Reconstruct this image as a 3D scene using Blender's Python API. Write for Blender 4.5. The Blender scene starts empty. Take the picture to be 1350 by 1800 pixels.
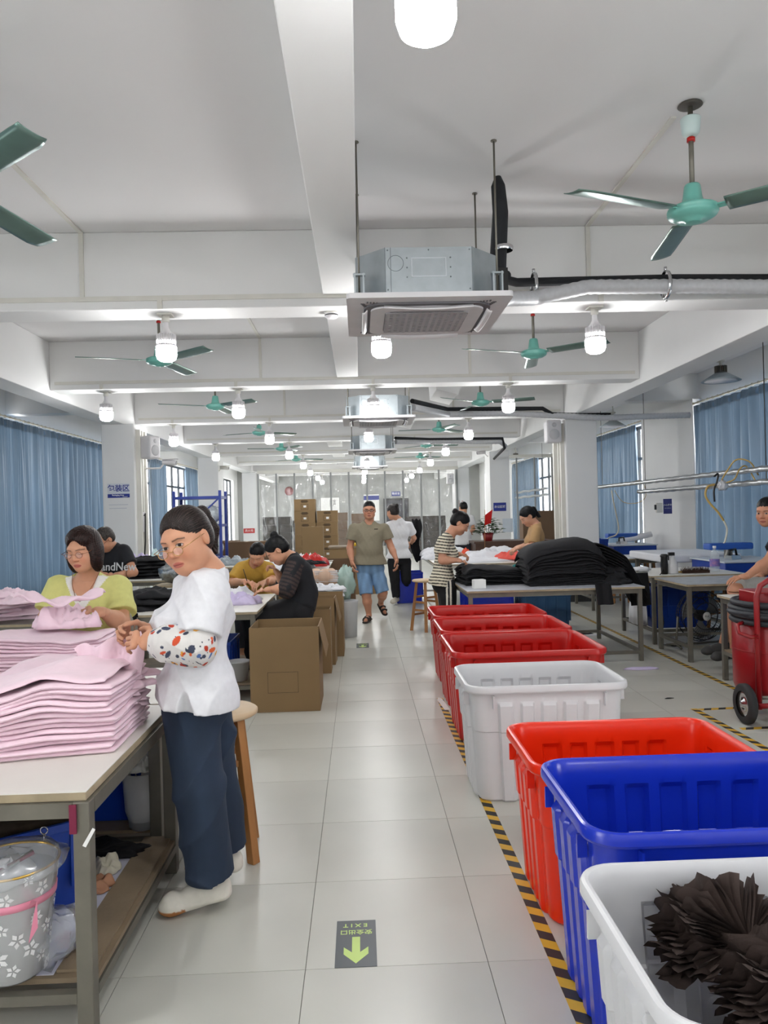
import bpy, bmesh, math, random
import numpy as np
from mathutils import Matrix, Vector
R = math.radians
C = bpy.context.scene.collection
sc = bpy.context.scene
rnd = random.Random(7)

# ---------------------------------------------------------------- camera
FPX, CAM_H = 1360.0, 1.486
YAW, PITCH, ROLL = .03135, .0014, -.0252
_f = np.array([math.sin(YAW)*math.cos(PITCH), math.cos(YAW)*math.cos(PITCH), math.sin(PITCH)])
_r0 = np.array([math.cos(YAW), -math.sin(YAW), 0]); _u0 = np.cross(_r0, _f)
_r = math.cos(ROLL)*_r0 + math.sin(ROLL)*_u0
_u = -math.sin(ROLL)*_r0 + math.cos(ROLL)*_u0
cam = bpy.data.objects.new('camera', bpy.data.cameras.new('camera')); C.objects.link(cam)
m = Matrix.Identity(4)
for i in range(3):
    m[i][0], m[i][1], m[i][2] = _r[i], _u[i], -_f[i]
m[2][3] = CAM_H
cam.matrix_world = m
cam.data.sensor_fit = 'HORIZONTAL'; cam.data.sensor_width = 36; cam.data.lens = FPX/1350*36
cam.data.clip_start = .05; cam.data.clip_end = 200
sc.camera = cam
def at(x, y, Y):
    """world point at depth Y seen at photo pixel x, y"""
    d = _f + _r*(x-675)/FPX - _u*(y-900)/FPX
    return d*Y/d[1] + np.array([0, 0, CAM_H])

# ---------------------------------------------------------------- light
w = bpy.data.worlds.new('sky'); sc.world = w; w.use_nodes = True
nt = w.node_tree; nt.nodes.clear()
o = nt.nodes.new('ShaderNodeOutputWorld'); b = nt.nodes.new('ShaderNodeBackground')
b.inputs[0].default_value = (.97, .985, 1.0, 1); b.inputs[1].default_value = 4.3
nt.links.new(b.outputs[0], o.inputs[0])
sc.view_settings.view_transform = 'Standard'; sc.view_settings.look = 'None'
sc.view_settings.gamma = 1; sc.view_settings.exposure = 1.04
sc.view_settings.use_curve_mapping = False
LAMP = 62.0            # emission strength of the bulb diffusers
sc.cycles.use_denoising = True
sc.cycles.max_bounces = 8; sc.cycles.diffuse_bounces = 5; sc.cycles.glossy_bounces = 3
sc.cycles.transmission_bounces = 6; sc.cycles.transparent_max_bounces = 12
sc.cycles.sample_clamp_indirect = 6; sc.cycles.caustics_reflective = False; sc.cycles.caustics_refractive = False

# ---------------------------------------------------------------- materials
MATS = {}
def srgb(*c):
    return tuple(((v/255)/12.92 if v/255 <= .04045 else ((v/255+.055)/1.055)**2.4) for v in c)
def mat(name, col, rough=.6, metal=0, var=.08, scale=6, bump=0, bscale=60, spec=.5, trans=0, alpha=1,
        emit=0, sss=0, attr=False, sheen=0, transl=0, col2=None, stretch=None):
    """noise-varied principled material; col in 0-255 sRGB"""
    if name in MATS: return MATS[name]
    m = bpy.data.materials.new(name); m.use_nodes = True; MATS[name] = m
    N = m.node_tree.nodes; L = m.node_tree.links
    p = N['Principled BSDF']; c = srgb(*col)
    p.inputs['Roughness'].default_value = rough; p.inputs['Metallic'].default_value = metal
    p.inputs['Specular IOR Level'].default_value = spec
    tc = N.new('ShaderNodeTexCoord'); mp = N.new('ShaderNodeMapping'); L.new(tc.outputs['Object'], mp.inputs[0])
    if stretch: mp.inputs['Scale'].default_value = stretch
    nz = N.new('ShaderNodeTexNoise'); nz.inputs['Scale'].default_value = scale; nz.inputs['Detail'].default_value = 5
    L.new(mp.outputs[0], nz.inputs[0])
    rp = N.new('ShaderNodeValToRGB'); L.new(nz.outputs[0], rp.inputs[0])
    rp.color_ramp.elements[0].position = .3; rp.color_ramp.elements[1].position = .7
    if attr:
        a = N.new('ShaderNodeAttribute'); a.attribute_name = 'Col'
        mx = N.new('ShaderNodeMix'); mx.data_type = 'RGBA'; mx.blend_type = 'MULTIPLY'; mx.inputs[0].default_value = 1
        rp.color_ramp.elements[0].color = (1-var, 1-var, 1-var, 1); rp.color_ramp.elements[1].color = (1, 1, 1, 1)
        L.new(a.outputs['Color'], mx.inputs[6]); L.new(rp.outputs[0], mx.inputs[7])
        L.new(mx.outputs[2], p.inputs['Base Color']); cout = mx.outputs[2]
    else:
        c2 = srgb(*col2) if col2 else tuple(v*(1-var) for v in c)
        rp.color_ramp.elements[0].color = (*c2, 1); rp.color_ramp.elements[1].color = (*c, 1)
        L.new(rp.outputs[0], p.inputs['Base Color']); cout = rp.outputs[0]
    if bump:
        n2 = N.new('ShaderNodeTexNoise'); n2.inputs['Scale'].default_value = bscale; n2.inputs['Detail'].default_value = 4
        L.new(mp.outputs[0], n2.inputs[0])
        bp = N.new('ShaderNodeBump'); bp.inputs['Strength'].default_value = bump; bp.inputs['Distance'].default_value = .01
        L.new(n2.outputs[0], bp.inputs['Height']); L.new(bp.outputs[0], p.inputs['Normal'])
    if trans:
        p.inputs['Transmission Weight'].default_value = trans; p.inputs['IOR'].default_value = 1.3
    if alpha < 1: p.inputs['Alpha'].default_value = alpha
    if sss:
        p.inputs['Subsurface Weight'].default_value = sss; p.inputs['Subsurface Radius'].default_value = (.012, .006, .004)
        p.inputs['Subsurface Scale'].default_value = 1
    if sheen: p.inputs['Sheen Weight'].default_value = sheen
    if emit:
        p.inputs['Emission Color'].default_value = (1, 1, 1, 1) if emit > 1 else (*c, 1)
        p.inputs['Emission Strength'].default_value = emit
    if transl:
        out = N['Material Output']; t = N.new('ShaderNodeBsdfTranslucent'); s = N.new('ShaderNodeMixShader')
        L.new(cout, t.inputs[0]); s.inputs[0].default_value = transl
        L.new(p.outputs[0], s.inputs[1]); L.new(t.outputs[0], s.inputs[2]); L.new(s.outputs[0], out.inputs[0])
    return m
def clear(name, col, alpha, rough=.1):
    """thin clear film: mostly transparent, glossy on top"""
    if name in MATS: return MATS[name]
    m = bpy.data.materials.new(name); m.use_nodes = True; MATS[name] = m
    N = m.node_tree.nodes; L = m.node_tree.links; p = N['Principled BSDF']
    p.inputs['Base Color'].default_value = (*srgb(*col), 1); p.inputs['Roughness'].default_value = rough
    tr = N.new('ShaderNodeBsdfTransparent'); s = N.new('ShaderNodeMixShader'); s2 = N.new('ShaderNodeMixShader')
    gl = N.new('ShaderNodeBsdfGlossy'); gl.inputs['Roughness'].default_value = rough
    lw = N.new('ShaderNodeLayerWeight'); lw.inputs[0].default_value = .5; pw = N.new('ShaderNodeMath'); pw.operation = 'POWER'; pw.inputs[1].default_value = 4.5
    fr = N.new('ShaderNodeMath'); fr.operation = 'MULTIPLY_ADD'; fr.inputs[1].default_value = .7; fr.inputs[2].default_value = .045; fr.use_clamp = True
    L.new(lw.outputs['Facing'], pw.inputs[0]); L.new(pw.outputs[0], fr.inputs[0]); s.inputs[0].default_value = alpha
    L.new(tr.outputs[0], s.inputs[1]); L.new(p.outputs[0], s.inputs[2]); L.new(fr.outputs[0], s2.inputs[0])
    L.new(s.outputs[0], s2.inputs[1]); L.new(gl.outputs[0], s2.inputs[2]); L.new(s2.outputs[0], N['Material Output'].inputs[0])
    return m

M_wall = mat('wall_paint', (228, 228, 227), .7, var=.05, scale=1.3, bump=.05, bscale=25)
M_ceil = mat('ceiling_paint', (222, 221, 221), .75, var=.04, scale=.8, bump=.05, bscale=12)
M_tile = mat('floor_tile', (200, 200, 191), .3, var=.13, scale=1.1, bump=.02, bscale=8, spec=.55)
M_grout = mat('grout', (120, 119, 112), .8)
M_conduit = mat('conduit_plastic', (215, 213, 205), .5)
M_steel = mat('dull_steel', (128, 124, 114), .45, metal=.55, var=.25, scale=9)
M_oldwood = mat('worn_board', (146, 128, 104), .6, var=.35, scale=5, bump=.15)
M_zinc = mat('galvanised_sheet', (178, 186, 190), .38, metal=.75, var=.12, scale=14)
M_acwhite = mat('unit_plastic', (214, 212, 214), .45)
M_dark = mat('black_foam', (28, 30, 34), .8)
M_black = mat('black_plastic', (22, 22, 24), .4)
M_green = mat('fan_enamel', (110, 178, 165), .35, var=.08)
M_blade = mat('fan_blade', (112, 140, 132), .3, metal=.6, var=.15, scale=8)
M_red = mat('red_plastic', (190, 22, 16), .3, var=.06, spec=.45)
M_redo = mat('orange_red_plastic', (226, 44, 10), .28, var=.05, spec=.45)
M_blue = mat('blue_plastic', (22, 50, 186), .22, var=.06, spec=.6)
M_white = mat('white_plastic', (232, 232, 234), .3, var=.05, scale=4, transl=.25)
M_bluebin = mat('dark_blue_plastic', (16, 62, 160), .35, var=.12)
M_wood = mat('varnished_wood', (176, 122, 70), .45, var=.25, scale=3, stretch=(6, 6, .8))
M_seat = mat('worn_seat_wood', (214, 186, 150), .5, var=.2, scale=5)
M_card = mat('cardboard', (140, 114, 78), .75, var=.10, scale=3)
M_card2 = mat('brown_cardboard', (112, 86, 62), .75, var=.10, scale=3)
M_ink = mat('dark_ink', (42, 34, 28), .8)
M_pink = mat('pink_knit', (236, 208, 220), .85, var=.05, scale=30, bump=.08, bscale=300, sheen=.2)
M_blk = mat('black_cloth', (18, 18, 23), .9, var=.3, scale=20, bump=.08, bscale=300)
M_whc = mat('white_cloth', (228, 229, 234), .85, var=.04, bump=.05, bscale=200)
M_lil = mat('lilac_cloth', (206, 194, 226), .85, var=.08, bump=.05, bscale=200)
M_brn = mat('dark_brown_cloth', (66, 52, 47), .85, var=.15, scale=20, bump=.08, bscale=300)
M_bag = clear('clear_plastic_bag', (225, 230, 235), .25, .18)
M_glass = clear('window_glass', (200, 220, 225), .05, .03)
M_film = clear('clear_strip_film', (190, 192, 190), .14, .08)
M_wframe = mat('dark_window_frame', (52, 56, 60), .5)
M_tabw = mat('white_laminate', (226, 224, 216), .35, var=.06, scale=3)
M_edge = mat('raw_board_edge', (176, 160, 132), .7, var=.25, scale=12)
M_skin = mat('skin', (206, 152, 120), .5, var=.06, scale=40, attr=True, sss=.08, spec=.35)
M_hair = mat('hair', (24, 20, 20), .42, var=.5, scale=10, attr=True, stretch=(8, 8, 1), spec=.22)
M_cloth = mat('clothing', (200, 200, 200), .85, var=.08, scale=40, attr=True, bump=.06, bscale=300)
M_silver = mat('foil_pipe', (200, 202, 204), .28, metal=.9, var=.15, scale=20, bump=.5, bscale=25)
M_grn = mat('leaf', (46, 92, 34), .6, var=.4)
M_sblue = mat('shelf_blue', (40, 60, 140), .45)
M_paper = mat('paper', (235, 235, 232), .7, var=.03)
M_signblue = mat('sign_blue', (36, 52, 140), .5)
M_glow = mat('bulb_diffuser', (255, 255, 255), .4, emit=LAMP)
M_knob = mat('bare_chrome', (210, 210, 212), .2, metal=1)

# ---------------------------------------------------------------- helpers
class MB:
    """collects vertices and faces; build() links them as one mesh object"""
    def __init__(s): s.v = []; s.f = []; s.sm = []
    def add(s, vs, fs, smooth=False):
        n = len(s.v); s.v += [tuple(float(c) for c in v) for v in vs]; s.f += [tuple(i+n for i in f) for f in fs]; s.sm += [smooth]*len(fs); return s
    def box(s, x0, x1, y0, y1, z0, z1, M=None, taper=0):
        t = taper
        v = [(x0+t, y0+t, z0), (x1-t, y0+t, z0), (x1-t, y1-t, z0), (x0+t, y1-t, z0), (x0, y0, z1), (x1, y0, z1), (x1, y1, z1), (x0, y1, z1)]
        if M is not None: v = [tuple(M @ Vector(p)) for p in v]
        return s.add(v, [(3, 2, 1, 0), (4, 5, 6, 7), (0, 1, 5, 4), (1, 2, 6, 5), (2, 3, 7, 6), (3, 0, 4, 7)])
    def tube(s, pts, r, n=10, cap=True, smooth=True):
        P = [np.array(p, float) for p in pts]; rs = r if hasattr(r, '__len__') else [r]*len(P)
        vs = []; fs = []; ref = None
        for i, p in enumerate(P):
            t = P[min(i+1, len(P)-1)] - P[max(i-1, 0)]; t = t/(np.linalg.norm(t)+1e-12)
            if ref is None:
                ref = np.cross(t, [0, 0, 1.]); 
                if np.linalg.norm(ref) < .1: ref = np.cross(t, [1., 0, 0])
            ref = ref - t*np.dot(ref, t); ref /= np.linalg.norm(ref)+1e-12; b2 = np.cross(t, ref)
            for k in range(n):
                a = 2*math.pi*k/n; vs.append(p + rs[i]*(math.cos(a)*ref + math.sin(a)*b2))
        for i in range(len(P)-1):
            for k in range(n):
                k2 = (k+1) % n; fs.append((i*n+k, i*n+k2, (i+1)*n+k2, (i+1)*n+k))
        s.add(vs, fs, smooth)
        if cap:
            m = len(s.v)-len(vs)
            s.f += [tuple(m+k for k in range(n))[::-1], tuple(m+(len(P)-1)*n+k for k in range(n))]; s.sm += [False, False]
        return s
    def lathe(s, prof, n=24, c=(0, 0, 0), M=None, smooth=True):
        vs = []; fs = []
        for (r, z) in prof:
            for k in range(n):
                a = 2*math.pi*k/n; p = Vector((r*math.cos(a), r*math.sin(a), z))
                if M is not None: p = M @ p
                vs.append((p[0]+c[0], p[1]+c[1], p[2]+c[2]))
        for i in range(len(prof)-1):
            for k in range(n):
                k2 = (k+1) % n; fs.append((i*n+k, i*n+k2, (i+1)*n+k2, (i+1)*n+k))
        return s.add(vs, fs, smooth)
    def prism(s, poly, z0, z1, M=None):
        n = len(poly); v = [(x, y, z0) for x, y in poly]+[(x, y, z1) for x, y in poly]
        if M is not None: v = [tuple(M @ Vector(p)) for p in v]
        return s.add(v, [tuple(range(n))[::-1], tuple(range(n, 2*n))]+[(i, (i+1) % n, n+(i+1) % n, n+i) for i in range(n)])
    def grid(s, fn, nu, nv, smooth=True, closeu=False):
        vs = [fn(i/nu, j/nv) for j in range(nv+1) for i in range(nu+1)]
        fs = [(j*(nu+1)+i, j*(nu+1)+i+1, (j+1)*(nu+1)+i+1, (j+1)*(nu+1)+i) for j in range(nv) for i in range(nu)]
        return s.add(vs, fs, smooth)
    def build(s, name, mt=None, parent=None, smooth=None, bevel=0, solid=0, sharp=0):
        me = bpy.data.meshes.new(name); me.from_pydata(s.v, [], s.f); me.validate()
        if len(me.polygons) == len(s.sm): me.polygons.foreach_set('use_smooth', s.sm if smooth is None else [smooth]*len(s.sm))
        if mt: me.materials.append(mt)
        me.update()
        if sharp: me.set_sharp_from_angle(angle=R(sharp))
        o = bpy.data.objects.new(name, me); C.objects.link(o)
        if parent is not None: o.parent = parent
        if bevel:
            b = o.modifiers.new('bevel', 'BEVEL'); b.width = bevel; b.segments = 2; b.limit_method = 'ANGLE'
        if solid:
            b = o.modifiers.new('solid', 'SOLIDIFY'); b.thickness = solid; b.offset = 0
        return o
def T(x=0, y=0, z=0, rz=0, rx=0, ry=0):
    return Matrix.Translation((x, y, z)) @ Matrix.Rotation(R(rz), 4, 'Z') @ Matrix.Rotation(R(rx), 4, 'X') @ Matrix.Rotation(R(ry), 4, 'Y')
def tag(o, label, cat, group=None, kind=None):
    o['label'] = label; o['category'] = cat
    if group: o['group'] = group
    if kind: o['kind'] = kind
    return o
def thing(name, label, cat, loc=(0, 0, 0), rz=0, group=None):
    o = bpy.data.objects.new(name, None); C.objects.link(o); o.location = tuple(float(v) for v in loc); o.rotation_euler = (0, 0, R(rz))
    o.empty_display_size = .1
    return tag(o, label, cat, group)
def struct(o): o['kind'] = 'structure'; return o
KIDS = {}
def dup(root, loc, rz=None, label=None, group=None, sc_=None):
    def cp(o, par):
        c = o.copy(); C.objects.link(c); c.parent = par
        for ch in [x for x in bpy.data.objects if x.parent == o]: cp(ch, c)
        return c
    c = cp(root, root.parent); c.location = tuple(float(v) for v in loc)
    if rz is not None: c.rotation_euler = (0, 0, R(rz))
    if label: c['label'] = label
    if group: c['group'] = group
    if sc_: c.scale = sc_
    return c
def text(name, body, size, mt, parent, M, depth=.001, align='CENTER', bold=0):
    cu = bpy.data.curves.new(name, 'FONT'); cu.body = body; cu.size = size; cu.extrude = depth; cu.align_x = align; cu.align_y = 'CENTER'; cu.offset = bold
    cu.resolution_u = 3
    t = bpy.data.objects.new(name+'_tmp', cu); C.objects.link(t)
    dg = bpy.context.evaluated_depsgraph_get(); me = bpy.data.meshes.new_from_object(t.evaluated_get(dg)); bpy.data.objects.remove(t)
    me.name = name; me.transform(M); me.materials.clear(); me.materials.append(mt)
    o = bpy.data.objects.new(name, me); C.objects.link(o); o.parent = parent
    return o
def hsh(*a):
    v = math.sin(sum((i+1)*12.9898*x for i, x in enumerate(a))+4.1)*43758.5453; return v-math.floor(v)
def wob(x, y, s=0.):
    """cheap smooth noise in about -1..1"""
    return (math.sin(x*1.7+1.3*math.sin(y*1.1+s)+s)+math.sin(y*2.3+1.7*math.sin(x*.9+s*2)+s*1.7)+.6*math.sin((x+y)*3.1+s*3.3+math.sin(x*2.2-y)))/2.6
# ---------------------------------------------------------------- floor
ZC, ZB = 3.63, 3.05                     # slab and beam soffit heights
XL, XR, YB, YF = -5.55, 5.55, 35.5, -3.2
fl = struct(MB().box(XL-.2, XR+.2, YF, YB, -.12, -.004).build('floor', M_grout))
TX0, TY0 = -.215, 2.54
tile_me = None; cnt = 0; done = set()
for j in range(-3, 16):
    for i in range(-9, 10):
        x, y = TX0+.6*i, TY0+.6*j
        if j < -3 or x+.6 > XR or x < XL-.1: continue
        far = y+.6
        if j > 12 or far < 1.2 or abs(x+.3) > .56*far+.9 or cnt >= 290: continue
        if tile_me is None:
            t = MB().box(-.2988, .2988, -.2988, .2988, -.012, 0).build('tile', M_tile, fl); tile_me = t.data
        else:
            t = bpy.data.objects.new('tile', tile_me); C.objects.link(t); t.parent = fl
        t.location = (x+.3, y+.3, rnd.uniform(-.0002, .0002)); cnt += 1; done.add((i, j))
rest = MB()
for j in range(-10, 55):
    for i in range(-9, 10):
        x, y = TX0+.6*i, TY0+.6*j
        if (i, j) in done: continue
        x0, x1 = max(x+.0012, XL), min(x+.5988, XR); y1 = min(y+.5988, YB)
        if x1-x0 < .01 or y1-y < .01: continue
        rest.box(x0, x1, y+.0012, y1, -.012, 0)
o = rest.build('distant_tiles', M_tile, fl); o['kind'] = 'stuff'

# ---------------------------------------------------------------- shell
ceil = struct(MB().box(XL-.3, XR+.3, YF, YB, ZC, ZC+.2).build('ceiling', M_ceil))
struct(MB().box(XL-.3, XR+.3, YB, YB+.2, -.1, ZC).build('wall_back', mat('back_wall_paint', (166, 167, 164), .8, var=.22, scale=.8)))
struct(MB().box(XL-.3, XR+.3, YF-.2, YF, -.1, ZC).build('wall_front', M_wall))
SILL, HEAD = .30, 3.1
WL = [(-1.8, 4.2), (5.2, 11.2), (11.7, 18.9), (20.4, 26.3), (28.6, 34.4)]
WR = [(-1.8, 4.2), (6.0, 12.25), (14.62, 19.2), (22.2, 27.2), (29.0, 34.0)]
wn = 0
for side, XX, WS, nm in ((-1, XL, WL, 'wall_left'), (1, XR, WR, 'wall_right')):
    mb = MB(); xa, xb = (XX-.24, XX) if side < 0 else (XX, XX+.24)
    y = YF
    for (a, b2) in WS:
        mb.box(xa, xb, y, a, 0, ZC); mb.box(xa, xb, a, b2, 0, SILL); mb.box(xa, xb, a, b2, HEAD, ZC); y = b2
    mb.box(xa, xb, y, YB, 0, ZC)
    struct(mb.build(nm, M_wall))
    for (a, b2) in WS:
        wn += 1
        xm = (xa+xb)/2+side*.03
        wf = MB(); wf.box(xm-.03, xm+.03, a, b2, SILL, SILL+.06); wf.box(xm-.03, xm+.03, a, b2, HEAD-.06, HEAD); wf.box(xm-.03, xm+.03, a, b2, 2.42, 2.48)
        n = max(3, round((b2-a)/.85))
        for k in range(n+1):
            yy = a+(b2-a)*k/n; wf.box(xm-.03, xm+.03, max(a, yy-.03), min(b2, yy+.03), SILL, HEAD)
        wo = struct(wf.build('window_%d' % wn, M_wframe))
        for k in range(n):
            MB().box(xm-.004, xm+.004, a+(b2-a)*k/n+.03, a+(b2-a)*(k+1)/n-.03, SILL+.06, 2.42).build('pane', M_glass, wo)
            MB().box(xm-.004, xm+.004, a+(b2-a)*k/n+.03, a+(b2-a)*(k+1)/n-.03, 2.48, HEAD-.06).build('pane', M_glass, wo)
# beams across the room
BY = [-4.9+3.53*k for k in range(0, 12)]
BY = [-1.6, 1.8, 5.82, 9.35, 12.85, 16.4, 19.95, 23.5, 27.0, 30.5]
for k, y in enumerate(BY):
    struct(MB().box(-3.66, 3.46, y, y+.32, ZB, ZC).build('ceiling_beam', M_wall, bevel=.008))
    # small haunch board where slab meets beam
LB = [(-3.98, -3.66), (3.46, 3.78)]
for xa, xb in LB:
    struct(MB().box(xa, xb, YF, YB, 2.98, ZC).build('ceiling_beam', M_wall, bevel=.008))
for (ya, yb2) in [(-1.28, 1.8), (2.12, 5.82), (6.14, 9.35)]:
    struct(MB().box(-.235, .02, ya, yb2, 3.135, ZC).build('ceiling_beam', M_wall, bevel=.006))
for (ya, yb2) in [(16.72, 19.95), (20.27, 23.5), (23.82, 27.0)]:
    struct(MB().box(-.75, -.4, ya+.3, yb2-.3, 3.2, ZC).build('ceiling_beam', M_wall, bevel=.006))
# perimeter beams over the windows and ties to the outer columns
for y in (5.0, 12.4, 19.6, 26.8):
    struct(MB().box(XL, -3.98, y, y+.3, 3.2, ZC).build('ceiling_beam', M_wall)); struct(MB().box(3.78, XR, y, y+.3, 3.2, ZC).build('ceiling_beam', M_wall))
# two funnel shaped haunches seen beyond the second beam
for (x0, x1, y) in ((1.15, 1.75, 11.3), (.75, 1.35, 14.8)):
    struct(MB().prism([(x0, ZC), (x0+.02, 3.28), (x0+.33, 3.2), (x1, ZC)], 0, 1.1, M=Matrix(((1, 0, 0, 0), (0, 0, 1, y), (0, 1, 0, 0), (0, 0, 0, 1)))).build('ceiling_haunch', M_wall))
# pillars
PIL = []
for y in (5.0, 12.2, 19.4, 26.6):
    for x0 in (-4.0, 3.3):
        if y == 5.0: continue
        pl = struct(MB().box(x0, x0+.5, y, y+.75, 0, 2.98).build('pillar', M_wall, bevel=.012)); PIL.append(pl)
struct(MB().box(3.29, 3.81, 12.19, 12.96, 0, .12).build('baseboard_pillar', mat('dark_skirting', (70, 72, 74), .5)))
# outer piers (slightly proud of the wall)
struct(MB().box(5.4, XR, 12.3, 14.58, 0, 3.2).build('wall_pier', M_wall))
# vertical service trunking on pillars
tn = 0
def trunk(a, b2, w=.02, h=.012):
    global tn
    tn += 1
    x0, x1 = sorted((a[0], b2[0])); y0, y1 = sorted((a[1], b2[1])); z0, z1 = sorted((a[2], b2[2]))
    dx, dy, dz = x1-x0, y1-y0, z1-z0
    ex = w if dx < .01 else 0; ez = w if dz < .01 else 0
    ey = w if dy < .01 and (dx < .01 and dz < .01) else 0
    if dy > .01: return struct(MB().box(x0-w, x0+w, y0, y1, z0-h, z0).build('trim_%d' % tn, M_conduit))
    return struct(MB().box(x0-ex, x1+ex, y0-h, y0, z0-ez, z1+ez).build('trim_%d' % tn, M_conduit))
for k, y in enumerate(BY[2:8]):
    trunk((-3.6, y, 3.13), (3.4, y, 3.13), .018)
for (x, y) in ((-1.45, 5.82), (1.87, 5.82), (-1.45, 9.35), (.2, 9.35), (1.87, 9.35), (-3.05, 9.35), (-3.05, 12.85), (-1.45, 12.85), (1.87, 12.85), (-1.45, 16.4), (1.2, 16.4)):
    trunk((x, y-.001, ZB-.002), (x, y-.001, 3.13), .018, .016)
# risers and ceiling runs to the fans
for (x, y, yf) in ((1.78, 5.82, 4.2), (-2.02, 5.82, 4.5), (-1.15, 9.35, 7.5), (1.38, 9.35, 8.0), (1.6, 12.85, 11.6), (-1.2, 12.85, 11.2)):
    trunk((x, y-.001, 3.13), (x, y-.001, ZC), .016, .014); trunk((x, yf, ZC), (x, y, ZC), .016)
for x0, s in ((-3.48, 1),):
    for dx, wd in ((.02, .05), (.1, .03), (.16, .06)):
        pass
o = MB(); o.box(-3.5, -3.43, 12.3, 12.36, 0, 2.9); o.box(-3.5, -3.45, 12.5, 12.55, 0, 2.9); o.box(-3.5, -3.44, 12.65, 12.72, 0, 2.9); struct(o.build('trim_90', M_conduit))
o = MB(); o.box(3.24, 3.3, 12.3, 12.36, 0, 2.85); o.box(3.25, 3.3, 12.5, 12.54, 0, 2.85); o.box(3.23, 3.3, 12.7, 12.78, 0, 2.85); struct(o.build('trim_91', M_conduit))
# ---------------------------------------------------------------- back partition of clear film
fp = thing('strip_curtain', 'clear plastic film curtain hung in strips between pale posts at the far end', 'curtain', (0, 26.65, 0))
def film(u, v, x0, x1, s):
    z = .05+2.85*v; return (x0+(x1-x0)*u, .02*math.sin(u*9+s+v*2)+.05*math.exp(-((1-v)/.10)**2)*(abs(math.sin(u*13+s*3+v*30))+.5*math.sin(u*37+v*60+s))+.02*wob(u*6, v*14, s), z)
xs = [-3.45+.62*k for k in range(12)]
for k in range(11):
    MB().grid(lambda u, v, k=k: film(u, v, xs[k]-.02, xs[k+1]+.02, k*1.7), 14, 40).build('film_panel', M_film, fp)
M_post = mat('grey_post', (140, 142, 142), .5)
for k in range(12):
    MB().box(xs[k]-.03, xs[k]+.03, -.08, -.035, 0, 2.95).build('post', M_post, fp)
MB().box(-3.47, 3.42, -.09, .09, 2.93, 3.04).build('header_rail', M_conduit, fp)
# right bay of film between pillar and wall
fp2 = thing('strip_curtain', 'clear plastic film hung right of the far right pillar', 'curtain', (0, 21.5, 0))
for k in range(3):
    MB().grid(lambda u, v, k=k: film(u, v, 3.9+.5*k, 4.42+.5*k, k*2.3), 12, 36).build('film_panel', M_film, fp2)
for k in range(4): MB().box(3.88+.5*k, 3.92+.5*k, -.08, -.04, 0, 2.95).build('post', M_post, fp2)
MB().box(3.85, 5.5, -.09, .09, 2.93, 3.02).build('header_rail', M_conduit, fp2)
# back door
d = MB(); d.box(1.1, 2.25, YB-.12, YB-.02, 0, 2.15); door = struct(d.build('door_1', mat('door_dark', (30, 28, 34), .35, var=.3, scale=5)))
MB().box(1.17, 1.64, YB-.14, YB-.12, .1, 2.05).build('door_leaf', mat('door_leaf_dark', (40, 38, 48), .3), door)
MB().box(1.7, 2.18, YB-.14, YB-.12, .1, 2.05).build('door_leaf', MATS['door_leaf_dark'], door)

# ---------------------------------------------------------------- curtains
M_curt = mat('curtain_blue', (104, 126, 146), .36, var=.2, scale=3, transl=.13, stretch=(1, 1, .2))
def curtain(label, X, y0, y1, zt=3.08, zb=.015, seed=0, n=None, gather=0, side=1, group='blue window curtains'):
    t = thing('curtain', label, 'curtain', (X, y0, zb), group=group)
    Lc = y1-y0; nf = n or max(4, int(Lc/.25))
    def fn(u, v):
        z = (zt-zb)*v; ph = u*nf*2*math.pi+.5*math.sin(u*23+seed)+.25*math.sin(v*3+u*11+seed)
        am = .065*(1-.3*v)*(0.75+.35*math.sin(u*17+seed*2)); dx = am*(math.sin(ph)+.35*math.sin(ph*2+seed))+.02*math.sin(ph*.37+v*3)+.012*math.sin(ph*2.7+v*5)
        yy = u*Lc
        if gather: yy += gather*math.exp(-((v-.25)/.2)**2)*(u if gather > 0 else (1-u))*-.25
        if v > .965: dx *= .5
        return (dx, yy, z)
    MB().grid(fn, nf*18, 22).build('cloth', M_curt, t)
    def hd(u, v):
        x, y, z = fn(u, .96+.04*v); return (x+.004*-side, y, z+.002)
    MB().grid(hd, nf*12, 3).build('heading_tape', mat('heading_tape', (96, 126, 156), .6), t)
    return t
def rod(label, X, y0, y1, z=3.12):
    t = thing('curtain_rod', label, 'curtain rod', (X, y0, z), group='curtain rods')
    MB().tube([(0, 0, 0), (0, y1-y0, 0)], .014, 8).build('pole', mat('rod_cream', (206, 198, 178), .4), t)
    mb = MB(); k = 0
    while k*.17 < y1-y0:
        mb.lathe([(.02, -.006), (.024, 0), (.02, .006), (.016, 0), (.02, -.006)], 8, c=(0, k*.17, 0), M=Matrix.Rotation(R(90), 4, 'X')); k += 1
    mb.build('rings', MATS['rod_cream'], t)['kind'] = 'stuff'
    return t
curtain('unseen blue curtain added on the left wall to cut near daylight', XL+.14, .6, 4.4, seed=8)  # added out of view, half drawn to hold back daylight near the camera
rod('cream rod above the unseen added left curtain', XL+.14, -2.1, 4.6)
curtain('unseen blue curtain added on the right wall to cut near daylight', XR-.14, .6, 4.4, seed=9, side=-1)  # unseen, added to dim the near right window; open part gives fill light
rod('cream rod above the unseen added right curtain', XR-.14, -2.1, 4.6)
curtain('long pleated blue curtain on the left wall before the sign pillar', XL+.14, 5.8, 18.7, seed=1)
rod('cream rod above the long left curtain', XL+.14, 5.6, 18.9)
curtain('blue curtain half drawn at the left window behind the sign pillar, near side', XL+.14, 20.2, 21.9, seed=2)
curtain('narrow bunched blue curtain beside the blue shelf rack', XL+.14, 24.4, 26.2, seed=3)
rod('cream rod above the half open left window', XL+.14, 20.0, 26.4)
curtain('blue curtain at the right edge behind the seated man', XR-.14, 6.2, 12.29, seed=4, side=-1)
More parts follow.
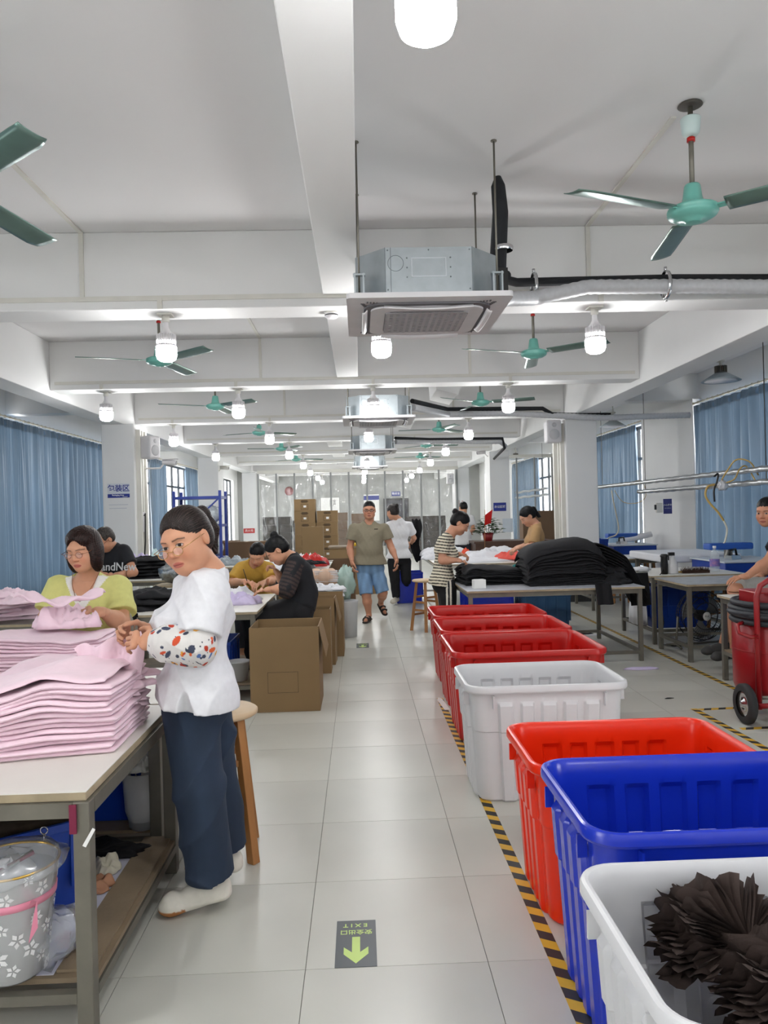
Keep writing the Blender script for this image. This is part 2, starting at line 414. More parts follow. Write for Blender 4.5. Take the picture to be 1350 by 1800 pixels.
rod('cream rod above the right edge curtain', XR-.14, 6.0, 12.3)
curtain('blue curtain right of the right pillar, pulled in near its foot', XR-.14, 14.9, 19.0, seed=5, side=-1)
rod('cream rod above the curtain right of the pillar', XR-.14, 14.6, 19.2)
curtain('far blue curtain left of the right pillar', XR-.14, 23.2, 27.0, seed=6, side=-1)
rod('cream rod above the far right curtain', XR-.14, 22.9, 27.2)

# ---------------------------------------------------------------- bulbs
def bulb(label, x, y, z=ZB):
    t = thing('led_bulb', label, 'lamp', (x, y, z), group='round LED bulbs under the beams')
    return t
b0 = bulb('', .2, 1.95)
MB().box(-.05, .05, -.05, .05, -.012, 0).lathe([(.0, -.012), (.026, -.012), (.026, -.05), (.02, -.06), (0, -.06)], 16).build('holder', M_conduit, b0)
mb = MB().lathe([(.018, -.05), (.02, -.1), (.035, -.13), (.058, -.15), (.06, -.2), (.0, -.2)], 24)
for k in range(24):
    mb.box(.056, .068, -.0022, .0022, -.235, -.15, M=Matrix.Rotation(2*math.pi*k/24, 4, 'Z'))
mb.lathe([(.058, -.22), (.07, -.23), (.07, -.238), (.05, -.238)], 24)
mb.build('heat_sink', M_acwhite, b0)
MB().lathe([(.0, -.2378), (.069, -.2378), (.071, -.25), (.071, -.30), (.062, -.33), (.04, -.345), (0, -.348)], 28).build('diffuser', M_glow, b0)
ordn = {0: 'beam behind the camera', 1: 'front top edge beam', 2: 'nearest full cross beam', 3: 'second cross beam', 4: 'third cross beam', 5: 'fourth cross beam', 6: 'fifth cross beam', 7: 'sixth cross beam', 8: 'beam at the film curtain', 9: 'beam behind the film curtain'}
coln = {-3.05: 'far left bulb', -1.45: 'left bulb', .2: 'middle bulb', 1.87: 'right bulb'}
first = True
for k, y in enumerate(BY):
    for x in (-3.05, -1.45, .2, 1.87):
        if x == -3.05 and k in (0, 1, 2, 6, 7, 8, 9): continue
        if k in (0, 1) and x != .2: pass
        jx = 0 if k < 4 else .06*(hsh(k, x)-.5)
        lab = 'glowing white LED %s under the %s' % (coln[x], ordn[k])
        yy = y+.16
        if x == .2 and k == 1:
            b0['label'] = lab; continue
        dup(b0, (x+jx, yy, ZB), label=lab)
b0.location = (.2, 1.96, ZB)
for o in [x for x in bpy.data.objects if x.name.startswith('led_bulb')]: o.scale = (1.1, 1.1, 1.04)

# unlit cone pendants in the window aisles
def pendant(label, x, y, z):
    t = thing('pendant_lamp', label, 'lamp', (x, y, z), group='unlit cone pendant lamps')
    MB().lathe([(0, 0), (.05, 0), (.05, -.02), (.02, -.03), (.02, -.07), (0, -.07)], 14).build('holder', M_conduit, t)
    MB().tube([(0, 0, 0), (0, 0, ZC-z)], .012, 8).build('stem', M_conduit, t)
    mb = MB()
    for k in range(18): mb.box(.02, .075, -.004, .004, -.15, -.07, M=Matrix.Rotation(2*math.pi*k/18, 4, 'Z'))
    mb.lathe([(.03, -.07), (.05, -.1), (.05, -.15)], 14); mb.build('heat_sink', M_steel, t)
    MB().lathe([(.06, -.15), (.08, -.16), (.24, -.26), (.235, -.262), (.075, -.17)], 28).build('shade', M_zinc, t)
    MB().lathe([(0, -.2), (.1, -.2), (.2, -.262), (0, -.27)], 24).build('diffuser', M_whc, t)
pendant('unlit metal cone pendant before the right edge curtain', *at(1267, 655, 9.6)[:2], 3.3)
pendant('small unlit cone pendant in the aisle behind the right pillar', 4.6, 13.8, 3.2)
pendant('small far cone pendant left of the far right curtain', 4.6, 22.5, 3.2)

# ---------------------------------------------------------------- ceiling fans
def fan(label, x, y, ang, drop=.62, first=None):
    if first is not None: return dup(first, (x, y, ZC), ang, label)
    t = thing('ceiling_fan', label, 'ceiling fan', (x, y, ZC), ang, 'green ceiling fans')
    MB().lathe([(0, 0), (.06, 0), (.065, -.008), (.05, -.014), (.0, -.014)], 20).build('ceiling_plate', mat('rusty_iron', (88, 84, 78), .6, metal=.5), t)
    MB().lathe([(0, -.075), (.05, -.075), (.053, -.08), (.045, -.155), (.03, -.172), (0, -.175)], 24).build('canopy', mat('canopy_pale', (196, 214, 212), .4), t)
    MB().tube([(0, 0, 0), (0, 0, -.5)], .0135, 12).build('rod', M_steel, t)
    MB().lathe([(0, -.18), (.022, -.18), (.022, -.2), (0, -.2)], 12).build('red_clip', M_red, t)
    MB().lathe([(0, -.43), (.036, -.43), (.042, -.44), (.05, -.5), (.058, -.53), (.07, -.54), (0, -.54)], 28).build('bell_cover', M_green, t)
    MB().lathe([(.03, -.54), (.1, -.545), (.128, -.558), (.132, -.57), (.126, -.575), (.131, -.585), (.122, -.6), (.09, -.618), (.045, -.624), (.044, -.63), (.03, -.633), (0, -.633)], 40).build('motor_housing', M_green, t)
    for k in range(3):
        M = Matrix.Rotation(R(120*k), 4, 'Z') @ Matrix.Translation((0, 0, -.572)) @ Matrix.Rotation(R(-12), 4, 'X')
        MB().box(.12, .2, -.02, .02, -.004, .002, M=M).box(.18, .2, -.045, .045, -.004, .002, M=M).build('blade_arm', M_green, t)
        def bl(u, v):
            xx = .17+.61*u; hw = .066+.006*u
            if u > .88: hw *= (1-(u-.88)*1.2)
            yy = (v-.5)*2*hw-.02*max(0, u-.9)*4; zz = -.006*(1-(2*v-1)**2)*1.0
            return tuple(M @ Vector((xx, yy, zz)))
        MB().grid(bl, 16, 6).build('blade', M_blade, t, solid=.004)
    return t
f1 = fan('nearest green ceiling fan, upper right, with rusty ceiling plate', 1.82, 4.08, 81)
for (lab, x, y, a) in (('green ceiling fan cut by the left edge of the view', -1.87, 3.66, 80), ('green ceiling fan behind the nearest air unit, right of it', 1.79, 7.73, 80),
                       ('green ceiling fan half hidden behind the left lit bulb', -1.95, 7.75, 79), ('green ceiling fan left of the second air unit', -2.0, 11.0, 83),
                       ('green ceiling fan right of the second air unit', 1.79, 11.17, 101), ('far green ceiling fan left of the third air unit', -1.85, 14.6, 35),
                       ('far green ceiling fan right of the third air unit', 1.55, 14.7, 50), ('distant green fan left, before the film curtain', -1.8, 18.2, 70),
                       ('distant green fan right, before the film curtain', 1.6, 18.2, 10), ('most distant green fan on the right', 1.75, 21.8, 40), ('most distant green fan on the left', -1.75, 21.8, 20)):
    fan(lab, x, y, a, first=f1)
# ---------------------------------------------------------------- ceiling cassette air units
def cassette(label, x, y, z=2.70):
    t = thing('air_conditioner', label, 'air conditioner', (x, y, z), group='ceiling cassette air units')
    ch = .17; a = .42
    oc = lambda a, ch: [(-a+ch, -a), (a-ch, -a), (a, -a+ch), (a, a-ch), (a-ch, a), (-a+ch, a), (-a, a-ch), (-a, -a+ch)]
    body = MB().prism(oc(a, ch), .03, .30)
    body.build('casing', M_zinc, t)
    ml = mat('zinc_light', (206, 212, 216), .35, metal=.6); md = mat('zinc_seam', (120, 128, 132), .5)
    pf = MB(); pf.box(-.1, .1, -a-.004, -a, .13, .135); pf.box(-.1, .1, -a-.004, -a, .235, .24); pf.box(-.1, -.095, -a-.004, -a, .13, .24); pf.box(.095, .1, -a-.004, -a, .13, .24); pf.build('cover_plate', ml, t)
    kn = MB().tube([(-.19+.045*math.cos(k*math.pi/12), -a-.001, .21+.045*math.sin(k*math.pi/12)) for k in range(25)], .0018, 5, cap=False); kn.build('knockout', md, t)
    MB().box(-a+ch-.003, -a+ch+.003, -a-.003, -a, .03, .3).build('seam', md, t); MB().box(a-ch-.003, a-ch+.003, -a-.003, -a, .03, .3).build('seam', md, t); MB().box(-a+ch+.03, -a+ch+.034, -a-.002, -a, .03, .3).build('seam', md, t)
    sk = MB()
    for xx, zz in ((-.235, .285), (0, .285), (.235, .285), (-.235, .06), (.235, .06), (-.125, .24), (-.125, .185), (-.125, .13), (.125, .24), (.125, .185), (.125, .13)): sk.lathe([(0, 0), (.005, 0), (.004, .003), (0, .003)], 8, c=(xx, -a, zz), M=Matrix.Rotation(R(90), 4, 'X'))
    sk.build('screws', md, t)['kind'] = 'stuff'
    # brackets and rods
    for sx in (-1, 1):
        for sy in (-1, 1):
            bx, by = sx*.40, sy*.37 if sy > 0 else -.37
            MB().tube([(bx, by, .06), (bx, by, ZC-z)], .006, 8).lathe([(0, ZC-z-.006), (.018, ZC-z-.006), (.018, ZC-z), (0, ZC-z)], 8, c=(bx, by, 0)).build('hanging_rod', M_steel, t)
            MB().box(bx-.035, bx+.035, by-.02, by+.02, .155, .165).box(bx-.03, bx-.02, by-.03, by+.03, .02, .165).box(bx+.02, bx+.03, by-.03, by+.03, .02, .165).build('bracket', M_zinc, t)
    # panel: frame with four slots and centre grille
    P = .475
    rr = lambda h, r, n=5: [(sx*(h-r)+r*math.cos(R(q)), sy*(h-r)+r*math.sin(R(q))) for sx, sy, q0 in ((1, 1, 0), (-1, 1, 90), (-1, -1, 180), (1, -1, 270)) for q in [q0+90*i/n for i in range(n+1)]]
    MB().prism(rr(P, .03), -.0, .03).build('panel', M_acwhite, t)
    MB().prism(rr(.375, .12), -.012, .002).build('outlet_ring', mat('outlet_dark', (96, 94, 98), .6), t)
    MB().prism(rr(.335, .09), -.022, .0).build('centre_plate', M_acwhite, t)
    MB().prism(rr(.25, .05), -.026, -.02).build('grille_back', mat('grille_grey', (120, 118, 122), .6), t)
    g = MB()
    for k in range(-6, 7):
        g.box(-.245, .245, k*.038-.011, k*.038+.011, -.032, -.024); g.box(k*.038-.009, k*.038+.009, -.245, .245, -.032, -.024)
    g.build('grille', mat('grille_mid', (168, 166, 170), .5), t)
    for k in range(4):
        M = Matrix.Rotation(R(90*k), 4, 'Z')
        fl_ = MB(); fl_.grid(lambda u, v: tuple(M @ Vector(((u-.5)*.52, -.355-.03*v, -.012-.02*math.sin(v*2)-.012*math.sin(u*math.pi)))), 14, 4)
        fl_.build('louvre', mat('louvre_white', (228, 226, 228), .4), t, solid=.006)
        vt = MB()
        for q in range(5): vt.box(-.36+q*.018, -.35+q*.018, -.395+q*.006, -.372+q*.006, -.004, .002, M=M); vt.box(.35-q*.018, .36-q*.018, -.395+q*.006, -.372+q*.006, -.004, .002, M=M)
        vt.build('vent_slots', MATS['outlet_dark'], t)
    return t
ac1 = cassette('nearest ceiling cassette air unit with grey metal casing', .43, 4.83)
dup(ac1, (.28, 10.45, 2.72), label='second ceiling cassette air unit from the front')
dup(ac1, (.28, 15.4, 2.70), label='third ceiling cassette air unit from the front')
dup(ac1, (.3, 21.0, 2.72), label='farthest ceiling cassette air unit before the film curtain')
def duct(pts, r, name, label, mt, rings=True, step=.032):
    t = thing(name, label, 'pipe', pts[0])
    p0 = np.array(pts[0]); P = []
    P0 = [np.array(p)-p0 for p in pts]
    for i in range(len(P0)-1):
        n = max(1, int(np.linalg.norm(P0[i+1]-P0[i])/step))
        for k in range(n): P.append(P0[i]+(P0[i+1]-P0[i])*k/n)
    P.append(P0[-1])
    rs = [r*(1+(.09 if (k % 2 and rings) else 0)) for k in range(len(P))]
    MB().tube(P, rs, 14).build('hose', mt, t)
    return t
M_duct = mat('wrapped_duct', (200, 201, 204), .5, metal=.0, var=.12, scale=30)
duct([(.92, 5.1, 2.86), (1.05, 5.3, 2.94), (1.3, 5.55, 3.01), (1.7, 5.6, 3.1), (2.4, 5.62, 3.1), (3.3, 5.62, 3.08), (3.44, 5.62, 3.08)], .05, 'drain_duct', 'pale wrapped drain duct running right from the nearest air unit', M_duct)
duct([(.97, 4.9, 2.98), (.98, 5.5, 3.16), (1.2, 5.68, 3.165), (2.4, 5.68, 3.175), (3.44, 5.68, 3.16)], .032, 'refrigerant_pipe', 'black foam pipe above the pale duct at the nearest air unit', M_dark, False, .2)
duct([(.95, 4.75, 2.86), (.95, 4.8, 3.1), (.93, 5.0, 3.42), (.93, 5.05, 3.5)], [.05], 'pipe_lagging', 'thick black foam lagging rising behind the nearest air unit', M_dark, False, 9) if False else None
t = thing('pipe_lagging', 'thick black foam lagging rising from the nearest air unit to the ceiling', 'pipe', (.95, 4.85, 2.74))
MB().tube([(-.03, .1, .1), (-.03, .06, .3), (-.02, -.02, .62), (-.03, -.02, .78), (-.03, -.02, .84)], [.055, .055, .05, .045, .02], 12).build('upright', M_dark, t)
MB().box(-.085, .012, -.05, .10, .09, .26).build('pump_box', M_black, t)
MB().lathe([(.056, .38), (.06, .39), (.06, .40), (.056, .41)], 14).build('band', M_knob, t)
duct([(.75, 10.4, 2.9), (1.4, 11.9, 2.98), (2.4, 12.0, 2.99), (3.2, 12.05, 2.94), (3.9, 12.08, 2.9), (5.3, 12.2, 2.93)], .045, 'drain_duct', 'pale drain duct of the second air unit crossing to the right wall', M_duct)
duct([(.75, 10.5, 3.0), (1.4, 11.95, 3.07), (2.9, 12.02, 3.06), (3.05, 12.03, 2.97), (3.3, 12.1, 2.965), (4.0, 12.12, 2.95)], .032, 'refrigerant_pipe', 'black foam pipe stepping down beside the right pillar top', M_dark, False, .3)
duct([(.75, 15.4, 2.9), (1.5, 16.2, 2.95), (3.0, 16.25, 2.93), (3.25, 17, 2.9)], .045, 'drain_duct', 'short pale duct from the third air unit', M_duct)
duct([(.75, 15.45, 2.98), (1.5, 16.2, 3.01), (3.05, 16.25, 3.0), (3.1, 16.3, 2.8), (3.4, 19.3, 2.78)], .03, 'refrigerant_pipe', 'black foam pipe of the third air unit', M_dark, False, .3)
for x in (1.32, 2.3):
    t = thing('pipe_clamp', 'galvanised clamp ring on the near duct, %s' % ('left one' if x < 2 else 'right one'), 'clamp', (x, 5.64, 3.12))
    MB().lathe([(.085, -.012), (.09, -.012), (.09, .012), (.085, .012), (.085, -.012)], 20, M=Matrix.Rotation(R(90), 4, 'Y') @ Matrix.Scale(1.15, 4, (1, 0, 0))).build('ring', M_knob, t)
    MB().tube([(0, 0, .1), (0, 0, .13)], .012, 8).build('bolt', M_knob, t); MB().tube([(0, 0, -.1), (0, 0, -.125)], .012, 8).build('bolt', M_knob, t)
# smoke detectors
for (x, lab, y) in ((-.18, 'white smoke detector under the nearest cross beam', 6.0),):
    t = thing('smoke_detector', lab, 'smoke detector', (x, y, ZB))
    MB().lathe([(0, 0), (.055, 0), (.055, -.012), (0, -.012)], 24).build('base', M_conduit, t)
    MB().lathe([(.05, -.012), (.052, -.03), (.04, -.045), (.015, -.052), (0, -.052)], 24).build('cover', M_acwhite, t)
    MB().lathe([(.0525, -.02), (.0535, -.024), (.0525, -.028)], 24).build('slot', M_black, t)
# wall speakers, cameras
def speaker(label, x, y, z, rz):
    t = thing('wall_speaker', label, 'speaker', (x, y, z), rz, 'white wall speakers')
    MB().box(-.12, .12, -.11, .11, -.18, .18).build('cabinet', M_acwhite, t, bevel=.03)
    MB().lathe([(0, 0), (.085, 0), (.08, .006), (0, .004)], 24, c=(0, -.111, -.05), M=Matrix.Rotation(R(90), 4, 'X')).lathe([(0, 0), (.035, 0), (.03, .005), (0, .004)], 16, c=(0, -.111, .1), M=Matrix.Rotation(R(90), 4, 'X')).build('driver_cover', mat('speaker_grey', (196, 196, 198), .5), t)
    MB().box(-.02, .02, .1, .2, -.03, .03).build('bracket', M_conduit, t)
speaker('white wall speaker on the left face of the right pillar', 3.12, 12.3, 2.72, 0)
speaker('white wall speaker on the sign pillar, left', -3.3, 12.4, 2.62, 60)
speaker('distant white wall speaker on the far pillar, right', 3.12, 26.4, 2.6, 0)
def cctv(label, p, rz, mt, bl=.16):
    t = thing('security_camera', label, 'security camera', p, rz)
    MB().tube([(0, .02, 0), (0, -.2, -.02)], .042, 14).build('body', mt, t)
    MB().box(-.05, .05, -.24, .03, .035, .045).build('sun_shield', mt, t)
    MB().tube([(0, -.2, -.02), (0, -.206, -.021)], .034, 14).build('lens', M_black, t)
    MB().tube([(0, 0, -.03), (0, .06, -.1), (0, bl, -.1)], .015, 8).build('bracket', mt, t)
cctv('white bullet security camera beside the sign pillar', at(288, 812, 12.6), 90, M_acwhite, .3)
cctv('dark lensed security camera on the second left pillar', at(388, 822, 19.5), 90, M_conduit, .2)
cctv('small dark security camera under the ceiling at the right', at(852, 795, 19.6), -90, M_acwhite, .4)
# ---------------------------------------------------------------- tubs
def rring(a, b2, r, n=8, m=60):
    """points round a rounded rectangle: x, y, nx, ny, side coordinate -1..1 or None at corners, side id"""
    P = []
    segs = [((-a+r, -b2), (a-r, -b2), (0, -1), 0), ((a, -b2+r), (a, b2-r), (1, 0), 1), ((a-r, b2), (-a+r, b2), (0, 1), 2), ((-a, b2-r), (-a, -b2+r), (-1, 0), 3)]
    cs = [(a-r, -b2+r, -90), (a-r, b2-r, 0), (-a+r, b2-r, 90), (-a+r, -b2+r, 180)]
    for (p, q, nn, sd), (cx, cy, a0) in zip(segs, cs):
        mm = m if sd in (0, 2) else m*2//3
        for k in range(mm):
            t = k/mm; P.append((p[0]+(q[0]-p[0])*t, p[1]+(q[1]-p[1])*t, nn[0], nn[1], t, sd))
        for k in range(n):
            an = R(a0+90*k/n); P.append((cx+r*math.cos(an), cy+r*math.sin(an), math.cos(an), math.sin(an), None, sd))
    return P
def tub(label, x0, x1, y0, y1, H, mt, ribs=(5, 4), rz=0):
    a, b2 = (x1-x0)/2-.035, (y1-y0)/2-.035
    t = thing('storage_tub', label, 'tub', ((x0+x1)/2, (y0+y1)/2, 0), rz)
    ring = rring(a, b2, .075)
    def rib(tt, sd):
        if tt is None: return 0
        n = ribs[0] if sd in (0, 2) else ribs[1]; w = (tt-.06)/.88*n
        if w < 0 or w > n: return 0
        f = abs((w % 1)-.5)*2
        return max(0, min(1, (.66-f)/.10))
    def P(pt, z, off, rb=True, base=0):
        x, y, nx, ny, tt, sd = pt
        k = z/H; tap = -.075*(1-k)
        zr = max(0, min(1, (H-.085-z)/.02)) if rb else 0
        o = off+.018*rib(tt, sd)*zr - (.007 if z < H*.60 else 0)+base
        return (x+nx*(o+tap*(abs(nx) if abs(nx) > .01 else 0))+0, y+ny*(o+tap), z) if False else (x*(1-.085*(1-k))+nx*o, y*(1-.085*(1-k))+ny*o, z)
    zs = [.0, .012, .05, H*.3, H*.595, H*.605, H*.75, H-.106, H-.098, H-.09, H-.086, H-.06, H-.045]
    rows = [[P(p, z, 0 if z > .005 else -.012) for p in ring] for z in zs]
    rim = [(.006, H-.04), (.023, H-.04), (.028, H-.032), (.028, H-.012), (.024, H-.003), (.016, H), (.008, H-.002), (.002, H-.01), (-.003, H-.026)]
    rows += [[(p[0]+p[2]*o, p[1]+p[3]*o, z) for p in ring] for o, z in rim]
    rows += [[P(p, z, -.005) for p in ring] for z in zs[::-1][1:-1]]
    rows += [[P(p, .016, -.02) for p in ring]]
    mb = MB(); n = len(ring); vs = [v for r_ in rows for v in r_]; fs = []
    for i in range(len(rows)-1):
        for k in range(n): fs.append((i*n+k, i*n+(k+1) % n, (i+1)*n+(k+1) % n, (i+1)*n+k))
    fs.append(tuple(range(n))[::-1]); fs.append(tuple((len(rows)-1)*n+k for k in range(n)))
    mb.add(vs, fs, True); sh = mb.build('shell', mt, t, sharp=24)
    sh.modifiers.new('ws', 'WEIGHTED_NORMAL') if False else None
    for sx in (-1, 1):
        for sy in (-1, 1):
            m2 = MB()
            m2.box(sx*(a-.11)-.004, sx*(a-.11)+.004, sy*b2*.995 if sy > 0 else sy*b2*.995-.028, sy*b2*.995+.028 if sy > 0 else sy*b2*.995, H-.115, H-.05)
            m2.build('rim_bracket', mt, t); m2 = MB()
            m2.box(sx*a*.995 if sx > 0 else sx*a*.995-.028, sx*a*.995+.028 if sx > 0 else sx*a*.995, sy*(b2-.11)-.004, sy*(b2-.11)+.004, H-.115, H-.05)
            m2.build('rim_bracket', mt, t)
    return t
tub('red tub, farthest of the row beside the aisle', .60, 1.60, 6.53, 7.31, .6, M_red)
tub('red tub, second farthest in the row of tubs', .575, 1.585, 5.69, 6.48, .6, M_red)
tub('red tub just behind the frosted white tub', .55, 1.56, 4.80, 5.65, .6, M_red)
tub('frosted white tub between the three red tubs and the orange-red tub', .505, 1.365, 3.86, 4.49, .6, M_white)
tub('orange-red tub just behind the blue tub', .575, 1.44, 2.66, 3.28, .585, M_redo)
tub('deep blue tub behind the nearest white tub', .565, 1.50, 1.97, 2.625, .64, M_blue)
tub('nearest white tub holding bundles of dark brown garments', .495, 1.42, 1.27, 1.93, .6, M_white)

# ---------------------------------------------------------------- tables
def table(label, x0, x1, y0, y1, z, top=M_tabw, legw=.04, shelf=None, rails=(.12,), inset=.02, legs=None, th=.022, rz=0, leg_mat=None, cat='table', group=None):
    cx, cy = (x0+x1)/2, (y0+y1)/2; a, b2 = (x1-x0)/2, (y1-y0)/2; lm = leg_mat or M_steel
    t = thing('work_table', label, cat, (cx, cy, 0), rz, group)
    MB().box(-a, a, -b2, b2, z-.003, z).build('top_sheet', top, t)
    MB().box(-a+.001, a-.001, -b2+.001, b2-.001, z-th, z-.003).build('board', M_edge, t, bevel=.002)
    for sx in (-1, 1):
        for sy in (-1, 1):
            xx = sx*(a-inset-legw/2); yy = sy*(b2-inset-legw/2)
            MB().box(xx-legw/2, xx+legw/2, yy-legw/2, yy+legw/2, 0, z-th).build('leg', lm, t, bevel=.003)
    ai, bi = a-inset, b2-inset
    MB().box(-ai+legw, ai-legw, -bi, -bi+.03, z-th-.045, z-th-.001).build('apron', lm, t); MB().box(-ai+legw, ai-legw, bi-.03, bi, z-th-.045, z-th-.001).build('apron', lm, t)
    MB().box(-ai, -ai+.03, -bi+legw, bi-legw, z-th-.045, z-th-.001).build('apron', lm, t); MB().box(ai-.03, ai, -bi+legw, bi-legw, z-th-.045, z-th-.001).build('apron', lm, t)
    for rz_ in rails:
        MB().box(-ai+legw, ai-legw, -bi, -bi+.03, rz_-.03, rz_).build('rail', lm, t); MB().box(-ai+legw, ai-legw, bi-.03, bi, rz_-.03, rz_).build('rail', lm, t)
        MB().box(-ai, -ai+.03, -bi+legw, bi-legw, rz_-.03, rz_).build('rail', lm, t); MB().box(ai-.03, ai, -bi+legw, bi-legw, rz_-.03, rz_).build('rail', lm, t)
    if shelf: MB().box(-ai+.005, ai-.005, -bi+legw, bi-legw, shelf, shelf+.015).build('lower_shelf', M_oldwood, t)
    return t
t1 = table('front left work table with white top under the pink stacks', -2.5, -.815, 2.275, 3.30, .70, legw=.048, shelf=.125, rails=(.12,), inset=-.012, th=.028)
MB().box(.72, .832, -.45, .5, .141, .15).build('loose_plank', M_oldwood, t1)
MB().box(-.7, .715, -.46, .44, .1405, .1425).build('paper_lining', mat('violet_grey_paper', (206, 206, 222), .8), t1)
MB().box(.80, .82, -.534, -.528, .585, .668).build('tape_tag', mat('maroon', (120, 24, 60), .7), t1, ).location = (0, 0, 0)
MB().add([(.865, -.530, .6), (.873, -.530, .595), (.845, -.531, .545), (.835, -.531, .55)], [(0, 1, 2, 3)]).build('tape_tag', M_paper, t1, solid=.001)
table('left work table continuing behind the front one, in front of the woman in yellow-green', -2.5, -.86, 3.32, 4.12, .70, legw=.05, shelf=.125)
t2 = table('work table where the woman in sheer black sits', -2.15, -.845, 6.25, 7.65, .72, shelf=.12)
table('left rear work table with a crumpled pink heap', -4.1, -2.2, 5.9, 7.4, .72, top=M_steel)
table('table beside the sign pillar with black clothes and foil', -3.3, -1.95, 9.7, 10.9, .72, top=M_tabw)
table('far left table under wrapped bags by the blue rack', -2.75, -1.45, 11.6, 13.2, .74)
table('far middle table covered in red and clear bags', -1.4, -.45, 10.6, 12.6, .74, top=M_tabw)
tr = table('right work table carrying the tall black stack', 1.0, 2.72, 7.35, 8.75, .72, top=mat('grey_top', (196, 198, 206), .3), rails=(.1,))
table('white framed table behind the woman in stripes with white bundles', 1.0, 2.7, 10.3, 13.6, .78, leg_mat=M_conduit)
table('small steel table nearest the red wheeled tank', 3.02, 3.8, 5.65, 6.5, .72, shelf=.25, rails=(.25,))
table('steel table with worn mottled top in the right rear group', 3.06, 3.95, 7.2, 8.0, .74, top=mat('mottled_top', (172, 176, 182), .4, var=.35, scale=14), rails=(.16,))
table('steel table with spray bottle and hairy brush, behind the mottled one', 3.1, 4.15, 8.2, 9.25, .74, rails=(.16,))
table('low bench table under cloth between pillar and ironing board', 3.3, 4.5, 11.05, 12.0, .74, top=M_whc, rails=(.2,))
table('table the seated man rests on at the right edge', 3.75, 5.0, 6.3, 7.1, .70, rails=(.15,))

# ---------------------------------------------------------------- stools
def stool(label, x, y, h=.66, r=.165, rz=0, first=None):
    if first: return dup(first, (x, y, 0), rz, label)
    t = thing('round_stool', label, 'stool', (x, y, 0), rz)
    MB().lathe([(0, h-.03), (r-.012, h-.03), (r, h-.022), (r, h-.008), (r-.012, h), (0, h+.001)], 36).build('seat', M_seat, t)
    for k in range(4):
        a = R(45+90*k); c, s = math.cos(a), math.sin(a)
        m2 = Matrix.Rotation(a, 4, 'Z')
        mb = MB(); mb.add([tuple(m2 @ Vector(p)) for p in [(.165, -.02, 0), (.205, -.02, 0), (.205, .02, 0), (.165, .02, 0), (.09, -.018, h-.03), (.125, -.018, h-.03), (.125, .018, h-.03), (.09, .018, h-.03)]], [(3, 2, 1, 0), (4, 5, 6, 7), (0, 1, 5, 4), (1, 2, 6, 5), (2, 3, 7, 6), (3, 0, 4, 7)])
        mb.build('leg', M_wood, t, bevel=.003)
    for k in range(4):
        for zz in ((.2, .42) if k % 2 else (.26, .36)):
            rr = (.185-.075*zz/h); a = R(90*k); m2 = Matrix.Rotation(a, 4, 'Z'); hw = rr*.707
            MB().box(hw-.008, hw+.008, -hw+.015, hw-.015, zz-.013, zz+.013, M=m2).build('rung', M_wood, t)
    return t
s1 = stool('round wooden stool behind the woman in the white T-shirt', -.64, 3.45, .64, rz=8)
stool('round wooden stool beside the woman in stripes', .80, 9.72, .6, rz=40, first=s1)
stool('wooden stool under the black-clad seated woman', -.62, 6.95, .5, rz=20, first=s1).scale = (1, 1, .83)
for i, (x, y, a) in enumerate(((4.0, 12.0, 10), (4.45, 11.95, 35), (4.25, 8.95, 20))):
    stool(('wooden stool under the cloth covered bench, left one', 'wooden stool under the cloth covered bench, right one', 'wooden stool behind the blue bin on the right')[i], x, y, rz=a, first=s1)

# ---------------------------------------------------------------- cardboard
def tall_box(label, x0, x1, y0, y1, H, rz=0, mt=M_card, flaps=True, printed=False, front_h=None):
    a, b2 = (x1-x0)/2, (y1-y0)/2; t = thing('cardboard_box', label, 'box', ((x0+x1)/2, (y0+y1)/2, 0), rz); w_ = .006
    fh = front_h or H
    MB().box(-a, a, -b2, -b2+w_, 0, fh).build('front_panel', mt, t); MB().box(-a, a, b2-w_, b2, 0, H).build('back_panel', mt, t)
    MB().box(-a, -a+w_, -b2+w_, b2-w_, 0, H).build('side_panel', mt, t); MB().box(a-w_, a, -b2+w_, b2-w_, 0, H).build('side_panel', mt, t)
    MB().box(-a+w_, a-w_, -b2+w_, b2-w_, 0, .012).build('base_panel', mt, t)
    if flaps:
        MB().add([(a, -b2+.02, H), (a, b2-.02, H), (a+.05, b2-.02, H-.22), (a+.05, -b2+.02, H-.24)], [(0, 1, 2, 3)]).build('flap', mt, t, solid=.005)
        MB().add([(-a+.01, b2, H), (a-.01, b2, H), (a-.01, b2+.04, H-.2), (-a+.01, b2+.04, H-.2)], [(0, 1, 2, 3)]).build('flap', mt, t, solid=.005)
    if printed:
        fr = MB(); y = -b2-.0006
        for (xa, xb, za, zb) in ((-.13, .1, .145, .147), (-.13, .1, .30, .302), (-.13, -.128, .145, .302), (.098, .1, .145, .302)):
            fr.box(xa, xb, y, -b2+.0004, za, zb)
        fr.build('printed_rectangle', M_ink, t)
    return t
tall_box('large open cardboard box with a printed rectangle beside the aisle', -.86, -.335, 5.88, 6.38, .64, printed=True)
tall_box('tall cardboard box just behind the printed one', -.60, -.30, 7.25, 7.5, .60, flaps=False)
tall_box('leaning tall carton, third behind the printed box', -.62, -.27, 7.66, 7.95, .66, flaps=True, rz=-2)
tall_box('tall carton, last before the walking man, full of wrapped white clothes', -.60, -.2, 8.1, 8.65, .68, flaps=False)
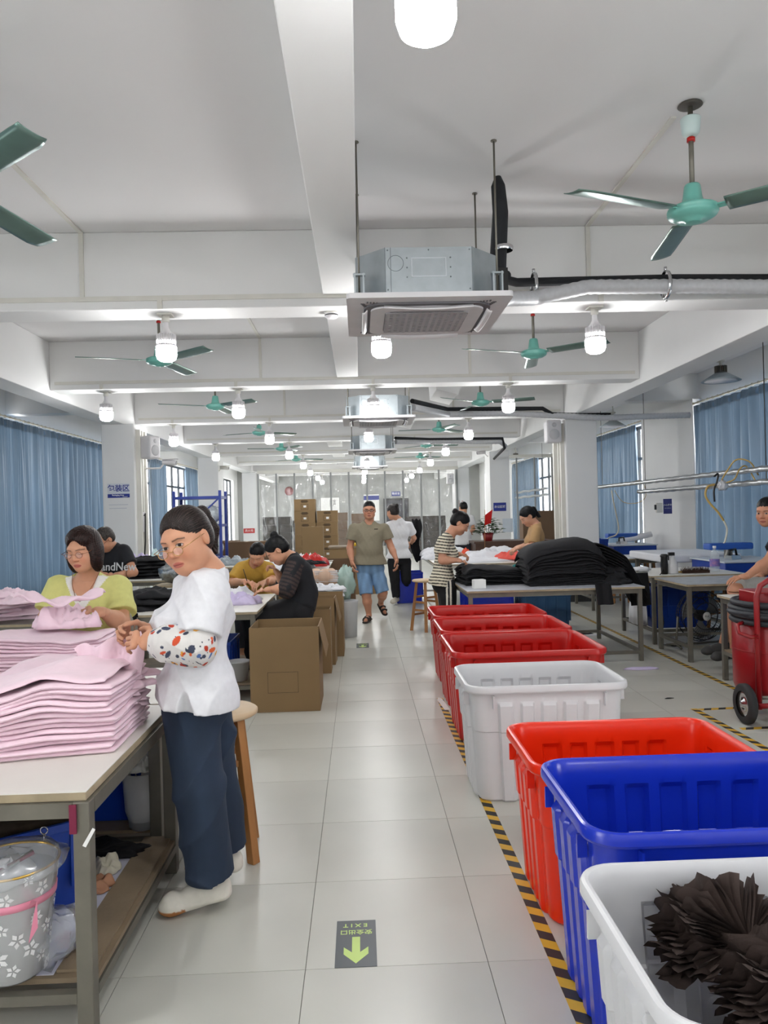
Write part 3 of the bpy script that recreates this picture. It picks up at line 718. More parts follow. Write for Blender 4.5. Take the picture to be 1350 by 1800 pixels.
def carton(label, x, y, z, w_, d, h, rz=0, mt=M_card, mark=True, group=None):
    t = thing('shipping_carton', label, 'box', (x, y, z), rz, group)
    MB().box(-w_/2, w_/2, -d/2, d/2, 0, h).build('body', mt, t, bevel=.004)
    MB().box(-.03, .03, -d/2-.001, d/2, h-.0005, h+.0008).build('sealing_tape', mat('pack_tape', (190, 160, 120), .3), t)
    if mark:
        m = MB(); y0 = -d/2-.0012
        for k in range(5): m.box(-.085+.012*abs(k-2), .085-.012*abs(k-2), y0, y0+.001, h-.03-.011*k, h-.024-.011*k)
        m.build('printed_emblem', M_ink, t)
        fr = MB()
        for (xa, xb, za, zb) in ((-.08, .08, .04, .044), (-.08, .08, .15, .154), (-.08, -.076, .04, .154), (.076, .08, .04, .154)): fr.box(xa, xb, y0, y0+.001, za, zb)
        fr.build('printed_frame', M_ink, t)
        MB().box(-.025, .035, y0-.001, y0, .08, .125).build('paper_sticker', M_paper, t)
    return t
nm = ['bottom', 'second', 'third', 'fourth', 'fifth', 'sixth', 'top']
for k in range(7): carton('printed carton, %s of the left seven-high stack before the film' % nm[k], -1.2+.006*math.sin(k*2), 17.2, k*.262, .46, .4, .262, rz=math.sin(k)*1.2, group='cartons in the left tall stack')
nm = ['bottom', 'second', 'third', 'fourth', 'fifth', 'top']
for k in range(6): carton('printed carton, %s of the six-high stack right of the tallest' % nm[k], -.72+.006*math.sin(k*3), 17.2, k*.262, .46, .4, .262, rz=math.sin(k+2)*1.2, group='cartons in the right tall stack')
MB_ = carton('plain carton flap box standing before the printed stacks', -.95, 15.6, 0, .42, .3, 1.25, mark=False, mt=M_card)
k = 0
for (x, y, z, w_, h, lab) in ((-.7, 28.0, 0, .5, 1.55, 'plain brown carton pile behind the film, left of centre'), (.1, 28.0, 0, .8, 1.5, 'brown carton pile behind the film, centre'),
                              (2.3, 28.2, 0, 1.6, 1.35, 'dark stacked boards behind the film on the right'), (-3.0, 28.3, 0, 1.0, 1.45, 'dark brown stacked sheets behind the film, far left'),
                              (-2.0, 28.3, 0, .85, 1.3, 'dark brown stacked sheets behind the film, second from left')):
    t = thing('board_stack', lab, 'cardboard', (x, y, z)); n = 5
    mt = mat('dark_boards', (58, 48, 42), .8, var=.35, scale=10, stretch=(1, 1, 8)) if 'dark' in lab else M_card2
    for q in range(n): MB().box(-w_/2+.01*math.sin(q*3+x), w_/2+.01*math.sin(q*2+x), -.3, .3, h*q/n, h*(q+1)/n-.008).build('carton', mt, t)
for (x, y, z, w_, h, lab) in ((3.95, 17.2, 0, .7, 1.45, 'large brown carton right of the office sign pillar'), (4.4, 17.6, 0, .5, 1.1, 'brown carton beside the large one, right'), (3.9, 16.2, 0, .5, .62, 'small brown carton low behind the woman in tan'),
                              (-3.0, 17.6, 0, .5, .95, 'brown carton at the left window behind the blue rack'), (-2.3, 15.8, 0, .9, .98, 'long brown carton behind the far left table'), (-1.72, 16.0, 0, .25, 1.02, 'small carton left of the tall stacks')):
    carton(lab, x, y, z, w_, .4, h, mark=False, mt=M_card2)
t = tall_box('open carton with wide flaps beside the bags table', -.62, -.1, 12.3, 12.9, .75, mt=M_card2); 
tall_box('carton under the beige padded cups', -.98, -.28, 9.15, 9.6, .62, flaps=False)
# long desk in the middle distance
t = thing('packing_desk', 'plain cardboard coloured desk behind the walking man', 'desk', (-.1, 14.6, 0))
MB().box(-.5, .5, -.35, .35, .86, .89).build('top', M_oldwood, t); MB().box(-.48, .48, -.33, -.3, 0, .86).build('front_panel', M_card, t); MB().box(-.48, .48, .3, .33, 0, .86).build('back_panel', M_card, t)
t = thing('tape_roll', 'yellow tape roll on the desk behind the walking man', 'tape', (-.12, 14.4, .89)); MB().lathe([(.03, 0), (.07, 0), (.07, .06), (.03, .06), (.03, 0)], 20).build('roll', mat('yellow_tape', (232, 196, 60), .4), t)

# ---------------------------------------------------------------- crates, bins
def bin_(label, x, y, z, w_, d, h, rz=0, mt=M_bluebin, name='plastic_bin', slots=False, cat='bin'):
    t = thing(name, label, cat, (x, y, z), rz); a, b2 = w_/2, d/2
    mb = MB(); ti, ht = .94, .006
    ring = lambda s, zz: [(-a*s, -b2*s, zz), (a*s, -b2*s, zz), (a*s, b2*s, zz), (-a*s, b2*s, zz)]
    rows = [ring(.9, 0), ring(1, h-.03), ring(1.03, h-.03), ring(1.03, h), ring(.97, h), ring(.88, .01)]
    vs = [v for r_ in rows for v in r_]; fs = [(i*4+k, i*4+(k+1) % 4, (i+1)*4+(k+1) % 4, (i+1)*4+k) for i in range(5) for k in range(4)]+[(3, 2, 1, 0), (20, 21, 22, 23)]
    mb.add(vs, fs).build('shell', mt, t, bevel=.004)
    rb = MB()
    for k in range(5):
        xx = -a*.85+a*1.7*k/4
        rb.box(xx-.008, xx+.008, -b2*.985-.01, -b2*.93, h*.25, h-.035); rb.box(xx-.008, xx+.008, b2*.93, b2*.985+.01, h*.25, h-.035)
    for k in range(4):
        yy = -b2*.8+b2*1.6*k/3
        rb.box(a*.93, a*.985+.01, yy-.008, yy+.008, h*.25, h-.035); rb.box(-a*.985-.01, -a*.93, yy-.008, yy+.008, h*.25, h-.035)
    rb.box(-a*.98, a*.98, -b2*.97-.008, -b2*.9, h*.5, h*.53); rb.box(-a*.98, a*.98, b2*.9, b2*.97+.008, h*.5, h*.53)
    r_ = rb.build('ribs', mt, t); r_['kind'] = 'stuff'
    if slots:
        sl = MB()
        for i in range(14):
            for j in range(4): sl.box(-a*.82+a*1.64*i/13-.006, -a*.82+a*1.64*i/13+.006, -b2-.004, -b2*.95, h*(.18+.2*j), h*(.3+.2*j))
        s_ = sl.build('slots', mat('slot_dark', (12, 16, 48), .8), t); s_['kind'] = 'stuff'
    return t
bin_('blue crate under the front left table, full of brown cloth', -1.34, 2.88, .145, .62, .42, .30, rz=-55)
bin_('dark blue bin on the lower shelf behind the front table leg', -1.30, 3.72, .142, .62, .5, .44, rz=0)
bin_('slotted dark blue basket under the black-clad woman\'s table', -1.32, 6.75, .14, .42, .5, .3, name='slotted_basket', slots=True, cat='basket')
bin_('blue bin under the spray bottle table with cloths over it', 3.56, 8.75, .12, .66, .42, .47)
bin_('blue bin under the white bundle table, left', .78, 12.9, 0, .45, .5, .5, mt=M_blue)
bin_('blue bin under the right work table, left', 1.55, 9.6, 0, .6, .45, .5, mt=M_blue)
bin_('blue crate behind the red wheeled tank, on the steel table shelf', 3.34, 6.1, .27, .42, .5, .34)
bin_('long blue bin at the foot of the right pillar side', 2.25, 9.6, 0, .6, .45, .45, mt=mat('teal_bin', (50, 90, 130), .5))
bin_('blue crate beside the woman in tan', 4.05, 13.2, 0, .3, .4, .95)
t = thing('white_bucket', 'white and green plastic pot by the slotted basket', 'bucket', (-1.03, 6.42, .14))
MB().lathe([(0, 0), (.07, 0), (.09, .15), (.094, .15), (.094, .16), (.085, .16), (.066, .01), (0, .01)], 24).build('pot', M_white, t)

# ---------------------------------------------------------------- round transparent basket
t = thing('waste_basket', 'clear round basket with white flower print and a pink ribbon, lower left', 'basket', (-1.075, 2.36, .143))
M_bas = clear('basket_clear', (225, 226, 228), .42, .15)
H = .33; prof = [(.0, .0), (.085, 0), (.1, .015), (.135, H), (.138, H)]
MB().lathe([(0, 0), (.088, 0), (.096, .01), (.135, H-.01), (.138, H)], 48).build('wall', M_bas, t, solid=.003)
MB().lathe([(.134, H-.006), (.141, H-.006), (.141, H), (.134, H), (.134, H-.006)], 48).build('gold_rim', mat('gold', (220, 180, 90), .25, metal=.9), t)
rib = MB()
rib.lathe([(.125, .225), (.1275, .225), (.1295, .247), (.127, .247), (.125, .225)], 48)
for s in (-1, 1):
    rib.add([(.11+.0, -.07, .235), (.11, -.07-.01, .25), (.115+.03*0, -.11-.02*s, .22+.05*s), (.10, -.12, .19+.05*s)], [(0, 1, 2, 3)])
rib.build('pink_ribbon', mat('ribbon_pink', (240, 150, 175), .4, var=.1), t)
flo = MB(); 
for k in range(64):
    a = k*2.399; z = .02+.3*((k*7) % 64)/64
    if .21 < z < .26: continue
    r0 = .0965+.0385*z/H+.002; sc_ = .018+.012*hsh(k)
    for q in range(5):
        b3 = q*1.2566+k; pts = []
        for (l, w2) in ((.15, 0), (.55, .28), (1, 0), (.55, -.28)):
            du = sc_*(l*math.cos(b3)-w2*math.sin(b3)); dv = sc_*(l*math.sin(b3)+w2*math.cos(b3))
            zz = min(max(z+dv, .004), H-.01); rr = .0965+.0385*zz/H+.0025; aa = a+du/rr; pts.append((rr*math.cos(aa), rr*math.sin(aa), zz))
        flo.add(pts, [(0, 1, 2, 3)])
fo = flo.build('flower_print', mat('print_white', (238, 238, 240), .6), t); fo['kind'] = 'stuff'
def film_bag(name, label, p, r, zz, seed, parent=None, cat='plastic bag', mt=None, amp=.3, n=26):
    t = parent or thing(name, label, cat, p)
    def fn(u, v):
        th = u*2*math.pi; ph = (v-.5)*math.pi; k = 1+amp*.5*wob(th*2+math.cos(th)*2, ph*5, seed)+amp*.25*wob(math.cos(th)*6+seed, ph*9, seed*2)
        return (r[0]*k*math.cos(th)*math.cos(ph), r[1]*k*math.sin(th)*math.cos(ph), max(0, zz+r[2]*k*math.sin(ph)))
    def fc(u, v):
        return fn(u % 1.0 if u < 1 else 0, v)
    o = MB().grid(fc, n, n//2).build('bag_film' if parent is not None else 'film', mt or M_bag, t)
    return t
film_bag('', '', None, (.15, .15, .05), .32, 3, parent=t, amp=.25)
film_bag('', '', None, (.08, .08, .07), .26, 5, parent=t, mt=M_whc, amp=.5)
t = thing('thread_snips', 'pair of small thread snips lying in the clear basket', 'scissors', (-1.05, 2.33, .47), 35)
MB().box(-.05, .06, -.006, .006, .0, .008, M=T(0, 0, 0, 8, ry=-20)).build('blade', M_knob, t); MB().box(-.05, .06, -.006, .006, .0, .008, M=T(0, .004, 0, -8, ry=-20)).build('blade', mat('maroon', (120, 24, 60), .7), t)

# ---------------------------------------------------------------- hazard tapes
M_ytape = mat('tape_yellow', (222, 176, 52), .45, var=.12, scale=18)
M_ktape = mat('tape_black', (42, 42, 44), .5, var=.2, scale=18)
def tape(label, p, q, w_=.05):
    p, q = Vector((*p, 0)), Vector((*q, 0)); L_ = (q-p).length; ang = math.atan2(q.y-p.y, q.x-p.x)
    t = thing('hazard_tape', label, 'floor tape', (p.x, p.y, 0), math.degrees(ang))
    MB().box(0, L_, -w_/2, w_/2, .0002, .0008).build('yellow_tape', M_ytape, t)
    n = int(L_/.11)
    s = MB()
    for k in range(n):
        x = .02+.11*k; s.add([(x, -w_/2, .0011), (x+.055, -w_/2, .0011), (x+.055+.03, w_/2, .0011), (x+.03, w_/2, .0011)], [(0, 1, 2, 3)])
    st = s.build('black_stripes', M_ktape, t); st['kind'] = 'stuff'
tape('black and yellow floor tape along the left foot of the tubs', (.60, 6.15), (.615, 1.2))
t = thing('worn_tape_patch', 'peeled white patch at the far end of the aisle tape', 'floor tape', (.605, 5.98, .0014), 4)
MB().add([(-.02, -.2, 0), (.022, -.2, 0), (.02, .15, 0), (.0, .2, 0), (-.024, .12, 0)], [(0, 1, 2, 3, 4)]).build('patch', M_paper, t)
tape('long black and yellow floor tape along the right tables', (3.02, 12.0), (2.98, 5.75))
tape('black and yellow floor tape running toward the blue tub on the right', (2.40, 5.58), (2.45, 3.5))
tape('short black and yellow tape crossing before the wheeled tank', (2.43, 5.55), (3.3, 5.6))
tape('short black and yellow tape nearest the wheeled tank', (2.48, 5.04), (3.3, 5.08))
# exit stickers
def exit_sign(label, x, y, full=True):
    t = thing('floor_exit_sign', label, 'floor sign', (x, y, .0002), 0)
    MB().box(-.07, .07, -.145, .145, 0, .0014).build('plate', mat('plate_charcoal', (74, 80, 84), .35, var=.08), t)
    mg = mat('luminous_green', (200, 226, 130), .5)
    a = MB().prism([(-.014, .035), (.014, .035), (.014, -.06), (.042, -.028), (.042, -.07), (0, -.125), (-.042, -.07), (-.042, -.028), (-.014, -.06)], .0014, .0018)
    a.build('arrow', mg, t)
    M = Matrix.Translation((0, .085, .0014)) @ Matrix.Rotation(math.pi, 4, 'Z')
    text('exit_characters', '安全出口', .032, mg, t, Matrix.Translation((0, .068, .0014)) @ Matrix.Rotation(math.pi, 4, 'Z') @ Matrix.Scale(.9, 4, (1, 0, 0)), .0003, bold=.0006)
    text('exit_letters', 'E X I T', .032, mg, t, Matrix.Translation((-.003, .112, .0014)) @ Matrix.Rotation(math.pi, 4, 'Z') @ Matrix.Scale(.95, 4, (1, 0, 0)), .0003, bold=.0006)
exit_sign('dark EXIT floor sign with a green arrow in the foreground aisle', -.05, 2.685)
exit_sign('small distant EXIT floor sign before the walking man', -.005, 8.72)

# ---------------------------------------------------------------- signs
def facing(x, y, z): return Matrix.Translation((x, y, z)) @ Matrix.Rotation(R(90), 4, 'X')
t = thing('packaging_area_sign', 'white and blue packaging area sign on the left pillar', 'sign', (-3.75, 12.195, 1.94))
MB().box(-.17, .17, -.004, 0, -.11, .11).build('plate', mat('sign_grey', (208, 212, 220), .4), t)
MB().box(-.17, .17, -.0055, -.004, -.11, -.052).build('blue_band', M_signblue, t)
text('characters', '包装区', .115, M_signblue, t, facing(0, -.0045, .03), .001, bold=.002)
text('english_words', 'Packaging Area', .03, M_paper, t, facing(-.01, -.006, -.072), .0005, bold=.0008)
text('footer_words', '安全生产', .02, M_paper, t, facing(.1, -.006, -.098), .0005)
for k in (0, 1):
    t = thing('tape_mark', 'faint tape strip below the packaging sign, %s' % ('upper', 'lower')[k], 'tape', (-3.76+.01*k, 12.198, 1.72-.055*k)); MB().box(-.15, .15-.03*k, -.002, 0, -.004, .004).build('strip', mat('sign_grey2', (190, 194, 204), .5), t)
t = thing('office_area_sign', 'blue office area sign on the second right pillar', 'sign', (3.53, 19.395, 1.57))
MB().box(-.16, .16, -.006, 0, -.105, .105).build('plate', M_signblue, t); text('characters', '办公区域', .068, M_paper, t, facing(0, -.0065, .0), .001, bold=.001)
t = thing('paper_notice', 'pale blue gridded notice on the second right pillar', 'notice', (3.72, 19.395, 1.1)); MB().box(-.13, .13, -.003, 0, -.17, .17).build('sheet', mat('pale_notice', (206, 214, 222), .7), t)
t = thing('caution_notice', 'small blue warning notice on the right wall pier', 'notice', (4.95, 12.295, 1.48)); 
MB().box(-.07, .07, -.004, 0, -.12, .12).build('plate', mat('notice_violet', (66, 66, 130), .5), t); text('characters', '小心烫手', .034, M_paper, t, facing(0, -.0045, .02), .0005, bold=.0006); text('english_words', 'HOT SURFACE', .016, M_paper, t, facing(0, -.0045, -.03), .0005)
t = thing('wall_switch', 'black socket box beside the blue warning notice', 'socket', (4.8, 12.29, 1.46)); MB().box(-.05, .05, -.05, 0, -.08, .08).build('box', M_conduit, t, bevel=.006); MB().box(-.075, -.05, -.045, -.01, -.03, .05).build('plug', M_black, t)
t = thing('pink_notice', 'pink paper notice on the left face of the right pillar', 'notice', (3.295, 12.42, 1.76)); MB().box(-.003, 0, -.1, .1, -.12, .12).build('sheet', mat('pink_paper', (244, 170, 180), .7), t); MB().box(-.004, -.003, -.07, .07, .03, .04).box(-.004, -.003, -.07, .07, -.02, -.01).build('printed_lines', M_red, t)
t = thing('yellow_notice', 'faded yellow note on the left face of the right pillar', 'notice', (3.295, 12.62, 1.74)); MB().box(-.003, 0, -.05, .05, -.12, .12).build('sheet', mat('yellow_paper', (240, 232, 150), .7), t)
t = thing('hydrant_sign', 'red fire hydrant sign on the third left pillar', 'sign', at(438, 933, 26.597)); MB().box(-.19, .19, -.01, 0, -.08, .08).build('plate', mat('sign_red', (190, 40, 34), .5), t); text('characters', '消火栓', .1, M_paper, t, facing(0, -.011, 0), .001)
t = thing('door_sign', 'small blue sign over the dark back door', 'sign', (1.68, YB-.02, 2.36)); MB().box(-.2, .2, -.01, 0, -.1, .1).build('plate', M_signblue, t); text('characters', '裁剪室', .12, M_paper, t, facing(0, -.011, 0), .001)
t = thing('notice_board', 'white rules board on the back wall, behind the film left of centre', 'notice', (-1.35, YB-.005, 1.85)); MB().box(-.42, .42, -.01, 0, -.4, .4).build('board', M_paper, t); text('characters', '安全\n生产', .16, M_ink, t, facing(.12, -.011, .15), .001)
t = thing('notice_board', 'white and blue board on the back wall behind the walking man', 'notice', (.55, YB-.005, 1.75)); MB().box(-.35, .35, -.01, 0, -.6, .6).build('board', M_paper, t); MB().box(-.35, .35, -.014, -.01, .35, .55).build('blue_header', M_signblue, t)
t = thing('wall_socket', 'white socket strip with a black plug on the left pillar', 'socket', (-3.47, 12.45, 1.44)); MB().box(0, .03, -.05, .07, -.16, .16).build('plate', M_acwhite, t, bevel=.006); MB().tube([(.04, -.03, .1), (.06, -.03, .14), (.05, -.02, -.3), (.02, -.02, -.7)], .012, 8).build('cord', M_black, t)
t = thing('round_heater', 'round dark bell fixture on the back left wall', 'fixture', (-3.2, YB, 2.6)); MB().lathe([(0, 0), (.2, 0), (.2, .05), (0, .05)], 20, M=Matrix.Rotation(R(90), 4, 'X')).build('disc', mat('maroon2', (130, 60, 60), .6), t)

# ---------------------------------------------------------------- blue rack
t = thing('blue_rack', 'blue steel storage rack beside the second left pillar', 'shelf', (-2.98, 14.6, 0))
for sx in (-.42, .42):
    for sy in (-.3, .3): MB().box(sx-.025, sx+.025, sy-.02, sy+.02, 0, 1.98).build('post', M_sblue, t)
for k, z in enumerate((.1, .75, 1.36, 1.88)):
    MB().box(-.44, .44, -.31, .31, z-.05, z).build('shelf_board', M_sblue, t)
MB().tube([(-.1, -.3, 1.38), (.4, -.3, 1.84)], .015, 6).build('brace', M_sblue, t)
for k, (x, z, lab) in enumerate(((.2, 1.36, 'clear wrapped bundle with black straps on the rack, upper shelf'), (-.15, .75, 'clear wrapped bundle on the rack middle shelf, left'), (.22, .75, 'clear wrapped bundle on the rack middle shelf, right'))):
    film_bag('wrapped_bundle', lab, (-2.98+x, 14.5, z), (.2, .2, .17), .17, k+9, mt=mat('wrapped_light', (196, 204, 208), .2, var=.3, scale=14), amp=.35)
# office desk and plant
t = thing('office_desk', 'dark wooden desk before the office sign pillar', 'desk', (2.9, 15.0, 0))
M_dw = mat('dark_desk_wood', (86, 58, 44), .4, var=.3, scale=4)
MB().box(-.75, .75, -.4, .4, .86, .9).build('top', M_dw, t); MB().box(-.72, .72, -.38, -.35, .05, .86).build('front_panel', M_dw, t); MB().box(-.72, -.68, -.35, .38, 0, .86).build('side_panel', M_dw, t); MB().box(.68, .72, -.35, .38, 0, .86).build('side_panel', M_dw, t)
t = thing('potted_plant', 'leafy green potted plant on the dark desk', 'plant', (*at(858, 950, 14.8)[:2], .90))
MB().lathe([(0, 0), (.08, 0), (.11, .16), (.1, .16), (.09, .14), (0, .14)], 18).build('pot', mat('pot_red', (150, 40, 44), .4), t)
lv = MB()
for k in range(240):
    a = k*2.4; e = .0+1.4*hsh(k, 1); l = .12+.20*hsh(k, 2); r0 = .14+.08*hsh(k, 3)
    c = Vector((math.cos(a)*math.cos(e)*l, math.sin(a)*math.cos(e)*l, .16+math.sin(e)*l)); d = Vector((math.cos(a+.3), math.sin(a+.3), .2)).normalized(); s = Vector((-d.y, d.x, .1)).normalized()
    lv.add([c-d*.045, c+s*.032, c+d*.06-Vector((0, 0, .02)), c-s*.032], [(0, 1, 2, 3)])
    if k < 24: lv.tube([(0, 0, .13), tuple(c*.6), tuple(c)], .003, 4)
lo = lv.build('foliage', M_grn, t); lo['kind'] = 'stuff'
for (p, rz, lab) in ((at(853, 905, 14.6), 20, 'small red paper flag on the machine before the office pillar'), (at(808, 888, 15.5), 60, 'red paper by the dark haired worker at the back')):
    t = thing('red_flag', lab, 'flag', p, rz); MB().add([(0, 0, 0), (.16, 0, .1), (.12, 0, -.16), (-.02, 0, -.2)], [(0, 1, 2, 3)]).build('cloth', M_red, t, solid=.002); MB().tube([(0, .01, .1), (-.03, .01, -.9)], .005, 6).build('stick', M_wood, t)

# ---------------------------------------------------------------- red wheeled tank
t = thing('wheeled_tank', 'red wheeled tank with coiled black hose at the right edge', 'tank cart', (2.895, 5.38, 0))
M_rt = mat('tank_red', (150, 22, 28), .32, var=.12, scale=5)
MB().lathe([(0, .14), (.2, .14), (.25, .17), (.265, .22), (.268, .68), (.25, .695), (.24, .70), (.24, .68), (.0, .68)], 48).build('drum', M_rt, t)
MB().lathe([(.2685, .46), (.2715, .465), (.2685, .47)], 48).build('weld_band', M_rt, t)
MB().tube([(-.235, -.24, .10), (-.235, -.24, .86), (-.21, -.24, .93), (-.13, -.24, .98), (.3, -.24, .99), (.4, -.24, .94), (.42, -.24, .86), (.42, -.24, .1)], .019, 12).build('push_handle', M_rt, t)
MB().box(-.19, .32, -.18, .1, .72, .88).build('top_housing', M_rt, t, bevel=.01)
MB().tube([(-.26, -.28, .13), (.5, -.28, .13)], .018, 10).tube([(-.26, .05, .13), (.5, .05, .13)], .018, 10).build('base_rail', M_rt, t)
MB().tube([(-.31, -.22, .17), (.5, -.22, .17)], .012, 8).build('axle', M_steel, t)
MB().tube([(-.27, -.12, .67), (-.33, -.16, .66), (-.34, -.2, .61), (-.29, -.26, .59), (-.24, -.25, .59)], .013, 8).build('side_grip', M_rt, t)
def wheel(x):
    Mw = Matrix.Translation((x, -.22, .135)) @ Matrix.Rotation(R(90), 4, 'Y')
    w2 = MB().lathe([(.085, -.024), (.12, -.028), (.135, -.016), (.135, .016), (.12, .028), (.085, .024)], 40, M=Mw).build('tyre', mat('tyre_rubber', (44, 44, 46), .75), t)
    MB().lathe([(.0, -.03), (.02, -.03), (.03, -.012), (.06, -.006), (.086, -.022), (.088, 0), (.086, .022), (.06, .006), (.03, .012), (.02, .03), (0, .03)], 32, M=Mw).build('hub', M_knob, w2)
wheel(-.32); wheel(.52)
pts = []
for k in range(150):
    a = k*.2094; zz = .80-.00085*k+.012*math.sin(a*.37); rr = .30+.012*math.sin(a*1.7)
    pts.append((.02+rr*math.cos(a)*1.02, -.04+rr*.93*math.sin(a), zz))
MB().tube(pts, .021, 10).build('coiled_hose', mat('hose_rubber', (40, 44, 50), .55), t)
MB().tube([(-.02, -.31, .68), (-.1, -.38, .60)], [.028, .026], 14).build('hose_nozzle', mat('nozzle_blue', (30, 100, 200), .35), t)
vm = MB(); vm.tube([(-.05, -.2, .76), (.0, -.23, .82), (.06, -.2, .84)], .014, 8); vm.box(-.12, -.02, -.24, -.21, .855, .87); vm.lathe([(0, 0), (.025, 0), (.025, .03), (0, .03)], 12, c=(0, -.22, .80)); vm.build('brass_valve', mat('brass', (150, 140, 90), .35, metal=.8), t)
# floor fan
t = thing('floor_fan', 'black caged floor fan under the mottled steel table', 'fan', (3.55, 8.02, 0), 12)
Mf = Matrix.Translation((0, 0, .33)) @ Matrix.Rotation(R(90), 4, 'X')
cg = MB()
for r0, dz in ((.27, 0), (.25, .06), (.2, .08), (.14, .09), (.25, -.06), (.18, -.08)):
    cg.tube([tuple(Mf @ Vector((r0*math.cos(k*math.pi/20), r0*math.sin(k*math.pi/20), dz))) for k in range(41)], .004, 5)
for k in range(48):
    a = k*math.pi/24; cg.tube([tuple(Mf @ Vector((r*math.cos(a), r*math.sin(a), z))) for r, z in ((.04, .095), (.14, .09), (.2, .08), (.25, .06), (.27, 0), (.25, -.06), (.18, -.08))], .0016, 4)
co = cg.build('cage', M_black, t); co['kind'] = 'stuff'
for k in range(3):
    a = R(120*k+20)
    MB().grid(lambda u, v: tuple(Mf @ Vector((math.cos(a+.9*(v-.3)*(.4+u))*(.05+.18*u), math.sin(a+.9*(v-.3)*(.4+u))*(.05+.18*u), .04*(v-.5)))), 6, 6).build('blade', mat('fan_grey', (120, 122, 124), .5), t, solid=.004)
MB().lathe([(0, -.06), (.05, -.06), (.06, .03), (.03, .1), (0, .1)], 20, M=Mf).build('motor', M_black, t); MB().lathe([(0, .1), (.045, .1), (.045, .106), (0, .106)], 24, M=Mf).build('badge', M_paper, t)
text('badge_letters', 'FLK', .03, M_ink, t, Matrix.Translation((0, -.107, .33)) @ Matrix.Rotation(R(90), 4, 'X'), .0005)
MB().tube([(-.27, 0, .33), (-.3, 0, .05), (-.32, -.12, .02)], .012, 8).tube([(.27, 0, .33), (.3, 0, .05), (.32, -.12, .02)], .012, 8).tube([(-.3, 0, .04), (.3, 0, .04)], .012, 8).tube([(-.3, .0, .05), (-.32, .14, .02)], .012, 8).tube([(.3, 0, .05), (.32, .14, .02)], .012, 8).build('stand', M_steel, t)

# ---------------------------------------------------------------- steam pipes and irons on the right
for (z, y0, y1, lab) in ((1.88, 8.0, 14.9, 'upper foil wrapped pipe along the right windows'), (1.73, 8.0, 12.7, 'lower foil wrapped pipe along the right windows')):
    t = thing('foil_pipe', lab, 'pipe', (4.6, y0, z)); pts = [(.006*math.sin(k*1.3), k*.1, .005*math.sin(k*2.1)) for k in range(int((y1-y0)/.1)+1)]
    MB().tube(pts, [.034*(1+.08*hsh(k, z)) for k in range(len(pts))], 10).build('wrapped_pipe', M_silver, t)
    for yy in (.6, y1-y0-.4): MB().tube([(0, yy, 0), (0, yy, ZC-z)], .005, 6).build('hanging_rod', M_steel, t)
for (z, y0, y1, lab) in ((2.02, 20.0, 24.0, 'upper far foil pipe left of the right pillar'), (1.86, 20.0, 24.0, 'lower far foil pipe left of the right pillar')):
    t = thing('foil_pipe', lab, 'pipe', (4.9, y0, z)); MB().tube([(0, k*.2, .01*math.sin(k)) for k in range(21)], .035, 8).build('wrapped_pipe', M_silver, t)
    MB().tube([(0, .5, 0), (0, .5, ZC-z)], .005, 6).build('hanging_rod', M_steel, t)
M_hose = mat('hose_ochre', (204, 170, 96), .5); M_hose2 = mat('hose_cream', (222, 216, 196), .5)
def curve(name, label, pts, r, mt, cat='hose', n=8, part='hose', parent=None):
    P = [Vector(p) for p in pts]; out = []
    for i in range(len(P)-1):
        a, b3, c, d = P[max(i-1, 0)], P[i], P[i+1], P[min(i+2, len(P)-1)]
        for k in range(6):
            s = k/6; out.append(.5*((2*b3)+(c-a)*s+(2*a-5*b3+4*c-d)*s*s+(3*b3-a-3*c+d)*s**3))
    out.append(P[-1]); o0 = Vector(pts[0])
    t = parent or thing(name, label, cat, pts[0])
    MB().tube([p-o0 if parent is None else p for p in out], r, n).build(part, mt, t); return t
A = lambda x, y, Y_: tuple(at(x, y, Y_))
curve('steam_hose', 'ochre steam hose looping above the foil pipes at the right', [A(1333, 835, 9.0), A(1318, 812, 9.0), A(1295, 808, 9.1), A(1280, 825, 9.2), A(1268, 848, 9.3), A(1290, 843, 9.2), A(1300, 825, 9.1), A(1312, 820, 9.1), A(1328, 845, 9.0)], .009, M_hose)
curve('steam_hose', 'ochre and cream hose hanging down to the right hand iron', [A(1262, 852, 9.4), A(1245, 855, 9.4), A(1240, 870, 9.4), A(1248, 885, 9.4), A(1262, 900, 9.4), A(1272, 915, 9.4)], .014, M_hose)
curve('steam_hose', 'cream lower hose ending at the right hand iron', [A(1272, 915, 9.4), A(1278, 930, 9.4), A(1275, 950, 9.4), A(1272, 957, 9.4), A(1278, 966, 9.4), A(1274, 980, 9.4)], .012, M_hose2)
curve('steam_hose', 'thin hose hanging to the iron right of the pillar', [A(1075, 862, 13.5), A(1078, 880, 13.5), A(1087, 925, 13.5), A(1083, 940, 13.5), A(1068, 947, 13.5), A(1066, 962, 13.5)], .012, M_hose2)
curve('loose_wire', 'thin wire arcing over the foil pipes right of the pillar', [A(1080, 862, 13.2), A(1095, 882, 13.2), A(1120, 884, 13.0), A(1135, 872, 13.0), A(1128, 845, 13.0), A(1105, 850, 13.0)], .005, M_hose, 'wire')
curve('tied_string', 'black cord tied round the foil pipes at the right', [A(1255, 838, 9.3), A(1262, 833, 9.3), A(1260, 848, 9.3), A(1255, 862, 9.3), A(1256, 882, 9.3)], .012, M_black, 'cord')
t = film_bag('white_rag', 'white rag knotted on the lower foil pipe', A(1270, 862, 9.3), (.06, .05, .06), .06, 4, mt=M_whc, amp=.7, cat='rag')
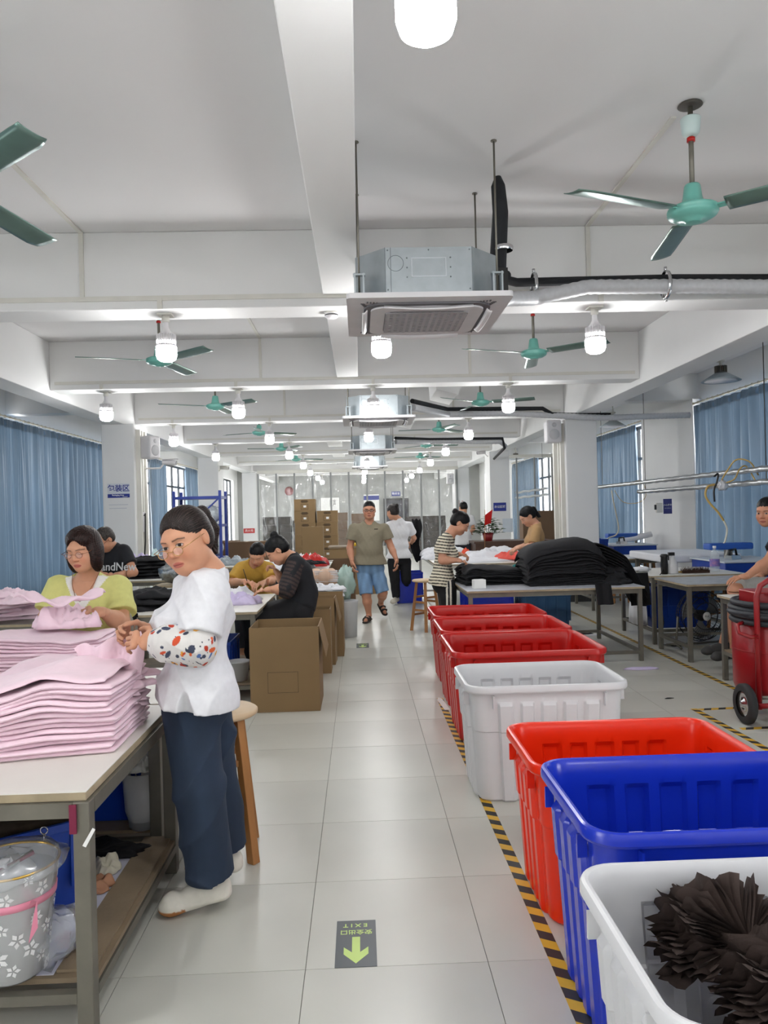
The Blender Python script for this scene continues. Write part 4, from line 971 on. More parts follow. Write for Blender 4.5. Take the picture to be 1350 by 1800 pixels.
def ironing(label, lab_iron, x, y, z, w_=.75, d=.9, rz=0):
    t = thing('ironing_table', label, 'ironing table', (x, y, 0), rz)
    MB().box(-w_/2, w_/2, -d/2, d/2, z-.24, z-.02).build('blue_cabinet', M_bluebin, t, bevel=.008)
    MB().box(-w_/2-.02, w_/2+.02, -d/2-.02, d/2+.02, z-.02, z).build('padded_top', mat('pad_grey', (196, 204, 212), .8), t, bevel=.006)
    for sx in (-1, 1):
        for sy in (-1, 1): MB().box(sx*(w_/2-.05)-.025, sx*(w_/2-.05)+.025, sy*(d/2-.05)-.025, sy*(d/2-.05)+.025, 0, z-.24).build('leg', M_black, t)
    MB().box(-w_/2+.1, w_/2-.1, d/2-.3, d/2-.1, z+.1, z+.18).build('blue_arm_rest', mat('rest_blue', (40, 90, 180), .5), t, bevel=.02); MB().box(-.03, .03, d/2-.25, d/2-.15, z, z+.1).build('arm_post', M_steel, t)
    i = thing('steam_iron', lab_iron, 'iron', (x-.1, y-.1, z), rz+30)
    MB().add([(-.11, -.05, 0), (.08, -.05, 0), (.13, 0, 0), (.08, .05, 0), (-.11, .05, 0), (-.11, -.045, .05), (.05, -.04, .05), (.09, 0, .04), (.05, .04, .05), (-.11, .045, .05)],
             [(4, 3, 2, 1, 0), (5, 6, 7, 8, 9), (0, 1, 6, 5), (1, 2, 7, 6), (2, 3, 8, 7), (3, 4, 9, 8), (4, 0, 5, 9)]).build('sole', M_knob, i)
    MB().tube([(-.09, 0, .05), (-.09, 0, .11), (.03, 0, .12), (.05, 0, .05)], .014, 8).build('handle', M_black, i)
ironing('blue ironing table before the right edge curtain', 'steam iron standing on the right hand ironing table', 4.55, 9.2, .83)
ironing('blue ironing table at the window right of the pillar', 'steam iron on the ironing table right of the pillar', 4.75, 13.7, .83)
t = thing('long_ironing_board', 'long padded white board table in front of the right windows', 'table', (4.35, 10.35, 0))
MB().box(-.5, .5, -.65, .65, .76, .86).build('padded_board', M_whc, t, bevel=.02)
for sx in (-1, 1):
    for sy in (-1, 1): MB().box(sx*.42-.02, sx*.42+.02, sy*.55-.02, sy*.55+.02, 0, .76).build('leg', M_steel, t)
t = thing('sleeve_board', 'white padded sleeve roll on the ironing table right of the pillar', 'ironing board', (5.0, 13.9, .93)); MB().lathe([(0, -.3), (.05, -.29), (.06, 0), (.05, .29), (0, .3)], 14, M=Matrix.Rotation(R(80), 4, 'Y')).build('roll', M_whc, t); MB().box(-.02, .02, -.02, .02, -.1, 0).build('post', M_steel, t)
# things on the bottle table
t = thing('spray_bottle', 'white spray bottle with a black trigger head on the steel table', 'bottle', (3.42, 8.4, .74))
MB().lathe([(0, 0), (.055, 0), (.06, .01), (.055, .1), (.03, .17), (.022, .2), (0, .2)], 24).build('bottle', M_white, t)
MB().box(-.045, .02, -.018, .018, .2, .235).box(-.05, -.04, -.01, .01, .15, .21).tube([(0, 0, .18), (0, 0, .21)], .02, 12).build('trigger_head', M_black, t)
t = thing('black_sprayer', 'black bottle with cord beside the white spray bottle', 'bottle', (3.32, 8.38, .74)); MB().lathe([(0, 0), (.035, 0), (.04, .1), (.035, .18), (.045, .2), (.03, .22), (0, .22)], 18).build('bottle', M_black, t)
MB().tube([(-.02, -.03, .05), (-.09, -.1, .0), (-.12, -.14, -.2), (-.1, -.2, -.5), (-.16, -.25, -.72), (-.05, -.3, -.733), (.3, -.35, -.733)], .006, 6).build('power_cord', M_black, t)
t = thing('water_bottle', 'clear plastic bottle with a coloured label on the steel table', 'bottle', (3.96, 8.55, .74))
MB().lathe([(0, 0), (.05, 0), (.052, .02), (.052, .16), (.045, .2), (.018, .235), (.016, .26), (0, .26)], 24).build('bottle', clear('bottle_clear', (220, 230, 235), .3), t)
MB().lathe([(.0535, .06), (.0535, .14)], 24).build('label_band', mat('label_blue', (170, 120, 160), .5, col2=(60, 90, 180), scale=20), t); MB().lathe([(0, .26), (.019, .26), (.019, .285), (0, .285)], 16).build('cap', M_paper, t)
t = thing('hairy_brush', 'shaggy dark brown brush lying on the steel table', 'brush', (3.68, 8.42, .74)); mb = MB()
for k in range(420):
    a = k*2.399; x = -.15+.3*hsh(k, 5); p = Vector((x, .05*math.sin(a), .012+.02*abs(math.cos(a)))); d = Vector((hsh(k, 6)-.5, math.sin(a)*.8, abs(math.cos(a)))).normalized()*.05; s = Vector((.002, .001, 0)); mb.add([p-s, p+s, p+d], [(0, 1, 2)])
br = mb.build('bristles', mat('bristle', (74, 44, 28), .8), t); br['kind'] = 'stuff'; MB().box(-.15, .15, -.03, .03, .0, .03).build('back', mat('bristle_back', (60, 36, 24), .8), t)
MB().tube([(-.15, 0, .015), (-.26, 0, .015)], .01, 8).build('handle', mat('hose_ochre', (204, 170, 96), .5), t)
t = film_bag('crumpled_tissue', 'small white cloth on the left of the bottle table', (3.2, 8.75, .74), (.1, .08, .03), .03, 8, mt=M_whc, amp=.5, cat='cloth')
for k, (x, y, lab) in enumerate(((4.3, 7.6, 'black speaker box behind the seated man, left'), (4.62, 7.8, 'black speaker box behind the seated man, right'))):
    t = thing('black_box', lab, 'box', (x, y, .70 if False else .0)); MB().box(-.12, .12, -.1, .1, .6, .88).build('case', M_black, t, bevel=.006); MB().box(-.14, .14, -.12, .12, 0, .6).build('stand', M_steel, t)
# ---------------------------------------------------------------- sculpting by smooth unions
F32 = np.float32
def V(*a): return np.array(a, F32)
def capf(a, b2, ra, rb, n=None, s=1.0):
    a = np.array(a, F32); b2 = np.array(b2, F32); ab = b2-a; L2 = float(ab @ ab)+1e-9
    if n is not None: n = np.array(n, F32)/np.linalg.norm(n)
    def f(P):
        q = P-a; t = np.clip(q @ ab/L2, 0, 1); v = q-t[:, None]*ab
        if n is not None:
            c = v @ n; v = v+((s-1)*c)[:, None]*n
        return np.sqrt((v*v).sum(1))-(ra+(rb-ra)*t)
    r = max(ra, rb); return f, np.minimum(a, b2)-r, np.maximum(a, b2)+r
def ellf(c, r, M=None):
    c = np.array(c, F32); r = np.array(r, F32); M = np.eye(3, dtype=F32) if M is None else np.array(M, F32)
    def f(P):
        q = (P-c) @ M; k0 = np.sqrt(((q/r)**2).sum(1)); k1 = np.sqrt(((q/(r*r))**2).sum(1))+1e-9
        return np.where(k0 < .3, (k0-1)*r.min(), k0*(k0-1)/k1)
    R_ = float(r.max()); return f, c-R_, c+R_
def clipf(prim, planes):
    """keep the primitive only where (P-p).n < 0 for every plane (p, n)"""
    f0, lo, hi = prim; pl = [(np.array(p, F32), np.array(n, F32)/np.linalg.norm(n)) for p, n in planes]
    def f(P):
        d = f0(P)
        for p, n in pl: d = np.maximum(d, (P-p) @ n)
        return d
    return f, lo, hi
class Solid:
    def __init__(s): s.ops = []; s.disp = None; s.post = []
    def u(s, prim, k=.02): s.ops.append((prim, k, 1)); return s
    def sub(s, prim, k=.004): s.ops.append((prim, k, -1)); return s
    def clip(s, p, n): s.post.append((np.array(p, F32), np.array(n, F32)/np.linalg.norm(n))); return s
    def __call__(s, P):
        d = np.full(len(P), 1., F32)
        X_, Y_, Z_ = np.ascontiguousarray(P[:, 0]), np.ascontiguousarray(P[:, 1]), np.ascontiguousarray(P[:, 2])
        b0 = (X_.min(), Y_.min(), Z_.min()); b1 = (X_.max(), Y_.max(), Z_.max())
        for (f, lo, hi), k, sg in s.ops:
            l, h_ = lo-.09, hi+.09
            if b0[0] > h_[0] or b0[1] > h_[1] or b0[2] > h_[2] or b1[0] < l[0] or b1[1] < l[1] or b1[2] < l[2]: continue
            m = (X_ > l[0]) & (X_ < h_[0]) & (Y_ > l[1]) & (Y_ < h_[1]) & (Z_ > l[2]) & (Z_ < h_[2])
            idx = np.nonzero(m)[0]
            if len(idx) == 0: continue
            e = f(P[idx]).astype(F32); c = d[idx]
            if sg > 0:
                h = np.maximum(k-np.abs(c-e), 0)/k; d[idx] = np.minimum(c, e)-h*h*k*.25
            else:
                e = -e; h = np.maximum(k-np.abs(c-e), 0)/k; d[idx] = np.maximum(c, e)+h*h*k*.25
        if s.disp is not None:
            m = np.abs(d) < .05
            if m.any(): d[m] += s.disp(P[m])
        for p, n in s.post: d = np.maximum(d, (P-p) @ n)
        return d
    def bounds(s):
        lo = np.min([p[0][1] for p in s.ops if p[2] > 0], axis=0); hi = np.max([p[0][2] for p in s.ops if p[2] > 0], axis=0); return lo-.03, hi+.03
def surfmesh(f, lo, hi, h):
    B = 6; n = (np.ceil((np.array(hi)-np.array(lo))/h/B).astype(int)+1)*B
    lo = np.array(lo, F32)
    D = np.ones(n+1, F32)
    nb = n//B
    bi = np.stack(np.meshgrid(*[np.arange(k) for k in nb], indexing='ij'), -1).reshape(-1, 3)
    cc = lo+(bi+.5)*B*h; dc = f(cc.astype(F32))
    rad = B*h*.5*1.733*1.6+.012
    act = bi[np.abs(dc) < rad]
    for b_ in bi[dc <= -rad]: D[b_[0]*B:(b_[0]+1)*B+1, b_[1]*B:(b_[1]+1)*B+1, b_[2]*B:(b_[2]+1)*B+1] = -1
    off = np.stack(np.meshgrid(*[np.arange(B+1)]*3, indexing='ij'), -1).reshape(-1, 3)
    for s0 in range(0, len(act), 120):
        a = act[s0:s0+120]; ids = (a[:, None, :]*B+off[None]).reshape(-1, 3)
        D[ids[:, 0], ids[:, 1], ids[:, 2]] = f((lo+ids*h).astype(F32))
    S = D < 0; nx, ny, nz = n
    c8 = [S[i:nx+i, j:ny+j, k:nz+k] for i in (0, 1) for j in (0, 1) for k in (0, 1)]
    cnt = sum(x.astype(np.uint8) for x in c8); cell = (cnt > 0) & (cnt < 8)
    ci = np.argwhere(cell); idm = np.full((nx, ny, nz), -1, np.int32); idm[cell] = np.arange(len(ci))
    acc = np.zeros((len(ci), 3), F32); num = np.zeros(len(ci), F32)
    for ax in range(3):
        o1, o2 = [q for q in range(3) if q != ax]
        for p in (0, 1):
            for q in (0, 1):
                b0 = ci.copy(); b0[:, o1] += p; b0[:, o2] += q; b1 = b0.copy(); b1[:, ax] += 1
                d0 = D[b0[:, 0], b0[:, 1], b0[:, 2]]; d1 = D[b1[:, 0], b1[:, 1], b1[:, 2]]; m = (d0 < 0) != (d1 < 0)
                t = d0/(d0-d1+1e-12); pt = b0.astype(F32); pt[:, ax] += t; acc[m] += pt[m]; num[m] += 1
    vs = lo+acc/num[:, None]*h
    fs = []
    for ax in range(3):
        o1, o2 = (ax+1) % 3, (ax+2) % 3
        sl0 = [slice(1, None)]*3; sl0[ax] = slice(0, n[ax]); sl1 = list(sl0); sl1[ax] = slice(1, n[ax]+1)
        A_ = S[tuple(sl0)]; B_ = S[tuple(sl1)]; A_ = A_[:nx, :ny, :nz]; B_ = B_[:A_.shape[0], :A_.shape[1], :A_.shape[2]]
        e = np.argwhere(A_ != B_); inside0 = A_[e[:, 0], e[:, 1], e[:, 2]]
        e = e+1; e[:, ax] -= 1
        ok = (e[:, o1] < n[o1]) & (e[:, o2] < n[o2]); e = e[ok]; inside0 = inside0[ok]
        def g(d1, d2):
            q = e.copy(); q[:, o1] -= d1; q[:, o2] -= d2; return idm[q[:, 0], q[:, 1], q[:, 2]]
        Q = np.stack([g(1, 1), g(0, 1), g(0, 0), g(1, 0)], 1); Q[~inside0] = Q[~inside0][:, ::-1]
        fs.append(Q[(Q >= 0).all(1)])
    return vs, np.concatenate(fs)
def sculpt(name, regions, mt, parent, colfn=None):
    """regions: (solid, lo, hi, voxel); several regions join into one object"""
    VV = []; FF = []; k = 0
    for (f, lo, hi, h) in regions:
        v, q = surfmesh(f, lo, hi, h); VV.append(v); FF.append(q+k); k += len(v)
    v = np.concatenate(VV); q = np.concatenate(FF)
    me = bpy.data.meshes.new(name); me.vertices.add(len(v)); me.vertices.foreach_set('co', v.astype(np.float32).ravel())
    me.loops.add(q.size); me.loops.foreach_set('vertex_index', q.astype(np.int32).ravel())
    me.polygons.add(len(q)); me.polygons.foreach_set('loop_start', np.arange(0, q.size, 4, dtype=np.int32))
    me.polygons.foreach_set('use_smooth', np.ones(len(q), bool)); me.update(calc_edges=True)
    me.materials.append(mt)
    if colfn is not None:
        c = np.ones((len(v), 4), F32); c[:, :3] = colfn(v); a = me.color_attributes.new('Col', 'FLOAT_COLOR', 'POINT'); a.data.foreach_set('color', c.ravel())
    o = bpy.data.objects.new(name, me); C.objects.link(o)
    if parent is not None: o.parent = parent; o.matrix_parent_inverse = parent.matrix_world.inverted() if False else Matrix.Translation(-parent.location)
    return o
def lin(*c): return np.array(srgb(*c), F32)
def flat(col): return lambda v: np.tile(lin(*col), (len(v), 1))
def folds(amp, fx=23, seed=0., vert=1.0):
    def f(P):
        x, y, z = P[:, 0], P[:, 1], P[:, 2]
        rg = lambda p: (1-np.abs(np.sin(p)))**2
        a = rg(fx*.55*(x+.35*z)+2.0*np.sin(7*z+seed+6*y)+seed)*(.5+.5*np.sin(9*y+5*z+seed))
        b_ = rg(fx*.5*(y-.6*z)+2.3*np.sin(9*x-5*z+seed*2))*(.5+.5*np.sin(8*x-7*z+seed*3))
        c = rg(fx*.75*(z*vert+.7*x-.5*y)+1.8*np.sin(11*x+7*y+seed))*(.5+.5*np.sin(10*x+4*y-3*z))
        return (-amp*1.5*(a+b_+c*.8)+amp*.5).astype(F32)
    return f
def frame(yaw, pitch=0, roll=0):
    M = Matrix.Rotation(R(yaw), 3, 'Z') @ Matrix.Rotation(R(pitch), 3, 'X') @ Matrix.Rotation(R(roll), 3, 'Y'); return np.array(M, F32)
def unit(v): v = np.array(v, float); return v/(np.linalg.norm(v)+1e-9)

def head_solid(S, c, M, s=1., fem=True, jaw=1.):
    L = lambda x, y, z: np.array(c, F32)+M @ (V(x, y, z)*s)
    E = lambda x, y, z, rx, ry, rz, k=.015: S.u(ellf(L(x, y, z), V(rx, ry, rz)*s, M), k*s)
    E(0, -.018, .035, .073, .092, .079); E(0, .018, -.02, .064*jaw, .070, .088, .03); E(0, .050, -.083, .030*jaw, .030, .026, .04)
    for sx in (-1, 1):
        E(sx*.042*jaw, .012, -.062, .022, .036, .026, .03); E(sx*.036*jaw, .054, -.030, .025, .024, .027, .025)
    E(0, .071, .024, .046, .016, .014, .02)
    S.u(capf(L(0, .080, .012), L(0, .097, -.026), .0065*s, .0115*s), .012*s)
    for sx in (-1, 1):
        E(sx*.012, .089, -.031, .0085, .0105, .0075, .006)
        S.sub(ellf(L(sx*.031, .096, .002), V(.018, .014, .012)*s, M), .014*s)
        E(sx*.031, .0735, .001, .0155, .0125, .0105, .004)
    E(0, .083, -.060, .021, .0095, .0055, .006); E(0, .081, -.069, .018, .0095, .0065, .005)
    S.sub(ellf(L(0, .093, -.0645), V(.022, .006, .0012)*s, M), .002*s)
    for sx in (-1, 1):
        E(sx*.077, -.012, -.004, .008, .018, .030, .006); S.sub(ellf(L(sx*.086, -.009, .0), V(.006, .010, .017)*s, M), .004*s)
    return L
def face_color(c, M, s, skin, gaze=(0, 0), closed=False, lips=(178, 92, 84), brow=(48, 36, 32)):
    sk = lin(*skin); lp = lin(*lips); br = lin(*brow); ck = lin(min(255, skin[0]+8), skin[1]-22, skin[2]-22)
    def f(v):
        q = ((v-np.array(c, F32)) @ M)/s; x, y, z = q[:, 0], q[:, 1], q[:, 2]; ax = np.abs(x)
        o = np.tile(sk, (len(v), 1)); fr = (y > .03)
        def mixin(w, col):
            nonlocal o; w = np.clip(w, 0, 1)[:, None]; o = o*(1-w)+col*w
        mixin(.35*np.exp(-((ax-.04)**2+(z+.035)**2)/.0004)*fr, ck)
        mixin(.4*np.exp(-((ax-0)**2/.0003+(z+.032)**2/.0001))*fr*(y > .085), ck)
        lw = np.sqrt((x/.0235)**2+((z+.0645)/.0105)**2); mixin(np.clip((1.08-lw)*6, 0, 1)*(y > .06)*.85, lp)
        mixin(np.exp(-((z+.0645)/.0013)**2)*(ax < .021)*(y > .06)*.8, lp*.35)
        bz = .0195+.004*np.clip((ax-.015)/.02, 0, 1)-.30*np.clip(ax-.036, 0, 1); mixin(np.clip(1.2-np.abs(z-bz)/.0034, 0, 1)*(ax > .012)*(ax < .052)*fr*.85, br)
        ex = (ax-.031)/.0145; ez = (z-.001+.0*ax)/(.0056*np.clip(1-ex**2, .0, 1)**.5+1e-5)
        ins = (np.abs(ex) < 1) & (np.abs(ez) < 1) & (y > .05)
        if not closed:
            mixin(ins*1., lin(196, 184, 176)); gx, gz = gaze
            xi = x-np.sign(x)*.031-gx; r2 = np.sqrt(xi**2+(z-.0015-gz)**2); mixin(ins*np.clip((.0075-r2)/.001, 0, 1), lin(46, 30, 24)); mixin(ins*np.clip((.003-r2)/.001, 0, 1), lin(8, 8, 8))
            up = np.abs(z-.001-.0056*np.clip(1-ex**2, 0, 1)**.5); mixin((np.abs(ex) < 1.08)*np.clip(1.3-up/.0016, 0, 1)*(y > .05), lin(26, 18, 16))
        else:
            up = np.abs(z+.004-.0035*ex**2); mixin((np.abs(ex) < 1.05)*np.clip(1.2-up/.0013, 0, 1)*(y > .05), lin(40, 26, 22))
        return o
    return f
def hair_solid(c, M, s, style, fr=.0):
    S = Solid(); L = lambda x, y, z: np.array(c, F32)+M @ (V(x, y, z)*s); k = s
    E = lambda x, y, z, rx, ry, rz, kk=.015: S.u(ellf(L(x, y, z), V(rx, ry, rz)*s, M), kk*s)
    short = style == 'short'
    g = .004 if short else .008
    E(0, -.020, .038, .073+g, .092+g, .080+g); 
    if not short: E(0, -.035, .0, .072+g, .075+g, .075)
    else: E(0, -.040, .0, .074, .070, .062)
    if style == 'bob':
        for sx in (-1, 1): E(sx*.068, .006, -.045, .026, .050, .082, .03)
        E(0, -.055, -.04, .070, .045, .088, .03); E(0, .0, .065, .076, .088, .06)
    if style in ('crop',):
        E(0, -.01, .05, .080, .095, .082)
    # open the face
    if style == 'bob':
        S.sub(ellf(L(.002, .110, -.035), V(.060, .088, .118)*s, M), .010*s)
    elif style == 'short':
        S.sub(ellf(L(0, .118, -.042), V(.071, .090, .106)*s, M), .006*s)
    elif style == 'balding':
        S.sub(ellf(L(0, .115, .05), V(.075, .125, .12)*s, M), .01*s)
    else:
        S.sub(ellf(L(0, .118, -.028), V(.078, .094, .104)*s, M), .012*s)
    if style != 'bob':
        for sx in (-1, 1): S.sub(ellf(L(sx*.088, .006, -.020), V(.030, .034, .046)*s, M), .006*s)
        S.clip(L(0, 0, -.062), M @ V(0, .35, -1.))
    if style == 'bun': E(0, -.115, .075, .034, .032, .034, .01)
    if style == 'high_bun': E(0, -.075, .118, .036, .034, .030, .01)
    if style == 'ponytail':
        S.u(capf(L(0, -.088, .070), L(-.004, -.135, .068), .020*s, .026*s), .012); S.u(capf(L(-.004, -.135, .068), L(-.006, -.152, -.0), .029*s, .030*s), .012); S.u(capf(L(-.006, -.152, .0), L(-.004, -.135, -.085), .028*s, .008*s), .012)
    if style == 'long_tail':
        S.u(capf(L(0, -.09, .06), L(0, -.125, .03), .018*s, .022*s), .01); S.u(capf(L(0, -.125, .03), L(0, -.12, -.12), .026*s, .022*s), .01); S.u(capf(L(0, -.12, -.12), L(0, -.11, -.2), .02*s, .006*s), .01)
    def disp(P):
        q = ((P-np.array(c, F32)) @ M)/s; th = np.arctan2(q[:, 0], q[:, 2]-.03)
        if style == 'bob': return (.0016*np.sin(120*np.arctan2(q[:, 0], q[:, 1]+.02)+12*q[:, 2]*8)*s).astype(F32)
        if short: return (.0012*np.sin(300*q[:, 0]+90*q[:, 1])*np.sin(260*q[:, 1]+80*q[:, 2])*s).astype(F32)
        return (.0016*np.sin(75*th+14*q[:, 1]*6)+.0007*np.sin(190*q[:, 2]+60*q[:, 0])*(q[:, 1] < -.1)).astype(F32)*s
    S.disp = disp
    return S
def hair_color(c, M, s, col):
    def f(v):
        q = ((v-np.array(c, F32)) @ M)/s; th = np.arctan2(q[:, 0], q[:, 2]-.03)
        n = .5+.25*np.sin(110*th+30*q[:, 1])+.25*np.sin(61*th-47*q[:, 1]+3*np.sin(90*q[:, 2]))
        return lin(*col)[None]*(.35+2.6*n**3)[:, None]
    return f
def hand_ops(S, wr, d, nrm, side=1, curl=.6, s=1., spread=.1, r=.0085, thumb=.6, collect=None):
    """palm and five fingers rooted at the wrist; d points to the fingertips, nrm out of the back of the hand"""
    d = unit(d); nrm = unit(np.array(nrm)-d*np.dot(nrm, d)); x = np.cross(d, nrm)*side
    w = np.array(wr, float); G = lambda a, b2, c: w+(x*a+d*b2+nrm*c)*s
    add = (lambda p, k: (S.u(p, k), collect.append(p) if collect is not None else None))
    add(capf(G(0, -.02, 0), G(0, .02, 0), .024*s, .026*s, nrm, 1.35), .02)
    add(capf(G(-.018, .03, 0), G(.018, .03, 0), .020*s, .021*s, nrm, 1.35), .02); add(capf(G(-.028, .075, 0), G(.026, .078, 0), .0125*s, .0135*s, nrm, 1.1), .02)
    lens = [(-.030, .072, .034, .022, .018, .9), (-.011, .080, .040, .026, .020, 1.), (.010, .082, .044, .028, .021, 1.05), (.030, .080, .039, .025, .020, 1.)]
    for i, (fx, fy, l1, l2, l3, rr) in enumerate(lens):
        p = G(fx, fy, 0); a = curl*.75+.06*i; sp = (fx/.03)*spread
        dirf = lambda an: unit(d*math.cos(an)*math.cos(sp)+x*math.sin(sp)-nrm*math.sin(an))
        p1 = p+dirf(a)*l1*s; p2 = p1+dirf(a+curl*1.1)*l2*s; p3 = p2+dirf(a+curl*1.8)*l3*s; q = r*rr*s
        add(capf(p, p1, q*1.12, q), .006); add(capf(p1, p2, q*1.02, q*.92), .004); add(capf(p2, p3, q*.92, q*.78), .004)
    t0 = G(.030, .018, -.006); t1 = t0+unit(x*.75+d*.62-nrm*.35*thumb)*.040*s; t2 = t1+unit(x*.25+d*.85-nrm*.6*thumb)*.030*s; t3 = t2+unit(-x*.05+d*.9-nrm*.6*thumb)*.022*s
    add(capf(t0, t1, .014*s, .0115*s), .014); add(capf(t1, t2, .011*s, .0098*s), .005); add(capf(t2, t3, .0098*s, .0078*s), .004)
    return G
def person(label, J, st):
    """J: joints in metres; st: style. The body is one continuous surface; hair, clothes and shoes are children."""
    base = np.array(J['base'], float); t = thing('person', label, 'person', base)
    hc, M, hs = J['head'], J['M'], st.get('hs', 1.0); w = st.get('w', 1.0); fem = st.get('fem', True)
    fc, fp = unit(J['fc']), unit(J.get('fp', J['fc'])); ch, pv, wa, nk = [np.array(J[k], float) for k in ('chest', 'pelvis', 'waist', 'neck')]
    (sa, sb) = [np.array(a[0], float) for a in J['arms']]
    skin = st.get('skin', (206, 152, 120)); rb, rh, rn = st.get('res', (.009, .004, .005))
    B = Solid()
    def torso(S, g=0., low=0.):
        up = unit(nk-pv); sd = unit(sb-sa)
        S.u(capf(pv+sd*.055*w, pv-sd*.055*w, .105*w+g, .105*w+g, fp, 1.12), .03)
        S.u(capf(wa+sd*.045*w, wa-sd*.045*w, .095*w+g, .095*w+g, fc, 1.15), .08)
        S.u(capf(ch+sd*.055*w, ch-sd*.055*w, .105*w+g, .105*w+g, fc, 1.15), .08)
        if st.get('belly'): S.u(ellf(wa+fc*.05, V(.15, .10, .16)*st['belly']+g), .10)
        if fem and st.get('bust', 1):
            for q in (-1, 1): S.u(ellf(ch+fc*.075*w+sd*q*.065-up*.045, V(.062, .062, .060)*w*st.get('bust', 1)+g), .04)
        S.u(capf(sa+(sb-sa)*.12-up*.01, sa+(sb-sa)*.88-up*.01, .052*w+g, .052*w+g, fc, 1.15), .06)
        S.u(capf(nk-up*.0, sa+(sb-sa)*.18, .045*w+g, .04*w+g), .05); S.u(capf(nk-up*.0, sa+(sb-sa)*.82, .045*w+g, .04*w+g), .05)
    torso(B)
    Lh = head_solid(B, hc, M, hs, fem, st.get('jaw', 1.))
    B.u(capf(Lh(0, -.028, -.05), nk+np.array([0, 0, .0]), .048*w**.5*hs, .056*w**.5), .03)
    hands = []; limb = st.get('limb', 1.)
    for a in J['arms']:
        sh, el, wr = [np.array(q, float) for q in a[:3]]
        B.u(capf(sh, el, .047*w*limb, .038*w*limb), .03); B.u(capf(el, el+(wr-el)*.35, .038*w*limb, .038*w*limb), .02); B.u(capf(el+(wr-el)*.35, wr, .038*w*limb, .025*w**.5), .02)
        kw = dict(a[5]) if len(a) > 5 else {}; n0 = len(B.ops)
        hand_ops(B, wr, a[3], a[4], s=st.get('hand', .95), **kw); hands.append(np.array(wr))
    for l in J['legs']:
        hp, kn, an, to = [np.array(q, float) for q in l[:4]]
        B.u(capf(hp, kn, .080*w**.5, .056*w**.5), .04); B.u(capf(kn, kn+(an-kn)*.35, .054*w**.5, .055*w**.5), .03); B.u(capf(kn+(an-kn)*.35, an, .055*w**.5, .036), .03)
        fd = unit(to-an); B.u(capf(an-np.array([0, 0, .035])-fd*.02, to, .034, .024), .03)
    lo, hi = B.bounds()
    if st.get('ear_off'): pass
    fcol = face_color(hc, M, hs, skin, st.get('gaze', (0, 0)), st.get('closed', False), st.get('lips', (178, 92, 84)), st.get('brow', (48, 36, 32)))
    hcn = np.array(hc, F32)
    # head region keeps its finer grid above a plane through the neck
    plo = np.array(Lh(0, 0, -.02))-.155*hs; phi = np.array(Lh(0, 0, -.02))+.155*hs
    zc = float(nk[2])+.01
    hd = Solid(); hd.ops = B.ops; hd.clip((0, 0, zc-.008), (0, 0, -1)) if st.get('neckcut', True) else None
    bd = Solid(); bd.ops = B.ops
    if st.get('neckcut', True): bd.clip((0, 0, zc), (0, 0, 1))
    regs = [(bd, lo, (hi[0], hi[1], min(hi[2], zc+.02) if st.get('neckcut', True) else hi[2]), rb)]
    if st.get('neckcut', True):
        plo[2] = zc-.02; regs.append((hd, plo, phi, rh))
    if rn:
        hb = []
        for hw, a in zip(hands, J['arms']):
            d = unit(a[3]); c0 = hw+d*.09; hb.append((c0-.13, c0+.13, hw-d*.01, d))
        for (l0, h0, p0, d0) in hb:
            g = Solid(); g.ops = B.ops; g.clip(p0-d0*.004, -d0); regs.append((clipbox(g, l0, h0), l0-.01, h0+.01, rn)); 
            # remove the same hand from the coarse body
        ho = hb
        def cut(P, hb=ho, f=regs[0][0]):
            d = f(P)
            for (l0, h0, p0, d0) in hb:
                m = ((P-p0) @ d0 > 0) & np.all((P > l0) & (P < h0), axis=1)
                if m.any():
                    d[m] = np.maximum(d[m], ((P[m]-p0) @ d0).astype(F32))
            return d
        regs[0] = (cut, *regs[0][1:])
    sculpt('body', regs, M_skin, t, fcol)
    # hair
    if st.get('hair'):
        H = hair_solid(hc, M, hs, st['hair']); l0, h0 = H.bounds(); hcl = st.get('haircol', (30, 25, 25))
        sculpt('hair', [(H, l0, h0, st.get('rhair', rh*1.1))], M_hair, t, hair_color(hc, M, hs, hcl))
    # top
    if st.get('top'):
        tp = st['top']; g = tp.get('g', .012); S = Solid(); torso(S, g)
        hem = np.array(tp.get('hem', pv), float); up = unit(nk-pv)
        if hem[0] == 0 and hem[1] == 0: hem[:2] = pv[:2]
        if 'skirt' in tp: S.u(capf(pv+unit(sb-sa)*.06*w, pv-unit(sb-sa)*.06*w, .105*w+g*1.8, .105*w+g*1.8, fp, 1.12), .08); S.u(capf(pv-up*.0+unit(sb-sa)*.055*w, hem+unit(sb-sa)*.055*w, .10*w+g*1.5, .112*w+g*1.6, fp, 1.1), .06); S.u(capf(pv-unit(sb-sa)*.055*w, hem-unit(sb-sa)*.055*w, .10*w+g*1.5, .112*w+g*1.6, fp, 1.1), .06)
        S.post = []
        body_ops = len(S.ops)
        for i, a in enumerate(J['arms']):
            sh, el, wr = [np.array(q, float) for q in a[:3]]; tl = tp.get('sleeve', .62)
            if tl <= 1: e = sh+(el-sh)*tl; S.u(clipf(capf(sh-(el-sh)*.05, e+(el-sh)*.15, .050*w*limb+g*1.1, .046*w*limb+g*1.9), [(e, el-sh)]), .022)
            else:
                e = el+(wr-el)*(tl-1); S.u(capf(sh, el, .05*w*limb+g*1.1, .045*w*limb+g*1.4), .03); S.u(clipf(capf(el, e+(wr-el)*.1, .045*w*limb+g*1.4, .036*limb+g*1.6), [(e, wr-el)]), .02)
        nr = tp.get('neck_r', .068)
